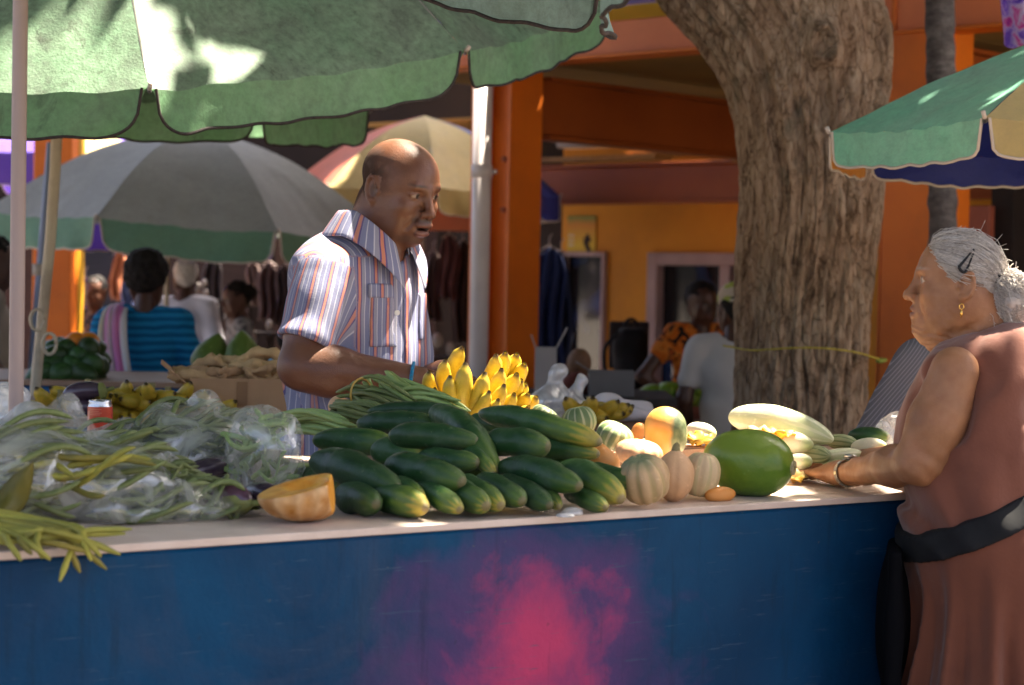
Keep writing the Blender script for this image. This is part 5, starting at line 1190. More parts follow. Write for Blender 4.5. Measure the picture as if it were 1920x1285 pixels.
CK = [  # x0 y0 d0  x1 y1 d1  radius(px)  bend(px, up)  words
 (672, 795, 3.66, 815, 797, 3.60, 22, 4, 'dark cucumber lying across the top left of the heap'),
 (812, 775, 3.60, 930, 884, 3.38, 27, 22, 'thick curved cucumber arching down over the middle of the heap'),
 (732, 818, 3.46, 892, 828, 3.42, 25, 5, 'straight cucumber on top at the centre of the heap'),
 (590, 826, 3.62, 742, 838, 3.55, 25, 3, 'cucumber whose left end meets the crumpled plastic bag'),
 (700, 845, 3.50, 800, 862, 3.45, 29, 2, 'blunt dark cucumber tucked under the topmost straight one'),
 (780, 866, 3.42, 893, 868, 3.37, 23, 3, 'cucumber with paler green tip below the topmost straight one'),
 (872, 838, 3.44, 924, 888, 3.36, 16, 4, 'slim yellow green cucumber squeezed under the arching one'),
 (588, 866, 3.38, 744, 918, 3.22, 33, 10, 'big yellow tipped cucumber behind the cut pumpkin'),
 (728, 878, 3.34, 864, 905, 3.22, 31, 8, 'fat dark cucumber in front centre of the second row'),
 (742, 902, 3.27, 792, 938, 3.19, 17, 2, 'small yellowish cucumber wedged between two front ones'),
 (640, 928, 3.27, 704, 952, 3.16, 29, 2, 'streaky yellow ended cucumber right of the cut pumpkin'),
 (705, 930, 3.26, 796, 957, 3.14, 27, 3, 'bottom row cucumber with dull grey green end, third from the cut pumpkin'),
 (785, 915, 3.27, 861, 956, 3.15, 22, 3, 'bottom row cucumber with scuffed yellow end'),
 (832, 912, 3.30, 910, 950, 3.18, 27, 2, 'round nosed bottom row cucumber left of the ribbed one'),
 (862, 905, 3.32, 938, 948, 3.20, 25, 3, 'bright ended cucumber in the middle of the bottom row'),
 (898, 900, 3.34, 978, 940, 3.22, 24, 2, 'bottom row cucumber with a withered flower at its tip'),
 (935, 902, 3.36, 1030, 948, 3.22, 24, 3, 'long bottom row cucumber right of the flower tipped one'),
 (900, 775, 3.60, 1124, 830, 3.44, 23, 8, 'longest cucumber slanting down to the right on top of the heap'),
 (918, 832, 3.46, 1024, 838, 3.40, 29, 4, 'stout cucumber under the longest slanting one'),
 (1000, 838, 3.52, 1120, 852, 3.46, 19, 2, 'shadowed cucumber under the tip of the longest one'),
 (935, 880, 3.40, 1085, 912, 3.25, 29, 9, 'large smooth cucumber on the right of the second row'),
 (1055, 880, 3.42, 1163, 936, 3.27, 30, 8, 'dark cucumber leaning at the right end of the heap'),
 (1105, 884, 3.46, 1186, 906, 3.38, 23, 2, 'cucumber with pale cut stem end beside the ribbed pumpkin'),
 (1062, 922, 3.36, 1135, 952, 3.24, 18, 2, 'small bright green cucumber at the bottom right of the heap'),
 (995, 900, 3.36, 1048, 950, 3.25, 16, 2, 'slim yellow green cucumber in the bottom row'),
 (885, 786, 3.66, 960, 815, 3.60, 18, 2, 'cucumber half hidden behind the arching one'),
 (690, 772, 3.82, 860, 770, 3.78, 14, 4, 'slender cucumber at the back of the heap under the beans'),
 (1005, 872, 3.55, 1100, 880, 3.50, 26, 2, 'shaded cucumber in the middle of the right half of the heap'),
 (850, 880, 3.50, 930, 890, 3.44, 25, 2, 'shaded cucumber deep in the centre of the heap'),
 (560, 905, 3.55, 640, 915, 3.40, 28, 2, 'shaded cucumber behind the cut pumpkin half'),
]
for x0, y0, d0, x1, y1, d1, r, b, w in CK:
    d = (d0+d1)/2; R_ = r/ppm(d)*1.02; p0, p1 = at(x0, y0, d0), at(x1, y1, d1); ax = nrm(p1-p0)
    lowz = HT+R_*.98; p0[2] = max(p0[2], lowz); p1[2] = max(p1[2], lowz)
    veg('cucumber', w, p0-ax*R_*.15, p1+ax*R_*.25, sup(R_, 3.0, .5, -.05), m_cuk, 'cucumber', 'cucumbers heaped on the counter', bend=b/ppm(d), noise=.16, seed=int(x0), nu=40, nv=36, ribs=9, rd=.022)
# ---------------- pumpkins, gourds and squash
def gourd_mat(name, c, c2, c3=None, stripes=0, top=None, rough=.5, spot=.0):
    t = NT(name); co = t.tc('Object'); tt = t.attr('t', 2); a = t.attr('a', 2)
    b = t.mix(t.ramp(t.noise(co, 14, 5, .65), [(.38, (0, 0, 0)), (.66, (1, 1, 1))]), c, c2)
    if stripes:
        s_ = t.math('ADD', t.math('SINE', t.math('MULTIPLY', a, float(stripes))), t.math('MULTIPLY', t.math('SUBTRACT', t.noise(co, 22, 3), .5), 2.2)); b = t.mix(t.ramp(s_, [(.25, (0, 0, 0)), (.75, (.85,)*3)]), b, c3)
    if top: b = t.mix(t.ramp(t.math('ADD', tt, t.math('MULTIPLY', t.math('SUBTRACT', t.noise(co, 16, 3), .5), .35)), [(top[1], (0, 0, 0)), (top[1]+.18, (.9,)*3)]), b, top[0])
    b = t.mix(t.ramp(t.noise(co, 70, 3), [(.64, (0, 0, 0)), (.72, (.5,)*3)]), b, tuple(min(1, k*1.5+.05) for k in c2))
    return t.bsdf(b, rough, .35, t.noise(co, 45, 5), .35, .005)
gm_pale = gourd_mat('pale_pumpkin', (.58, .37, .19), (.50, .34, .17), (.50, .36, .16), 11, ((.14, .19, .10), .74))
gm_tan = gourd_mat('tan_pumpkin', (.62, .37, .19), (.54, .31, .16))
gm_cream = gourd_mat('cream_pumpkin', (.58, .42, .24), (.50, .38, .20), (.44, .36, .18), 9)
gm_green = gourd_mat('grey_green_squash', (.10, .15, .055), (.16, .20, .09), (.36, .36, .20), 13)
gm_pgreen = gourd_mat('pale_green_squash', (.36, .38, .20), (.28, .32, .15), (.14, .19, .07), 10)
gm_orange = gourd_mat('orange_squash', (.66, .25, .05), (.60, .28, .08))
def og():
    t = NT('orange_and_green_gourd'); co = t.tc('Object'); sx = t.n('ShaderNodeSeparateXYZ'); t.l(co, sx.inputs[0]); n = t.noise(co, 22, 4)
    a = t.mix(t.ramp(t.noise(co, 14, 5), [(.4, (0, 0, 0)), (.65, (1, 1, 1))]), (.60, .27, .05), (.52, .30, .10)); b = t.mix(t.ramp(n, [(.40, (0, 0, 0)), (.62, (1, 1, 1))]), (.055, .075, .03), (.20, .21, .10))
    return t.bsdf(t.mix(t.ramp(t.math('ADD', sx.outputs[0], t.math('MULTIPLY', t.math('SUBTRACT', n, .5), .03)), [(.49, (0, 0, 0)), (.51, (1, 1, 1))]) if False else t.ramp(t.math('MULTIPLY_ADD', t.math('ADD', sx.outputs[0], t.math('MULTIPLY', t.math('SUBTRACT', n, .5), .03)), 20.0, .5), [(.4, (0, 0, 0)), (.6, (1, 1, 1))]), a, b), .45, .4, t.noise(co, 50, 4), .3, .004)
gm_oggreen = og()
gm_melon = gourd_mat('green_papaya_skin', (.115, .20, .018), (.075, .15, .014), (.17, .24, .03), 2, None, .28)
gm_white = gourd_mat('white_squash', (.66, .62, .45), (.60, .58, .40), None, 0, ((.36, .42, .17), .8), .4)
gm_calab = gourd_mat('pale_calabash', (.52, .54, .32), (.44, .48, .27), (.62, .62, .42), 7, None, .4)
m_stem = mat('pumpkin_stem', (.30, .24, .11), (.20, .17, .07), ns=30, rough=.8, bump=.6)
def pump(label, px, py, d, rx, ry, m, ribs=0, rd=.12, tilt=(0, 0), stem=False, p=2.2, q=.5, cat='pumpkin', name='pumpkin', dip=.16, asym=0, sit=True):
    c = at(px, py, d); R_, Hh = rx/ppm(d), ry/ppm(d)
    if sit: c[2] = max(c[2], HT+Hh*.97)
    ax = nrm([tilt[0], tilt[1], 1.0]); base = c-ax*Hh
    T = thing(name, label, cat, base, 'pumpkins and squash on the counter')
    V, Fq, t, a = bent(c-ax*Hh, c+ax*Hh, sup(R_, p, q, asym), nu=56 if ribs else 36, nv=30, ribs=ribs, rd=rd, noise=.05, seed=int(px))
    if dip: 
        rel = (V-c); h = rel@ax; rr = np.linalg.norm(rel-h[:, None]*ax, axis=1); k = np.exp(-(rr/(R_*.36))**2); V = V-(np.sign(h)*k*dip*Hh)[:, None]*ax
    mk('flesh', V, Fq, m, T, att={'t': t, 'a': a})
    if stem:
        s0 = c+ax*Hh*(1-dip); MB().tube(spline([s0-ax*.006, s0+ax*.004, s0+ax*.010+np.array([.004, 0, 0])], 8), np.linspace(.009, .0045, 8), 7).build('stem', m_stem, T, True)
    return T
pump('large pale ribbed pumpkin with grey green crown next to the cucumbers', 1207, 899, 3.40, 48, 50, gm_pale, 10, .16, (-.25, -.30))
pump('tan pumpkin with a dried stem between two ribbed ones', 1264, 893, 3.50, 38, 46, gm_tan, 6, .07, (.05, 0), True, dip=-.10)
pump('cream striped pumpkin touching the green papaya', 1314, 890, 3.54, 37, 46, gm_cream, 9, .12, (.15, -.05))
pump('flattened tan ribbed pumpkin behind the large pale one', 1198, 850, 3.70, 46, 27, gm_tan, 12, .12, (.1, -.1), sit=False)
pump('smooth orange squash in shade beside the cucumber tips', 1128, 862, 3.58, 38, 28, gm_orange, 0, 0, (.8, 0), False, cat='squash', name='squash', sit=False)
pump('tall orange and green gourd standing among the pumpkins', 1248, 812, 3.78, 41, 50, gm_oggreen, 0, 0, (-.15, -.1), False, 2.4, cat='gourd', name='gourd', dip=0, sit=False)
pump('round grey green squash at the back under the bananas', 1086, 790, 3.82, 33, 30, gm_green, 8, .08, (-.2, 0), False, cat='squash', name='squash', sit=False)
pump('small striped squash at the far back by the bananas', 1022, 780, 3.95, 27, 18, gm_green, 8, .08, (.6, 0), False, cat='squash', name='squash', sit=False)
pump('pale green squash lying behind the longest cucumber', 1050, 803, 3.80, 34, 18, gm_pgreen, 0, 0, (.9, 0), False, cat='squash', name='squash', sit=False)
pump('ribbed green squash left of the tall orange gourd', 1153, 818, 3.76, 36, 27, gm_green, 10, .1, (.45, -.2), False, cat='squash', name='squash', sit=False)
pump('yellow squash wedge glowing beside the tall gourd', 1196, 812, 3.90, 13, 20, gm_orange, 0, 0, (.3, 0), False, cat='squash', name='squash', sit=False, dip=0)
# crates the back rows rest on
for lab, a, b, d, top in (('shallow wooden crate hidden under the squash', 1000, 1330, 3.92, 828), ('shallow wooden crate hidden under the beans', 640, 880, 4.08, 800)):
    pa_, pb_ = at(a, top, d), at(b, top, d-.0); zt_ = min(pa_[2], pb_[2])-.005; c = (pa_+pb_)/2+CN*.03
    t_ = thing('wooden_crate', lab, 'crate', [c[0], c[1], HT]); w_ = np.linalg.norm(pb_-pa_)*.86; hh = zt_-HT
    for k in range(2):
        for sy in (-1, 1):
            cc_ = c+CN*sy*.11; MB().box([cc_[0], cc_[1], HT+hh*(.27+.48*k)], (w_, .008, hh*.4), CBS, .001).build('slat', m_topf, t_)
    for k in range(4):
        cc_ = c+CN*(-.084+.056*k); MB().box([cc_[0], cc_[1], zt_-.004], (w_, .05, .008), CBS, .001).build('slat', m_topf, t_)
    for sx in (-1, 1): MB().box([*(c+CE*sx*(w_/2+.006))[:2], HT+hh/2], (.01, .225, hh), CBS, .001).build('end_panel', m_topf, t_)
# green papaya
pc = at(1405, 878, 3.62); Rm = 64/ppm(3.62); pc[2] = HT+Rm*.98; axp = nrm([.86, -.38, -.06])
T = thing('papaya', 'big smooth green papaya in front of the white squash', 'papaya', pc-[0, 0, Rm], None)
V, Fq, t, a = bent(pc-axp*.088, pc+axp*.082, sup(Rm, 2.15, .5, .08), nu=48, nv=40, noise=.025, seed=5); mk('fruit', V, Fq, gm_melon, T, att={'t': t, 'a': a})
e_ = pc+axp*.0835; B_ = basis(axp); q_ = MB(); q_.tube([e_-axp*.006, e_+axp*.0015], .013, 18); q_.build('blossom_scar', mat('papaya_scar', (.42, .36, .20), (.25, .2, .1), ns=60, rough=.8, bump=.5), T); q_ = MB(); q_.tube([e_, e_+axp*.0035], .004, 8); q_.build('scar_tip', m_stem, T)
# orange pulp piece at its foot
T = veg('pumpkin_slice', 'bright orange pumpkin slice lying under the green papaya', on(1322, 940, HT)+[0, 0, .010], on(1378, 938, HT)+[0, 0, .012], sup(.014, 2.2), gm_orange, 'slice', noise=.12)
# white squash group at right
RW = [((1368, 783, 4.16), (1562, 826, 3.98), 31, gm_calab, 'long pale calabash lying along the back of the counter', 10, -.15),
      ((1448, 828, 4.0), (1524, 836, 3.92), 21, gm_white, 'white squash with green stem lying in the sun', 2, -.2),
      ((1290, 805, 4.1), (1340, 815, 4.02), 17, gm_white, 'white squash glowing behind the tall gourd', 1, 0),
      ((1478, 868, 3.92), (1520, 866, 3.86), 16, gm_white, 'small pale squash just beyond the fingertips', 1, 0),
      ((1508, 850, 4.0), (1556, 856, 3.94), 17, gm_pgreen, 'grey green squash between the white ones', 1, 0),
      ((1530, 862, 3.98), (1618, 852, 4.0), 15, gm_calab, 'pale green gourd behind the hands of the woman', 2, 0),
      ((1550, 828, 4.1), (1608, 834, 4.06), 15, gm_pgreen, 'striped pale cucumber near the pinstriped knee', 2, 0),
      ((1590, 818, 4.12), (1668, 820, 4.06), 17, m_cuk, 'dark green cucumber next to the forearm of the woman', 2, 0),
      ((1596, 840, 4.05), (1662, 838, 4.0), 16, gm_white, 'white gourd under the forearm of the woman', 2, 0),
      ((1540, 878, 3.95), (1600, 872, 3.95), 13, gm_pgreen, 'thin pale squash close to the wristwatch', 1, 0)]
for a_, b_, r, m, lab, bn_, asy in RW:
    p0, p1 = at(*a_), at(*b_); d = (a_[2]+b_[2])/2; R_ = r/ppm(d); lo_ = HT+R_*.97
    veg('squash', lab, p0, p1, sup(R_, 2.2, .5, asy), m, 'squash' if m is not m_cuk else 'cucumber', 'pale squash at the right of the counter', bend=bn_/ppm(d), noise=.04, seed=int(a_[0]))
sb = thing('wooden_crate', 'low crate hidden under the pale calabash and squash', 'crate', [*at(1480, 840, 4.12)[:2], HT])
c = at(1490, 846, 4.14); hh = c[2]-HT-.0
for k in range(3): cc_ = c+CN*(-.05+.055*k); MB().box([cc_[0], cc_[1], HT+hh-.006], (.42, .05, .01), CBS, .001).build('slat', m_topf, sb)
for sx in (-1, 1): MB().box([*(c+CE*sx*.2)[:2], HT+hh/2-.006], (.012, .16, hh-.012), CBS, .001).build('end_panel', m_topf, sb)
# squash blossoms / peeled yellow bits
def petal_thing(label, px, py, d, s, n, col, up=(0, -.3, 1)):
    T = thing('squash_blossom', label, 'blossom', at(px, py, d), 'yellow blossoms among the squash'); B = basis(up); o_ = at(px, py, d)
    for i in range(n):
        a = i*2*math.pi/n+px; uu = np.linspace(0, 1, 9); vv = np.linspace(-1, 1, 7); U_, V_ = np.meshgrid(uu, vv, indexing='ij')
        w = np.sin(np.clip(U_, 0, 1)*math.pi*.85+.15)*.35*s; rr = U_*s; hz = s*(.9*U_**.7-.5*U_**2)+.12*s*np.sin(V_*3+i)*U_
        loc_ = np.stack([hz, rr*math.cos(a)*.7-V_*w*math.sin(a), rr*math.sin(a)*.7+V_*w*math.cos(a)], -1)
        ob = mk('petal', (o_+loc_.reshape(-1, 3)@B.T), grid_faces(9, 7), col, T); md = ob.modifiers.new('t', 'SOLIDIFY'); md.thickness = .0012
m_pet = mat('yellow_petal', (.80, .42, .03), (.75, .52, .10), ns=30, rough=.5, transl=.35); m_petw = mat('cream_petal', (.75, .62, .35), (.78, .48, .08), ns=20, rough=.5, transl=.3)
petal_thing('yellow squash blossom in front of the white squash', 1310, 838, 3.95, .045, 5, m_pet); petal_thing('upright yellow peel beside the white squash', 1458, 830, 3.94, .052, 4, m_pet, (.1, 0, 1)); petal_thing('cream blossom beyond the green papaya', 1425, 826, 4.02, .045, 5, m_petw)
petal_thing('pale yellow blossom at the fingertips of the woman', 1488, 905, 3.84, .040, 5, m_petw); petal_thing('small yellow blossom on the sunny counter', 1345, 848, 3.93, .035, 5, m_pet)
# ---------------- bananas
def banana_mat(name, c, c2, gtip=(.25, .26, .03)):
    t = NT(name); co = t.tc('Object'); tt = t.attr('t', 2); r = t.rnd()
    b = t.mix(t.ramp(t.noise(co, 12, 4), [(.35, (0, 0, 0)), (.68, (1, 1, 1))]), c, c2)
    b = t.mix(t.ramp(t.noise(co, 75, 4, .7), [(.62, (0, 0, 0)), (.68, (.85,)*3)]), b, (.10, .045, .012))
    b = t.mix(t.ramp(tt, [(.0, (.8,)*3), (.14, (0, 0, 0))]), b, gtip)
    b = t.mix(t.ramp(tt, [(.93, (0, 0, 0)), (.975, (.95,)*3)]), b, (.05, .03, .015))
    return t.bsdf(b, .42, .4, t.noise(co, 40, 4), .2, .003, transl=.05)
m_ban = banana_mat('banana_peel', (.58, .41, .035), (.50, .33, .025)); m_ban2 = banana_mat('small_banana_peel', (.58, .36, .03), (.44, .33, .035))
def ban_prof(R): return lambda t: R*(np.interp(t, [0, .05, .14, .3, .7, .88, .95, 1.0], [.30, .34, .72, .97, 1, .72, .36, .20]))
def banana_mesh(L, R_, bend, m, seed):
    V, Fq, t, a = bent((0, 0, 0), (L, 0, 0), ban_prof(R_), bend=bend, bdir=(0, 0, -1), nu=10, nv=22)
    ang = a; k = 1-.07*np.cos(ang*5); me = mk('banana_source', V*[1, 1, 1], Fq, m, None, att={'t': t, 'a': a}); d = me.data; d.name = 'banana'; bpy.data.objects.remove(me)
    d.vertices.foreach_set('co', (V).astype(np.float32).ravel()); return d
BM = [banana_mesh(1.0, .142, .14, m_ban, i) for i in range(1)]; BM2 = banana_mesh(1.0, .19, .14, m_ban2, 9)
def bananas(label, stem, L_, mesh, hub_r=.014):
    T = thing('banana_bunch', label, 'bananas', stem, 'banana bunches')
    for base, tip, up, fat in L_:
        base, tip = np.asarray(base, float), np.asarray(tip, float); L = np.linalg.norm(tip-base); B = basis(tip-base, up); inst('banana', mesh, M4(base, B, (L, L*fat, L*fat)), T)
    MB().tube([np.asarray(stem)-[0, 0, .03], np.asarray(stem)+[0, 0, .035]], hub_r, 9).build('stalk', m_stem, T, True); return T
sy = 4.10; stem = at(880, 778, sy)
BT = [((808, 702), (832, 752), 4.02), ((818, 732), (838, 770), 3.98), ((838, 682), (858, 745), 4.04), ((846, 712), (860, 775), 3.98), ((868, 660), (868, 735), 4.08), ((873, 690), (868, 775), 3.99), ((906, 706), (876, 775), 3.99), ((925, 672), (885, 735), 4.06), ((914, 738), (882, 778), 3.97), ((942, 668), (896, 728), 4.10), ((935, 698), (888, 755), 4.03), ((962, 671), (905, 732), 4.13), ((976, 688), (912, 738), 4.12), ((962, 706), (900, 752), 4.06), ((940, 726), (893, 768), 4.0), ((970, 717), (908, 757), 4.08), ((978, 724), (915, 765), 4.10), ((958, 742), (905, 778), 4.02), ((984, 742), (925, 778), 4.08), ((998, 748), (930, 782), 4.10), ((985, 765), (930, 792), 4.05), ((930, 752), (890, 785), 3.98)]
LL = []
for (tx, ty), (bx_, by_), dd_ in BT:
    tip, base = at(tx, ty, dd_-.02), at(bx_, by_, dd_+.03); base = base+(base-tip)*.22; tip = tip+(tip-base)*.10; LL.append((base, tip, nrm((tip-stem)*[1, .5, .2]+[0, 0, .01])*-1+np.array([0, .0, .001]), 1.0))
bananas('big fanned bunch of ripe speckled yellow bananas at the hand of the vendor', at(884, 812, sy+.03), LL, BM[0], .02)
# far counter bunches
rb = np.random.default_rng(11)
for i, (px, py, n_, lab) in enumerate(((112, 748, 6, 'left end'), (165, 728, 7, 'above the dark eggplants'), (232, 742, 9, 'behind the soda can'), (285, 735, 9, 'in the middle'), (262, 768, 9, 'at the counter edge behind the can'), (335, 765, 8, 'right of centre'), (385, 752, 9, 'leaning on the carton'), (315, 742, 7, 'below the open flap'))):
    st = on(px, 790, HT)+FN*.10; st = at(px, py+8, st[1]+.02*(i % 3)); LL = []
    for k in range(n_):
        a = -1.3+2.6*k/(n_-1)+rb.normal()*.15; row = k % 2
        base = st+[.02*math.sin(a), .02, .0]; L = .085+.02*rb.random(); dirv = nrm([math.sin(a), -.55+rb.normal()*.2, .15*math.cos(a)-.15*row+rb.normal()*.12]); LL.append((base+[0, 0, .012*row], base+dirv*L, (0, 0, 1), 1.05))
    bananas('bunch of small ripe bananas on the far counter, '+lab, st, LL, BM2, .009)
st = on(1110, 800, HT)+FN*.12; st = at(1105, 768, st[1]); LL = []
for k in range(9):
    a = -.9+1.8*k/8; base = st+[.02*math.sin(a), 0, .02*(k % 2)]; LL.append((base, base+nrm([math.sin(a)+.5, -.5, .2-.4*(k % 2)])*.11, (0, 0, 1), 1.0))
bananas('bunch of yellow bananas beside the knotted bags on the far counter', st, LL, BM2, .009)
# ---------------- beans
m_bean = mat('green_bean', (.20, .30, .08), (.28, .36, .12), ns=14, rough=.5, rand=.25, bump=.2, bs=60); m_beany = mat('yellowing_bean', (.34, .28, .045), (.22, .22, .04), ns=9, rough=.6, rand=.3, dirt=.5, dirtc=(.14, .10, .03), bump=.25); m_beanp = mat('pale_long_bean', (.175, .20, .07), (.11, .14, .04), ns=14, rough=.5, rand=.2)
def bean_mesh(m, seed, wob=.05):
    r_ = np.random.default_rng(seed); P = np.stack([np.linspace(0, 1, 20), wob*np.sin(np.linspace(0, 1, 20)*(3+2*r_.random())+r_.random()*6), wob*1.3*np.sin(np.linspace(0, 1, 20)*(2.5+2*r_.random())+r_.random()*6)], 1); P -= P[0]
    rad = .018*np.interp(np.linspace(0, 1, 20), [0, .04, .1, .9, .97, 1], [.15, .7, 1, .95, .5, .1])*(1+.10*np.sin(np.linspace(0, 1, 20)*55)); V, Fq = tube_np(P, rad, 7)
    o = mk('bean_source', V, Fq, m, None); d = o.data; d.vertices.foreach_set('co', V.astype(np.float32).ravel()); d.name = 'bean'; bpy.data.objects.remove(o); return d
BNg = [bean_mesh(m_bean, i, .07) for i in range(5)]; BNy = [bean_mesh(m_beany, i+20, .05) for i in range(4)]; BNp = [bean_mesh(m_beanp, i+40, .06) for i in range(5)]
def put_bean(T, meshes, a, b, k, r=.0045, roll=0):
    a, b = np.asarray(a, float), np.asarray(b, float); L = np.linalg.norm(b-a); B = basis(b-a); c, s = math.cos(roll), math.sin(roll); B = B@np.array([[1, 0, 0], [0, c, -s], [0, s, c]])
    return inst('bean', meshes[k % len(meshes)], M4(a, B, (L, r/.018, r/.018)), T)
rb = np.random.default_rng(5)
def bundle(label, pts, n, spread, meshes, fat, jl=.03, tie_at=None):
    """a bundle of long beans along a path of world points"""
    T = thing('bean_bundle', label, 'beans', pts[0], 'bundles of long beans'); P = spline(pts, 14)
    for k in range(n):
        off = rb.normal(size=3)*spread; j0, j1 = rb.integers(0, 3), 13-rb.integers(0, 3)
        ctl = P[[j0, (j0+j1)//2, j1]]+off*[[.7], [1.1], [.9]]+rb.normal(size=(3, 3))*spread*.35; V, Fq = tube_np(spline(ctl, 16), .0042*fat*np.interp(np.linspace(0, 1, 16), [0, .05, .9, 1], [.3, 1, .95, .25])*(1+.06*np.sin(np.arange(16)*2.1)), 7); mk('bean', V, Fq, meshes, T)
    if tie_at is not None:
        c = P[tie_at]; Bq = basis(P[tie_at+1]-P[tie_at-1]); R_ = spread*2.1; MB().tube([c+Bq@np.array([0, math.cos(t)*R_, math.sin(t)*R_]) for t in np.linspace(0, 6.28, 20)], .0022, 5, False).build('rubber_band', mat('rubber_band', (.45, .28, .06), rough=.6), T, True)
    return T
bundle('bundle of green beans with stem ends pointing up beside the vendor\'s arm', [at(706, 705, 3.99), at(740, 722, 3.96), at(790, 760, 3.90), at(850, 785, 3.86)], 24, .017, m_bean, 1.15)
bundle('banded bundle of pale long beans left of the green beans', [at(640, 745, 3.98), at(680, 738, 3.94), at(730, 765, 3.90), at(800, 790, 3.88)], 26, .014, m_beanp, 1.0, tie_at=4)
bundle('loose bundle of thin beans drooping behind the top cucumber', [at(615, 775, 3.9), at(650, 768, 3.86), at(700, 790, 3.82), at(760, 800, 3.8)], 20, .012, m_beanp, .95)
bundle('green beans trailing right towards the bananas', [at(700, 755, 3.95), at(770, 745, 3.92), at(830, 760, 3.88), at(872, 775, 3.86)], 20, .012, m_bean, 1.0)
bundle('long beans lying left of the cucumbers near the crumpled bag', [at(498, 798, 3.92), at(560, 786, 3.88), at(620, 792, 3.82), at(680, 812, 3.78)], 16, .011, m_bean, 1.4)
pump('small tan onion shaped squash behind the beans', 640, 765, 4.02, 26, 22, gm_tan, 0, 0, (.5, 0), False, cat='squash', name='squash', sit=False)
# ---------------- plastic bags with beans
def plastic(name, tint=(.80, .80, .76), tr=.70):
    t = NT(name); co = t.tc('Object'); n = t.noise(co, 11, 4, .55, 1.2); n2 = t.noise(co, 34, 3, .5, .8)
    g = t.n('ShaderNodeBsdfGlossy'); g.inputs['Roughness'].default_value = .12; g.inputs['Color'].default_value = (.9, .9, .9, 1)
    d = t.n('ShaderNodeBsdfTranslucent'); d.inputs[0].default_value = (*tint, 1); df = t.n('ShaderNodeBsdfDiffuse'); df.inputs[0].default_value = (*tint, 1)
    b = t.n('ShaderNodeBump'); b.inputs['Strength'].default_value = .8; b.inputs['Distance'].default_value = .007; t.l(t.mix(.35, n, n2), b.inputs['Height'])
    for k in (g, d, df): t.l(b.outputs[0], k.inputs['Normal'])
    m1 = t.n('ShaderNodeMixShader'); m1.inputs[0].default_value = .5; t.l(d.outputs[0], m1.inputs[1]); t.l(df.outputs[0], m1.inputs[2])
    m2 = t.n('ShaderNodeMixShader'); m2.inputs[0].default_value = .24; t.l(m1.outputs[0], m2.inputs[1]); t.l(g.outputs[0], m2.inputs[2])
    tp = t.n('ShaderNodeBsdfTransparent'); m3 = t.n('ShaderNodeMixShader')
    t.l(t.ramp(n, [(.36, (min(.93, tr+.16),)*3), (.50, (tr,)*3), (.64, (tr-.42,)*3)]), m3.inputs[0]); t.l(m2.outputs[0], m3.inputs[1]); t.l(tp.outputs[0], m3.inputs[2]); t.l(m3.outputs[0], t.out.inputs[0]); return t.m
m_plas = plastic('clear_plastic_film'); m_plasw = plastic('white_plastic_film', (.85, .85, .86), .30)
def bag(label, blobs, vox=.006, m=None, amp=.010, k=.03, peaks=(), cut=True, seed=0, loc=None, name='plastic_bag', cat='bag', group='plastic bags of produce'):
    cs_ = np.array([b[0] for b in blobs]+[p[1] for p in peaks]); lo, hi = cs_.min(0)-.22, cs_.max(0)+.22; lo[2] = HT-.02
    Fd = Field(lo, hi, vox)
    for c, r, B in blobs: Fd.add(ell(c, r, B), k)
    for a, b, ra, rb_ in peaks: Fd.add(rc(a, b, ra, rb_), .025)
    def dsp(x, y, z):
        w = fbm(x*7, y*7, z*7, 2, seed); return amp*.75*(1-np.abs(fbm(x*9+w, y*13, z*15+w, 2, seed+3))*1.8)+amp*.35*np.sin(x*55-y*50+5*w)-amp*1.15
    Fd.disp(dsp)
    if cut: Fd.inter(halfsp((0, 0, HT+.002), (0, 0, -1)))
    T = thing(name, label, cat, [*cs_.mean(0)[:2], HT] if loc is None else loc, group); mk('film', *Fd.mesh(1), m or m_plas, T); return T
Bc = CBS
def fill(label, ells, n, meshes, ang, spread=.2, seed=1, r=.0052):
    """beans lying inside the ellipsoids of a bag"""
    r_ = np.random.default_rng(seed); c0 = ells[0][0]; T = thing('bean_pile', label, 'beans', [c0[0], c0[1], HT], 'beans inside the plastic bags')
    for k in range(n):
        c, rad = ells[k % len(ells)][:2]; rad = np.array(rad); q = nrm(r_.normal(size=3))*(r_.random()**.3)*.93; q[2] = q[2]*.9+.05; p = c+Bc@(q*rad)
        a = ang+r_.normal()*spread; dl = np.array([math.cos(a), math.sin(a), r_.normal()*.10]); dd = dl/rad; A_ = dd@dd; B_ = q@dd; C_ = q@q-.95; ds = max(B_*B_-A_*C_, 0)**.5; t0, t1 = (-B_-ds)/A_, (-B_+ds)/A_
        d = Bc@dl; P0, P1 = p+d*t0, p+d*t1; P0[2] = max(P0[2], HT+.008); P1[2] = max(P1[2], HT+.008)
        if np.linalg.norm(P1-P0) > .03: put_bean(T, meshes, P0, P1, k, r, r_.random()*6.28)
    return T
# front left bag
b1 = on(150, 985, HT)+CN*.10; b1[2] = HT+.035
E1 = [(b1+CE*-.10+[0, 0, .03], (.15, .12, .078), Bc), (b1+CE*.06+[0, 0, .015], (.14, .105, .066), Bc), (b1+CE*.16+[0, 0, -.005], (.08, .075, .042), Bc)]
fill('bean pods packed inside the front left bag', E1, 280, BNp, .1, .22, 2)
bag('clear plastic bag of beans at the front left corner of the counter', E1, amp=.010, peaks=[(at(122, 838, b1[1]+.04), at(126, 768, b1[1]+.05), .045, .010), (at(50, 835, b1[1]), at(60, 800, b1[1]), .05, .03)], seed=1)
b2 = on(400, 935, HT)+CN*.20; b2[2] = HT+.035
E2 = [(b2+CE*-.10+[0, 0, .005], (.13, .10, .058), Bc), (b2+CE*.05+[0, 0, .025], (.14, .11, .078), Bc), (b2+CE*.14+[0, 0, .01], (.08, .09, .065), Bc)]
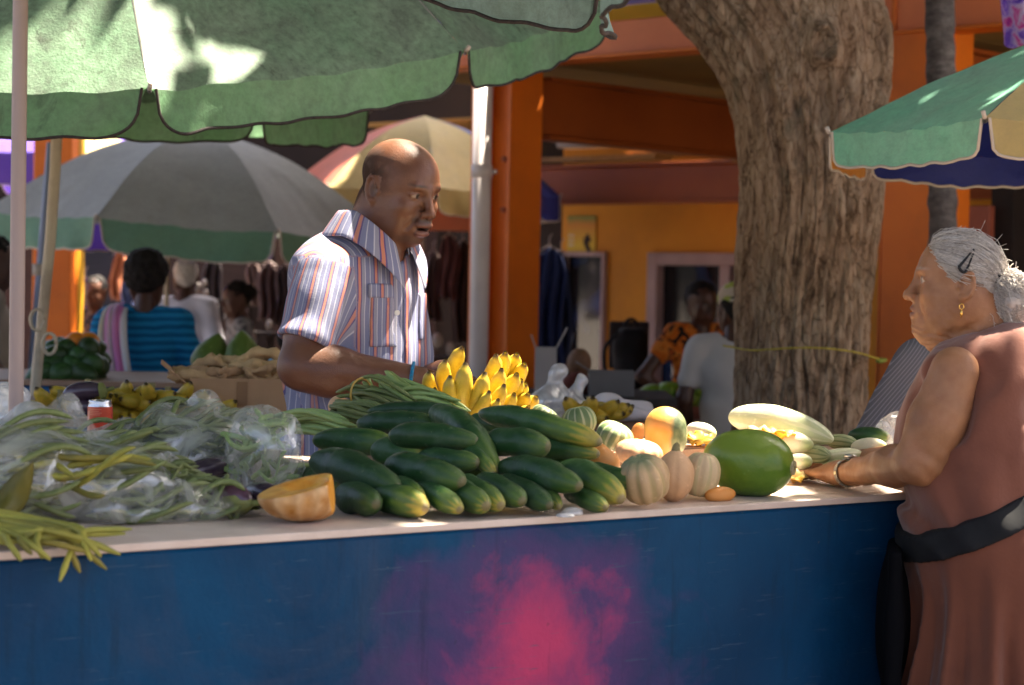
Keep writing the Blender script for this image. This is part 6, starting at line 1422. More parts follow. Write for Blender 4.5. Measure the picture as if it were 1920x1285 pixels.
fill('pale bean pods packed inside the middle bag', E2, 280, BNp, .3, .20, 3)
bag('clear plastic bag heaped with pale beans beside the soda can', E2, amp=.011, peaks=[(at(372, 812, b2[1]+.03), at(378, 768, b2[1]+.04), .04, .022)], seed=4)
b3 = on(545, 935, HT)+CN*.09; b3[2] = HT+.055
E3 = [(b3+[0, 0, .0], (.052, .06, .072), Bc), (b3+[0, 0, .04]-CE*.012, (.046, .05, .05), Bc)]
fill('leafy beans inside the crumpled bag', E3, 26, BNg, .9, .7, 4, .005)
bag('crumpled clear bag standing between the beans and the cucumbers', E3, amp=.012, seed=9, vox=.005)
b4 = on(318, 985, HT)+CN*.07; b4[2] = HT+.02
E4 = [(b4, (.12, .065, .034), Bc), (b4+CE*.08-CN*.01-[0, 0, .008], (.06, .045, .022), Bc)]
fill('few pods showing in the flat end of the front bag', E4, 34, BNp, .3, .25, 6, .005)
bag('flat open end of a bag spread towards the eggplants', E4, amp=.009, seed=12, vox=.005)
b5 = on(4, 830, HT)+[0, 0, .05]
bag('frosty plastic bag at the far left beside the pole', [(b5, (.06, .08, .08), Bc)], amp=.010, seed=15, m=m_plasw)
# yellowing loose beans spilling over the front edge
sp_ = thing('bean_pile', 'yellowing loose beans spilling over the front edge at the left', 'beans', on(80, 1000, HT), None)
def edge_pt(px): # point just above the counter's front edge under a pixel column
    d = ray(px, 1020); k = ((CA-_C)@CN)/(d@CN); p = _C+d*k; p[2] = HT+.007; return p-CN*.004
EB = [(20, 240, 1022), (60, 188, 972), (90, 226, 1040), (20, 95, 1050), (100, 200, 1068), (120, 150, 1074), (150, 112, 1090), (80, 180, 1012), (30, 140, 1000), (70, 212, 1032), (10, 120, 1024), (100, 252, 1024), (40, 100, 1030), (60, 80, 1048), (140, 172, 1052), (50, 160, 1035), (110, 205, 1010), (20, 60, 1040), (0, 40, 1052), (130, 190, 1044)]
for i, (ex, tx, ty) in enumerate(EB):
    e = edge_pt(ex)+[0, 0, .004*(i % 5)]; q0 = e+CN*(.07+.05*((i*7) % 5)/5)-CE*(.05+.03*(i % 3))+[0, 0, .012+.004*(i % 4)]
    if ty > 1030: tp = at(tx, ty, edge_pt(tx)[1]-.03-.006*(i % 4))
    else: tp = edge_pt(tx)+CN*.015+[0, 0, .006+.003*(i % 3)]
    V, Fq = tube_np(spline([q0, e+CN*.01+[0, 0, .006], e*.5+tp*.5+[0, -.008, .008], tp], 18), .0050*np.interp(np.linspace(0, 1, 18), [0, .08, .9, 1], [.4, 1, .85, .35])*(1+.08*np.sin(np.arange(18)*1.9+i)), 8); mk('bean', V, Fq, m_beany, sp_)
for i in range(22):
    yf = on(60, 1000, HT)[1]+.09; p0 = at(rb.uniform(-60, 170), rb.uniform(862, 905), yf); dv = np.array([.05+.04*rb.random(), .02*rb.normal(), .012*rb.normal()]); put_bean(sp_, BNy, p0-dv, p0+dv, i, .0055, i)
lv = thing('leaf', 'large yellow green leaf lying in the beans at the left edge', 'leaf', at(20, 960, on(60, 1000, HT)[1]+.03))
uu, vv = np.meshgrid(np.linspace(0, 1, 16), np.linspace(-1, 1, 9), indexing='ij'); yl = on(60, 1000, HT)[1]-.0
l0, l1 = at(62, 870, yl), at(-15, 990, yl-.05); Bl = basis(l1-l0, (.2, -1, .4)); Ll = np.linalg.norm(l1-l0); Q = np.stack([uu*Ll, vv*np.sin(uu*math.pi*.95+.08)*.021, .012*np.cos(vv*2)+.006*np.sin(uu*9)], -1).reshape(-1, 3)@Bl.T+l0
ob = mk('blade', Q, grid_faces(16, 9), mat('yellow_leaf', (.20, .155, .02), (.13, .12, .02), ns=18, rough=.5, transl=.25, bump=.3), lv); ob.modifiers.new('t', 'SOLIDIFY').thickness = .001
# ---------------- soda can
ce = on(187, 848, HT); Rc = .0265; can = thing('soda_can', 'orange red slim drink can standing behind the bags', 'can', ce)
m_can = mat('orange_red_can', (.60, .055, .025), (.55, .075, .03), ns=6, rough=.28, spec=.6); m_alu = mat('aluminium', (.62, .60, .58), rough=.25, metal=.9)
def lathe(prof, c, n=32):
    P = np.array(prof); th = np.arange(n)/n*2*math.pi; V = np.stack([c[0]+P[None, :, 0]*np.cos(th)[:, None], c[1]+P[None, :, 0]*np.sin(th)[:, None], c[2]+P[None, :, 1]+0*th[:, None]], -1).reshape(-1, 3); return V, grid_faces(n, len(P), True)
zt_ = at(187, 750, ce[1])[2]-HT
mk('body', *lathe([(.018, .001), (.022, .003), (Rc, .009), (Rc, zt_-.014)], ce), m_can, can)
mk('lid', *lathe([(Rc, zt_-.0139), (Rc-.003, zt_-.005), (Rc-.0024, zt_-.001), (Rc-.004, zt_), (Rc-.0052, zt_-.002), (Rc-.006, zt_-.006), (.001, zt_-.006)], ce), m_alu, can)
MB().box(ce+[0, .003, zt_-.0045], (.008, .018, .0015), ch=.0005).build('pull_tab', m_alu, can)
def can_patch(a0, a1, z0, z1, m, nm='label_print'):
    a = np.linspace(a0, a1, 10); R_ = Rc+.0005; V = np.array([[ce[0]+R_*math.sin(k), ce[1]-R_*math.cos(k), HT+z] for k in a for z in (z0, z1)]); mk(nm, V, grid_faces(10, 2), m, can)
m_wp = mat('white_print', (.75, .66, .6), rough=.4); m_yp = mat('yellow_print', (.75, .50, .05), rough=.4)
for i in range(9): can_patch(-.55+i*.105, -.55+i*.105+(.06 if i % 2 else .035), zt_*.14, zt_*.24, m_wp, 'barcode_bar')
for i, (a0, a1) in enumerate(((-.7, .2), (-.7, .35), (-.7, .1), (-.7, .3))): can_patch(a0, a1, zt_*(.72+.035*i), zt_*(.735+.035*i), mat('print_line_%d' % i, (.70, .22, .12), rough=.4))
can_patch(.25, 1.1, .012, zt_*.16, m_yp); can_patch(-1.1, -.75, .02, zt_*.8, mat('pale_print', (.68, .30, .2), rough=.4))
# ---------------- eggplants
m_egg = mat('eggplant_skin', (.030, .014, .030), (.09, .055, .075), ns=9, rough=.22, spec=.6); m_egg2 = mat('mottled_eggplant_skin', (.16, .075, .10), (.07, .03, .05), ns=10, rough=.25, spec=.6); m_cal = mat('green_calyx', (.16, .19, .045), (.24, .24, .07), ns=20, rough=.6, bump=.3)
def eggplant(label, p0, p1, R_, m, cal=.22, asy=.1, bend=.008):
    T = thing('eggplant', label, 'eggplant', np.minimum(p0, p1), 'eggplants'); V, Fq, t, a = bent(p0, p1, sup(R_, 2.4, .5, -asy), bend=bend, noise=.03); mk('fruit', V, Fq, m, T, att={'t': t, 'a': a})
    ax = nrm(p1-p0); V, Fq, t, a = bent(p1-ax*np.linalg.norm(p1-p0)*cal, p1+ax*.006, lambda t: R_*1.02*np.interp(t, [0, .1, .5, .8, .9, 1], [.97, 1.0, .9, .45, .25, .18])*(1), nu=30, ribs=5, rd=.10); mk('calyx', V, Fq, m_cal, T)
    MB().tube([p1, p1+ax*.022+[0, 0, .004]], .005, 7).build('stalk', m_cal, T, True)
eggplant('grey purple eggplant lying behind, its green cap towards the cut pumpkin', on(380, 935, HT)+CN*.06+[0, 0, .035], on(492, 925, HT)+CN*.09+[0, 0, .035], .021, m_egg)
eggplant('mottled purple eggplant with its yellow green cap to the front', on(398, 965, HT)+CN*.03+[0, 0, .026], on(478, 975, HT)+CN*.015+[0, 0, .024], .023, m_egg2, .40)
eggplant('dark eggplant with green shoulders tucked behind the cut pumpkin', on(545, 975, HT)+CN*.04+[0, 0, .022], on(478, 962, HT)+CN*.035+[0, 0, .024], .021, m_egg, .3)
for (x0, y0, x1, y1, r, lb) in ((118, 745, 198, 733, .024, 'glossy dark eggplant lying on the small bananas'), (128, 772, 190, 766, .022, 'dark eggplant at the edge of the far counter')):
    dY = on(x0, 792, HT)[1]+.08; eggplant(lb, at(x0, y0, dY), at(x1, y1, dY), r, m_egg, .12)
# ---------------- cut pumpkin
cp = on(594, 985, HT)+CN*.045; cp[2] = HT+.044; Fp2 = Field(cp-.11, cp+.11, .0028)
Bp = np.stack([CE, CN, [0, 0, 1]], 1); Fp2.add(ell(cp+[0, 0, .002], (.078, .060, .046), Bp)); Fp2.disp(lambda x, y, z: .0016*np.abs(np.sin(6*np.arctan2((y-cp[1]), (x-cp[0]))))+.0012*fbm(x*40, y*40, z*40, 2))
pn_ = nrm(np.array([0, 0, 1.0])+CN*.02-CE*.26); pp_ = cp+[0, 0, .016]; n2_ = nrm(CE*.80-CN*.55+np.array([0, 0, .12])); Fp2.inter(halfsp(cp+n2_*.044, n2_), .002); Fp2.inter(halfsp(pp_, pn_), .003); Fp2.sub(ell(pp_+pn_*.006, (.040, .035, .022), Bp), .006)
V, Fq = Fp2.mesh(1); dpl = (V-pp_)@pn_; ecc = np.sqrt((((V-cp)@CE)/.078)**2+(((V-cp)@CN)/.060)**2+(((V-cp)[:, 2]-.002)/.046)**2)
fl_ = np.clip((.965-ecc)/.03, 0, 1)[:, None]; nz = fbm(V[:, 0]*60, V[:, 1]*60, V[:, 2]*60, 3)[:, None]; rid = np.abs(np.sin(6*np.arctan2(V[:, 1]-cp[1], V[:, 0]-cp[0])))[:, None]
rind = np.array([.56, .29, .10])+np.array([.10, .10, .07])*nz+np.array([.08, .10, .08])*(1-rid); fle = np.array([.78, .36, .05])+np.array([.06, .10, .03])*nz
cpo = mk('pumpkin_half', V, Fq, mat('cut_pumpkin', (1, 1, 1), rough=.5, attr=True, c2=(.8, .75, .7), ns=30, bump=.3, bs=50), None, col=np.clip(rind*(1-fl_)+fle*fl_, .02, 1)); tag(cpo, 'halved pumpkin with orange flesh at the front edge of the counter', 'pumpkin')
sc2 = bag('scrap of white plastic film hanging at the counter edge', [(on(1072, 968, HT)+[0, 0, .004], (.016, .010, .008), None), (on(1060, 972, HT)+[0, 0, .002], (.012, .008, .004), None)], vox=.0025, m=m_plasw, amp=.003, k=.01, seed=3, name='plastic_scrap', cat='scrap', group=None)
# bag of yellow fruit near the pinstriped knee
yb = at(1672, 798, 4.10); T = thing('fruit_bag', 'small clear bag of pale yellow fruit near the pinstriped knee', 'bag', yb)
for i, (dx, dz) in enumerate(((0, 0), (-.018, -.022), (.02, -.018), (0, -.04))):
    V, Fq, t, a = bent(yb+[dx, -.01*i, dz-.014], yb+[dx, -.01*i, dz+.014], sup(.016, 2), nu=18, nv=14); mk('fruit', V, Fq, mat('pale_yellow_fruit_%d' % i, (.62, .50, .14), (.55, .50, .2), ns=20, rough=.4), T)
Fy = Field(yb-.09, yb+.09, .005); Fy.add(ell(yb-[0, .01, .018], (.042, .04, .045))); Fy.disp(lambda x, y, z: .006*fbm(x*30, y*30, z*30, 3)); mk('film', *Fy.mesh(1), m_plas, T)
# ---------------- things on the far counter
kb = thing('carton', 'open brown cardboard carton heaped with dried roots on the far counter', 'box', on(475, 795, HT)+FN*.2); kc = WL[kb.name]
m_card = mat('cardboard', (.46, .27, .14), (.40, .23, .12), ns=6, rough=.85, bump=.15, bs=40); kw, kd, kh = .31, .24, .105
kc = on(468, 786, HT)+FN*(.03+kd/2)
for nm, c_, s_ in (('front_wall', (0, -kd/2, kh/2), (kw, .005, kh)), ('back_wall', (0, kd/2, kh/2), (kw, .005, kh)), ('side_wall', (-kw/2, 0, kh/2), (.005, kd-.006, kh)), ('side_wall', (kw/2, 0, kh/2), (.005, kd-.006, kh)), ('bottom', (0, 0, .004), (kw-.012, kd-.012, .005))): MB().box(kc+FB@np.array(c_), s_, FB, .0008).build(nm, m_card, kb)
fp = kc+FB@np.array([-kw/2-.035, -.02, kh+.005]); MB().box(fp, (.11, kd*.8, .004), FB@basis((.8, 0, -.62)), .0006).build('flap', m_card, kb)
MB().box(kc+FB@np.array([-.02, -kd/2-.004, kh*.62]), (.028, .0015, kh*.62), FB).build('tape', mat('carton_tape', (.28, .15, .07), rough=.5), kb)
m_root = mat('dried_root', (.52, .33, .17), (.38, .22, .10), ns=18, rough=.85, bump=.6, bs=40, rand=.2, bd=.008)
rk = np.random.default_rng(21)
for i in range(44):
    u = rk.uniform(-.14, .16); v = rk.uniform(-.09, .08); lay = i/44; c = kc+FB@np.array([u, v, kh*.75+.075*lay*(1-abs(u)/.3)]); a = rk.normal()*.5; d = FB@np.array([math.cos(a), math.sin(a)*.6, rk.normal()*.12])*(.045+.04*rk.random())
    veg('dried_root', 'knobbly tan dried root heaped in the brown carton', c-d, c+d, sup(.010+.008*rk.random(), 3, .45), m_root, 'root', 'dried roots in the carton', bend=.02*rk.normal(), noise=.7, nf=55, seed=i, nu=18, nv=26)
# knotted bags, paper, on far counter right
def kbag(label, px, py, tx, ty, s_, seed):
    b = on(px, 795, HT)+FN*.12; c = at(px, py, b[1]); tp = at(tx, ty, b[1]); return bag(label, [(c-[0, 0, .01], (.06*s_, .06, .05*s_), None)], vox=.006, m=m_plasw, amp=.008, peaks=[(c, tp, .03, .006), (tp, tp+[.012, 0, .02], .006, .012)], seed=seed, group='knotted bags on the far counter')
kbag('knotted white plastic bag left of the far bananas', 1030, 755, 1040, 712, 1.0, 31); kbag('second knotted plastic bag touching the far bananas', 1068, 760, 1085, 728, .8, 33)
pg_ = on(1168, 795, HT)+FN*.10; bag('crumpled white paper wrapping at the end of the far counter', [(at(1165, 772, pg_[1]), (.085, .08, .022), None), (at(1140, 762, pg_[1]+.02), (.04, .05, .03), None)], vox=.006, m=mat('white_paper', (.70, .66, .68), (.62, .58, .62), ns=8, rough=.8), amp=.008, seed=35, name='paper_wrap', cat='paper', group=None)
# ---------------- stall with limes
TB = at(1275, 775, 8.6); stall = thing('market_stall', 'low stall with red brown edge and pale base behind the tall gourd', 'stall', TB*[1, 1, 0])
MB().box(TB+[.02, .3, -.012], (.62, .6, .03), ch=.004).build('tabletop', mat('red_brown_board', (.24, .075, .04), (.18, .05, .03), ns=6, rough=.6, st=(1, 6, 6)), stall)
MB().box([TB[0]+.02, TB[1]+.3, (TB[2]-.03)/2], (.58, .56, TB[2]-.03), ch=.004).build('base', mat('pale_stall_base', (.42, .38, .36), rough=.8), stall)
for sy_, ln in ((-.0, .62),): MB().box(TB+[.02, 0, .015], (ln, .015, .03), ch=.003).build('edge_board', mat('edge_board_red', (.26, .08, .045), rough=.6), stall)
m_lime = mat('lime_skin', (.14, .26, .025), (.20, .30, .03), ns=10, rough=.4, rand=.3, bump=.2)
V, Fq, t, a = bent((-.5, 0, 0), (.55, 0, 0), sup(.44, 2.0, .5), nu=18, nv=16); src = mk('lime_source', V, Fq, m_lime, None); lime_me = src.data; lime_me.name = 'lime'; bpy.data.objects.remove(src); lime_me.vertices.foreach_set('co', V.astype(np.float32).ravel())
for i in range(30):
    px = 1208+((i*13.7) % 96); row = i//12; s_ = .075 if i % 5 else .10; p = at(px, 758-row*13+(i % 3)*2, 8.68+.07*((i*7) % 4)); a = rk.random()*6.28
    o = inst('lime', lime_me, M4(p, basis((math.cos(a), math.sin(a), .3*rk.normal())), (s_,)*3)); tag(o, 'green lime in the small heap on the red edged stall', 'lime', 'limes on the stall')
for i, (px, py, s_) in enumerate(((1222, 745, .13), (1250, 742, .14), (1345, 750, .09), (1350, 735, .08))): tag(inst('green_mango', lime_me, M4(at(px, py, 8.7+.05*i), basis((1, .2*i, .1)), (s_,)*3)), 'larger green mango '+('at the left of the lime heap', 'second from the left behind the limes', 'beside the grey t-shirt', 'on top beside the grey t-shirt')[i], 'mango', 'green mangoes')
# ---------------- left pile of avocados on its own table
ld = 6.9; lz = at(120, 712, ld)[2]; ltab = thing('market_counter', 'blue counter corner under the dark green avocados at the left', 'counter', [at(100, 700, ld)[0], ld+.35, 0])
MB().box([at(100, 700, ld)[0]-.1, ld+.3, (lz-.02)/2], (1.1, .7, lz-.02), ch=.005).build('body', m_blue2, ltab); MB().box([at(100, 700, ld)[0]-.1, ld+.3, lz-.01], (1.12, .72, .02), ch=.003).build('tabletop', m_topf, ltab)
m_avo = mat('avocado_skin', (.020, .050, .014), (.040, .085, .020), ns=12, rough=.35, rand=.35, bump=.3); V, Fq, t, a = bent((-.5, 0, 0), (.62, 0, 0), sup(.40, 2.2, .5, -.18), nu=18, nv=18); src = mk('avocado_source', V, Fq, m_avo, None); avo = src.data; avo.name = 'avocado'; bpy.data.objects.remove(src); avo.vertices.foreach_set('co', V.astype(np.float32).ravel())
for i in range(42):
    row = i//11; px = 78+((i*9.7+row*5) % 105); p = at(px, 700-row*16+(i % 2)*4, ld+.04+.06*((i*5) % 4)+.03*row); a = rk.random()*6.28; s_ = .082+.02*rk.random()
    tag(inst('avocado', avo, M4(p, basis((math.cos(a), math.sin(a), .25*rk.normal())), (s_,)*3)), 'dark green avocado in the heap left of the blue sweater', 'avocado', 'avocados in the left heap')
for i, px in enumerate((142, 165)): p = at(px, 640, ld+.15); tag(inst('orange', lime_me, M4(p, np.eye(3), (.075,)*3)), ('left', 'right')[i]+' one of two oranges on top of the avocado heap', 'orange', 'oranges on the avocados').active_material; bpy.context.view_layer.update()
m_orf = mat('orange_peel', (.66, .20, .012), (.60, .17, .01), ns=30, rough=.45, bump=.3)
for o in [o for o in COL.objects if o.name.startswith('orange') and o.get('category') == 'orange']:
    o.data = o.data.copy(); o.data.materials[0] = m_orf
gm_pap = gourd_mat('dull_green_papaya', (.10, .15, .025), (.14, .19, .03), None, 0, None, .45)
for i, (px, py, d, r, lb) in enumerate(((398, 672, 7.2, 36, 'left of two dull green papayas behind the carton'), (455, 665, 7.15, 34, 'right of two dull green papayas behind the carton'))):
    c = at(px, py, d); R_ = r/ppm(d); ax = nrm([.25-.5*i*.6, 0, 1]); veg('papaya', lb, c-ax*R_*1.1, c+ax*R_*1.35, sup(R_, 2.0, .6, -.45), gm_pap, 'papaya', 'papayas behind the carton', noise=.04)
ptab = thing('market_counter', 'wooden counter holding the two papayas', 'counter', [at(430, 700, 7.2)[0], 7.3, 0]); zq = at(430, 712, 7.2)[2]; MB().box([at(430, 700, 7.2)[0]+.1, 7.35, zq/2], (.8, .5, zq), ch=.005).build('body', m_topf, ptab)
# ---------------- cartons, chair, clothes, poster near the building
m_pbox = mat('pale_carton', (.46, .42, .41), (.40, .36, .35), ns=4, rough=.85); m_gbox = mat('grey_carton', (.20, .19, .19), (.16, .15, .15), ns=4, rough=.85)
def carton(label, px0, px1, py0, py1, d, m, flaps, ry=0):
    a, b = at(px0, py1, d), at(px1, py0, d); w, h = b[0]-a[0], b[2]-a[2]; T = thing('carton', label, 'box', [(a[0]+b[0])/2, d+w*.3, a[2]], None); c = np.array([(a[0]+b[0])/2, d+w*.3, a[2]])
    for nm, o_, s_ in (('front_wall', (0, -w*.3, h/2), (w, .006, h)), ('back_wall', (0, w*.3, h/2), (w, .006, h)), ('side_wall', (-w/2+.003, 0, h/2), (.006, w*.6-.008, h)), ('side_wall', (w/2-.003, 0, h/2), (.006, w*.6-.008, h)), ('bottom', (0, 0, .004), (w-.02, w*.6-.02, .006))): MB().box(c+np.array(o_), s_, ch=.001).build(nm, m, T)
    for (ox, ang, ln) in flaps: dv = np.array([math.cos(ang), 0, math.sin(ang)]); MB().box(c+[ox*w/2, 0, h]+dv*ln/2, (ln, w*.55, .005), basis(dv), .0008).build('flap', m, T)
    return T
tb2 = thing('trestle_table', 'plain dark table under the cartons beside the column', 'table', [at(1090, 700, 7.9)[0], 8.1, 0]); zt2 = at(1090, 745, 7.8)[2]
MB().box([at(1090, 700, 7.9)[0], 8.1, zt2-.015], (.75, .6, .03), ch=.003).build('tabletop', m_drk, tb2)
for sx in (-1, 1):
    for sy2 in (-1, 1): MB().box([at(1090, 700, 7.9)[0]+sx*.34, 8.1+sy2*.26, (zt2-.03)/2], (.04, .04, zt2-.03), ch=.003).build('leg', m_drk, tb2)
carton('pale open carton with raised flaps right of the orange column', 1002, 1044, 652, 745, 7.85, m_pbox, ((-1, 1.9, .05), (1, 1.1, .09))); carton('low grey carton in front of the dark window', 1104, 1190, 697, 745, 7.9, m_gbox, ((-1, 2.6, .06),))
tag(inst('pumpkin', lime_me, M4(at(1086, 682, 8.15), basis((0, 0, 1)), (.115,)*3)), 'dull brown pumpkin on the table behind the cartons', 'pumpkin'); o = [o for o in COL.objects if o.get('label', '').startswith('dull brown pumpkin')][0]; o.data = o.data.copy(); o.data.materials[0] = mat('brown_pumpkin', (.22, .11, .06), (.16, .08, .04), ns=10, rough=.6)
tag(inst('red_bag', lime_me, M4(at(1084, 722, 8.05), basis((0, 0, 1)), (.10, .14, .16))), 'dark red cloth bag beneath the brown pumpkin', 'bag'); o = [o for o in COL.objects if o.get('label', '').startswith('dark red cloth bag')][0]; o.data = o.data.copy(); o.data.materials[0] = mat('dark_red_cloth', (.16, .035, .02), (.10, .02, .015), ns=10, rough=.9)
ch_ = thing('backpack', 'black backpack hung on a chair before the ochre wall', 'backpack', at(1182, 740, 9.9)); bc = at(1182, 672, 9.9)
Fk = Field(bc-.3, bc+.3, .009); Fk.add(rbox(bc, (.085, .08, .15), np.eye(3), .05)); Fk.add(ell(bc+[0, -.07, -.04], (.07, .04, .08)), .02); Fk.disp(lambda x, y, z: .008*fbm(x*14, y*14, z*14, 2)); mk('sack', *Fk.mesh(1), m_blk, ch_)
MB().tube([bc+[math.cos(t)*.035, 0, .15+math.sin(t)*.045] for t in np.linspace(0, math.pi, 12)], .009, 6).build('handle', m_blk, ch_, True); MB().tube(spline([bc+[-.06, -.05, .13], bc+[-.13, -.05, .05], bc+[-.12, -.05, -.08], bc+[-.07, -.05, -.13]], 14), .011, 6).build('strap', m_blk, ch_, True)
cr_ = thing('chair', 'dark chair carrying the black backpack', 'chair', [bc[0], bc[1], 0]); zs_ = bc[2]-.16
MB().box([bc[0], bc[1], zs_-.02], (.36, .36, .04), ch=.01).build('seat', m_drk, cr_)
for sx in (-1, 1):
    for sy2 in (-1, 1): MB().box([bc[0]+sx*.15, bc[1]+sy2*.15, (zs_-.04)/2], (.03, .03, zs_-.04), ch=.003).build('leg', m_drk, cr_)
MB().box([bc[0], bc[1]+.16, zs_+.22], (.20, .03, .24), ch=.008).build('backrest', m_drk, cr_)
def garment(label, px, py0, py1, wpx, d, m, fold=9, seed=0):
    a = at(px, py0, d); h = a[2]-at(px, py1, d)[2]; w = wpx/ppm(d); uu = np.linspace(-.5, .5, 34); vv = np.linspace(0, 1, 24); U_, V_ = np.meshgrid(uu, vv, indexing='ij')
    sh = np.clip(V_*6, 0, 1)*.35+.65; r_ = .035*np.sin(U_*fold*2+seed+V_*1.5)+.02*fbm(U_*6, V_*3, U_*0+seed, 2)
    Q = np.stack([a[0]+U_*w*sh+.012*np.sin(V_*6+seed), d+r_*(.4+.6*V_), a[2]-V_*h-np.abs(U_)*.10*(1-V_)+.015*np.sin(U_*20+seed)*V_], -1)
    T = thing('hanging_garment', label, 'clothing', a, 'clothes hanging in the shops'); ob = mk('cloth', Q.reshape(-1, 3), grid_faces(34, 24), m, T); ob.modifiers.new('t', 'SOLIDIFY').thickness = .008
    hk = MB(); hk.tube([a+[0, 0, -.0], a+[0, 0, .05], a+[.015, 0, .07]], .004, 5); hk.tube([a+[-w*.33, 0, -.03], a+[0, 0, .005], a+[w*.33, 0, -.03]], .005, 5); hk.build('hanger', m_pole, T)
    return T
garment('long navy garment hanging right of the orange column', 1030, 462, 690, 62, 11.4, mat('navy_cloth', (.010, .018, .075), (.014, .025, .10), ns=4, rough=.8), 9, 1)
garment('dark blue cloth hanging behind the navy garment', 1052, 470, 680, 40, 11.7, mat('blue_black_cloth', (.010, .014, .04), rough=.8), 7, 4)
for i, (px, y0, y1, w, d, c, lb) in enumerate(((842, 440, 560, 40, 13.0, (.10, .04, .045), 'dusky red striped cloth behind the face of the vendor'), (868, 450, 640, 34, 13.2, (.06, .03, .025), 'brown cloth beside the rain pipe'), (812, 470, 600, 30, 13.4, (.13, .08, .075), 'pale pink cloth hanging in shadow behind the vendor'), (505, 490, 600, 40, 13.0, (.09, .05, .05), 'maroon blouse hanging under the grey umbrella'), (478, 485, 570, 26, 13.3, (.16, .10, .09), 'light brown blouse hanging under the grey umbrella'), (535, 495, 610, 30, 12.8, (.05, .03, .03), 'dark shirt hanging left of the vendor'), (160, 520, 600, 26, 13.4, (.20, .06, .32), 'violet cloth behind the floral top'), (222, 470, 560, 30, 13.2, (.42, .14, .06), 'orange scarf hanging left of the blue sweater'), (240, 510, 580, 22, 13.0, (.10, .14, .30), 'blue cloth hanging by the orange scarf'), (400, 480, 600, 40, 13.6, (.04, .03, .035), 'black dress hanging behind the white cap'))):
    garment(lb, px, y0, y1, w, d, mat('hung_cloth_%d' % i, c, tuple(k*.6 for k in c), ns=6, rough=.85, st=(6, 1, 1)), 8, i)
# small pale wares (toys / glassware) in the shop
for i, (px, py, s_) in enumerate(((372, 540, .05), (383, 533, .045), (366, 528, .04), (505, 610, .05), (820, 640, .08), (845, 655, .07), (385, 552, .05))):
    tag(inst('pottery', lime_me, M4(at(px, py, 12.6), basis((0, 0, 1)), (s_*1.2, s_, s_))), ('round pale jar on the shop shelf, lowest left', 'round pale jar on the shop shelf, right one', 'round pale jar on the shop shelf, topmost', 'grey jar beside the light blue shirt', 'grey glass bowl left of the rain pipe', 'second grey bowl nearer the rain pipe', 'yellowish jar next to the dark haired woman')[i], 'jar', 'wares on the shop shelves')
m_jar = mat('pale_ware', (.38, .34, .32), (.25, .22, .2), ns=14, rough=.3)
for o in [o for o in COL.objects if o.get('category') == 'jar']: o.data = o.data.copy(); o.data.materials[0] = m_jar
sh_ = thing('shelf', 'dark shop shelf behind the white cap and the vendor', 'shelf', (at(380, 560, 12.7)[0], 12.7, 0))
for (px, py, w) in ((375, 560, .5), (835, 668, .5), (505, 622, .4)): p = at(px, py, 12.72); MB().box([p[0], 12.72, p[2]-.012], (w, .25, .02)).build('board', m_drk, sh_); MB().box([p[0], 12.8, (p[2]-.03)/2], (.05, .05, p[2]-.03)).build('leg', m_drk, sh_)
# poster on the ochre wall
pu0, pu1 = u_of(1064, WVv), u_of(1117, WVv); zp1, zp0 = at(1090, 396, 12.9)[2], at(1090, 474, 12.9)[2]
ps = thing('poster', 'yellow and green poster with a dark figure on the ochre wall', 'poster', bp((pu0+pu1)/2, WVv-.01, zp0))
t = NT('poster_print'); co = t.tc('Object'); sx = t.n('ShaderNodeSeparateXYZ'); t.l(co, sx.inputs[0]); m_post = t.bsdf(t.ramp(t.math('ADD', t.math('MULTIPLY', sx.outputs[2], 3.2), t.math('MULTIPLY', t.noise(co, 8, 2), .2)), [(.0, (.45, .30, .02)), (.3, (.60, .42, .02)), (.75, (.55, .22, .02)), (.95, (.16, .22, .04)), (1.0, (.10, .16, .05))]), .5, .3)
MB().box(bp((pu0+pu1)/2, WVv-.008, (zp0+zp1)/2), (pu1-pu0, .008, zp1-zp0), BB).build('sheet', m_post, ps)
hh = zp1-zp0; uc = pu0+(pu1-pu0)*.72
for (du, dz_, su, sz) in ((0, .18, .035, .09), (.01, .36, .025, .06), (-.01, .30, .03, .05)): MB().box(bp(uc+du, WVv-.014, zp0+hh*dz_*1.2), (su, .004, sz), BB@basis((1, 0, .6)), .001).build('figure_print', m_drk, ps)
for k in range(3): MB().box(bp(pu0+.04, WVv-.014, zp0+hh*(.25+.12*k)), (.05, .004, .012), BB).build('text_line', m_pipw, ps)
# yellow cord round the trunk
cy = [at(1398, 656, TD-.03), at(1420, 657, TD-.10), at(1480, 653, TD-.17), at(1540, 653, TD-.19), at(1600, 660, TD-.15), at(1640, 671, TD-.05), at(1652, 676, TD+.06)]
cd = thing('cord', 'thin yellow cord tied round the tree trunk', 'cord', cy[0]); zb_ = cy[-1][2]
cy2 = cy+[np.array([cy[-1][0]+.02, TD+.3, zb_]), np.array([cy[3][0], TD+.56, zb_]), np.array([cy[0][0]-.03, TD+.35, cy[0][2]]), cy[0]]
MB().tube(spline(cy2, 90), .0030, 6).build('line', mat('yellow_cord', (.55, .42, .05), (.40, .30, .04), ns=60, rough=.7), cd, True)
kn = at(1650, 677, TD-.01); Fk = Field(kn-.05, kn+.05, .004); Fk.add(ell(kn, (.016, .012, .009))).add(rc(kn, kn+[.018, 0, .004], .006, .007), .006); mk('knot', *Fk.mesh(1), mat('cord_knot', (.30, .32, .05), rough=.7), cd)
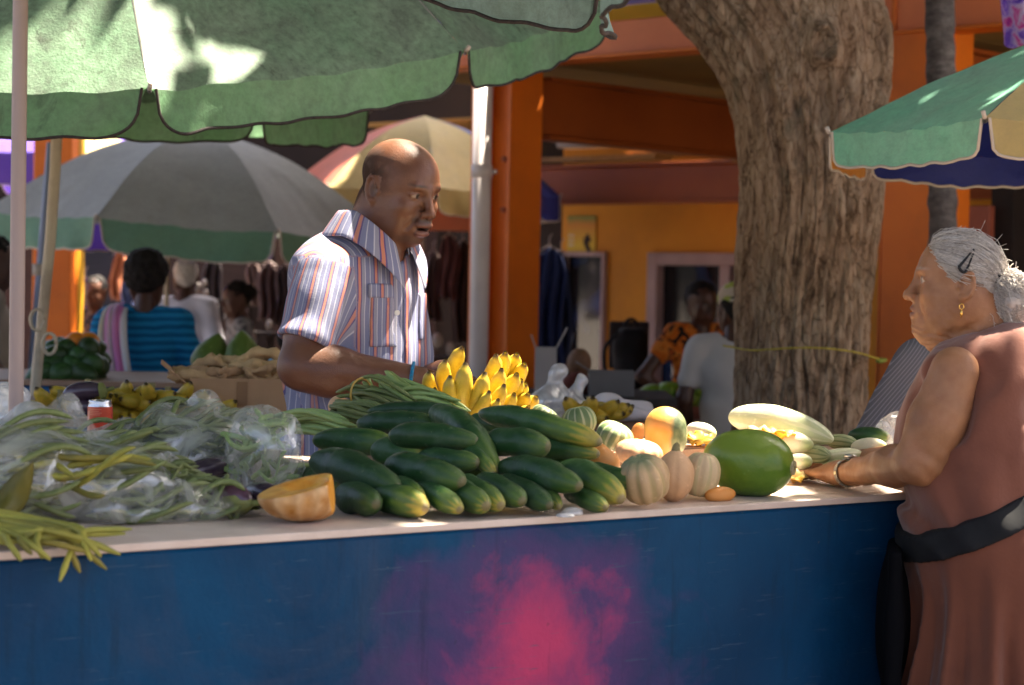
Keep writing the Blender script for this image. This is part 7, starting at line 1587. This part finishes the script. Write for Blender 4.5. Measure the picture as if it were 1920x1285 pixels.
# ================================================================ unseen tree crown, with gaps cut to place the sun patches
targets = globals().get('TARGETS', [])
for _px, _py, _Y, _r in targets: GAPS.append((at(_px, _py, _Y), _r))
N = 56000
cl = rng.normal(size=(420, 3)); cc = np.stack([rng.uniform(-5.5, 6.0, 420), rng.uniform(-2.5, 13, 420), rng.uniform(3.9, 7.2, 420)], 1)
cc = cc[(((cc[:, 0]-.3)/6.0)**2+((cc[:, 1]-5.2)/7.8)**2+((cc[:, 2]-5.2)/2.4)**2) < 1]
P = cc[rng.integers(0, len(cc), N)]+rng.normal(size=(N, 3))*[.42, .42, .24]
ex = np.array([sunhit(at(px, py, Y), z) for px, py, Y, z in ((100, 340, 10, 5), (300, 330, 10.2, 5.2), (480, 350, 10.4, 5), (200, 330, 10.8, 5.6), (400, 300, 10.8, 5.6), (780, 300, 12, 5.2), (700, 300, 12, 5))]); P = np.concatenate([P, ex[rng.integers(0, 7, 7000)]+rng.normal(size=(7000, 3))*[.55, .55, .3]])  # more leaves added out of view to shade the grey and yellow umbrellas
P = P[P[:, 2] > 3.35]
keep = np.ones(len(P), bool)
for q, r in GAPS:
    d = P-q; t = d@SUN; dist = np.linalg.norm(d-t[:, None]*SUN, axis=1); keep &= ~((dist < r+.06+.05*rng.random(len(P))) & (t > 0))
P = P[keep]; n = len(P)
A = rng.normal(size=(n, 3)); A[:, 2] *= .5; A /= np.linalg.norm(A, axis=1)[:, None]
Nn = rng.normal(size=(n, 3))+[0, 0, 1.2]; Bv = np.cross(Nn, A); Bv /= np.linalg.norm(Bv, axis=1)[:, None]
L = rng.uniform(.15, .27, n)[:, None]; Wd = L*.32
V = np.stack([P-A*L*.5, P+Bv*Wd, P+A*L*.5, P-Bv*Wd], 1).reshape(-1, 3)
lf = NT('leaf'); r_ = lf.noise(lf.tc('Object'), 1.3, 2)
m_leaf = lf.bsdf(lf.ramp(r_, [(.35, (.035, .085, .018)), (.65, (.075, .14, .03))]), .5, .3)
cr = mk('crown', V, np.arange(4*n).reshape(-1, 4), m_leaf, tree, smooth=False); tag(cr, kind='stuff')
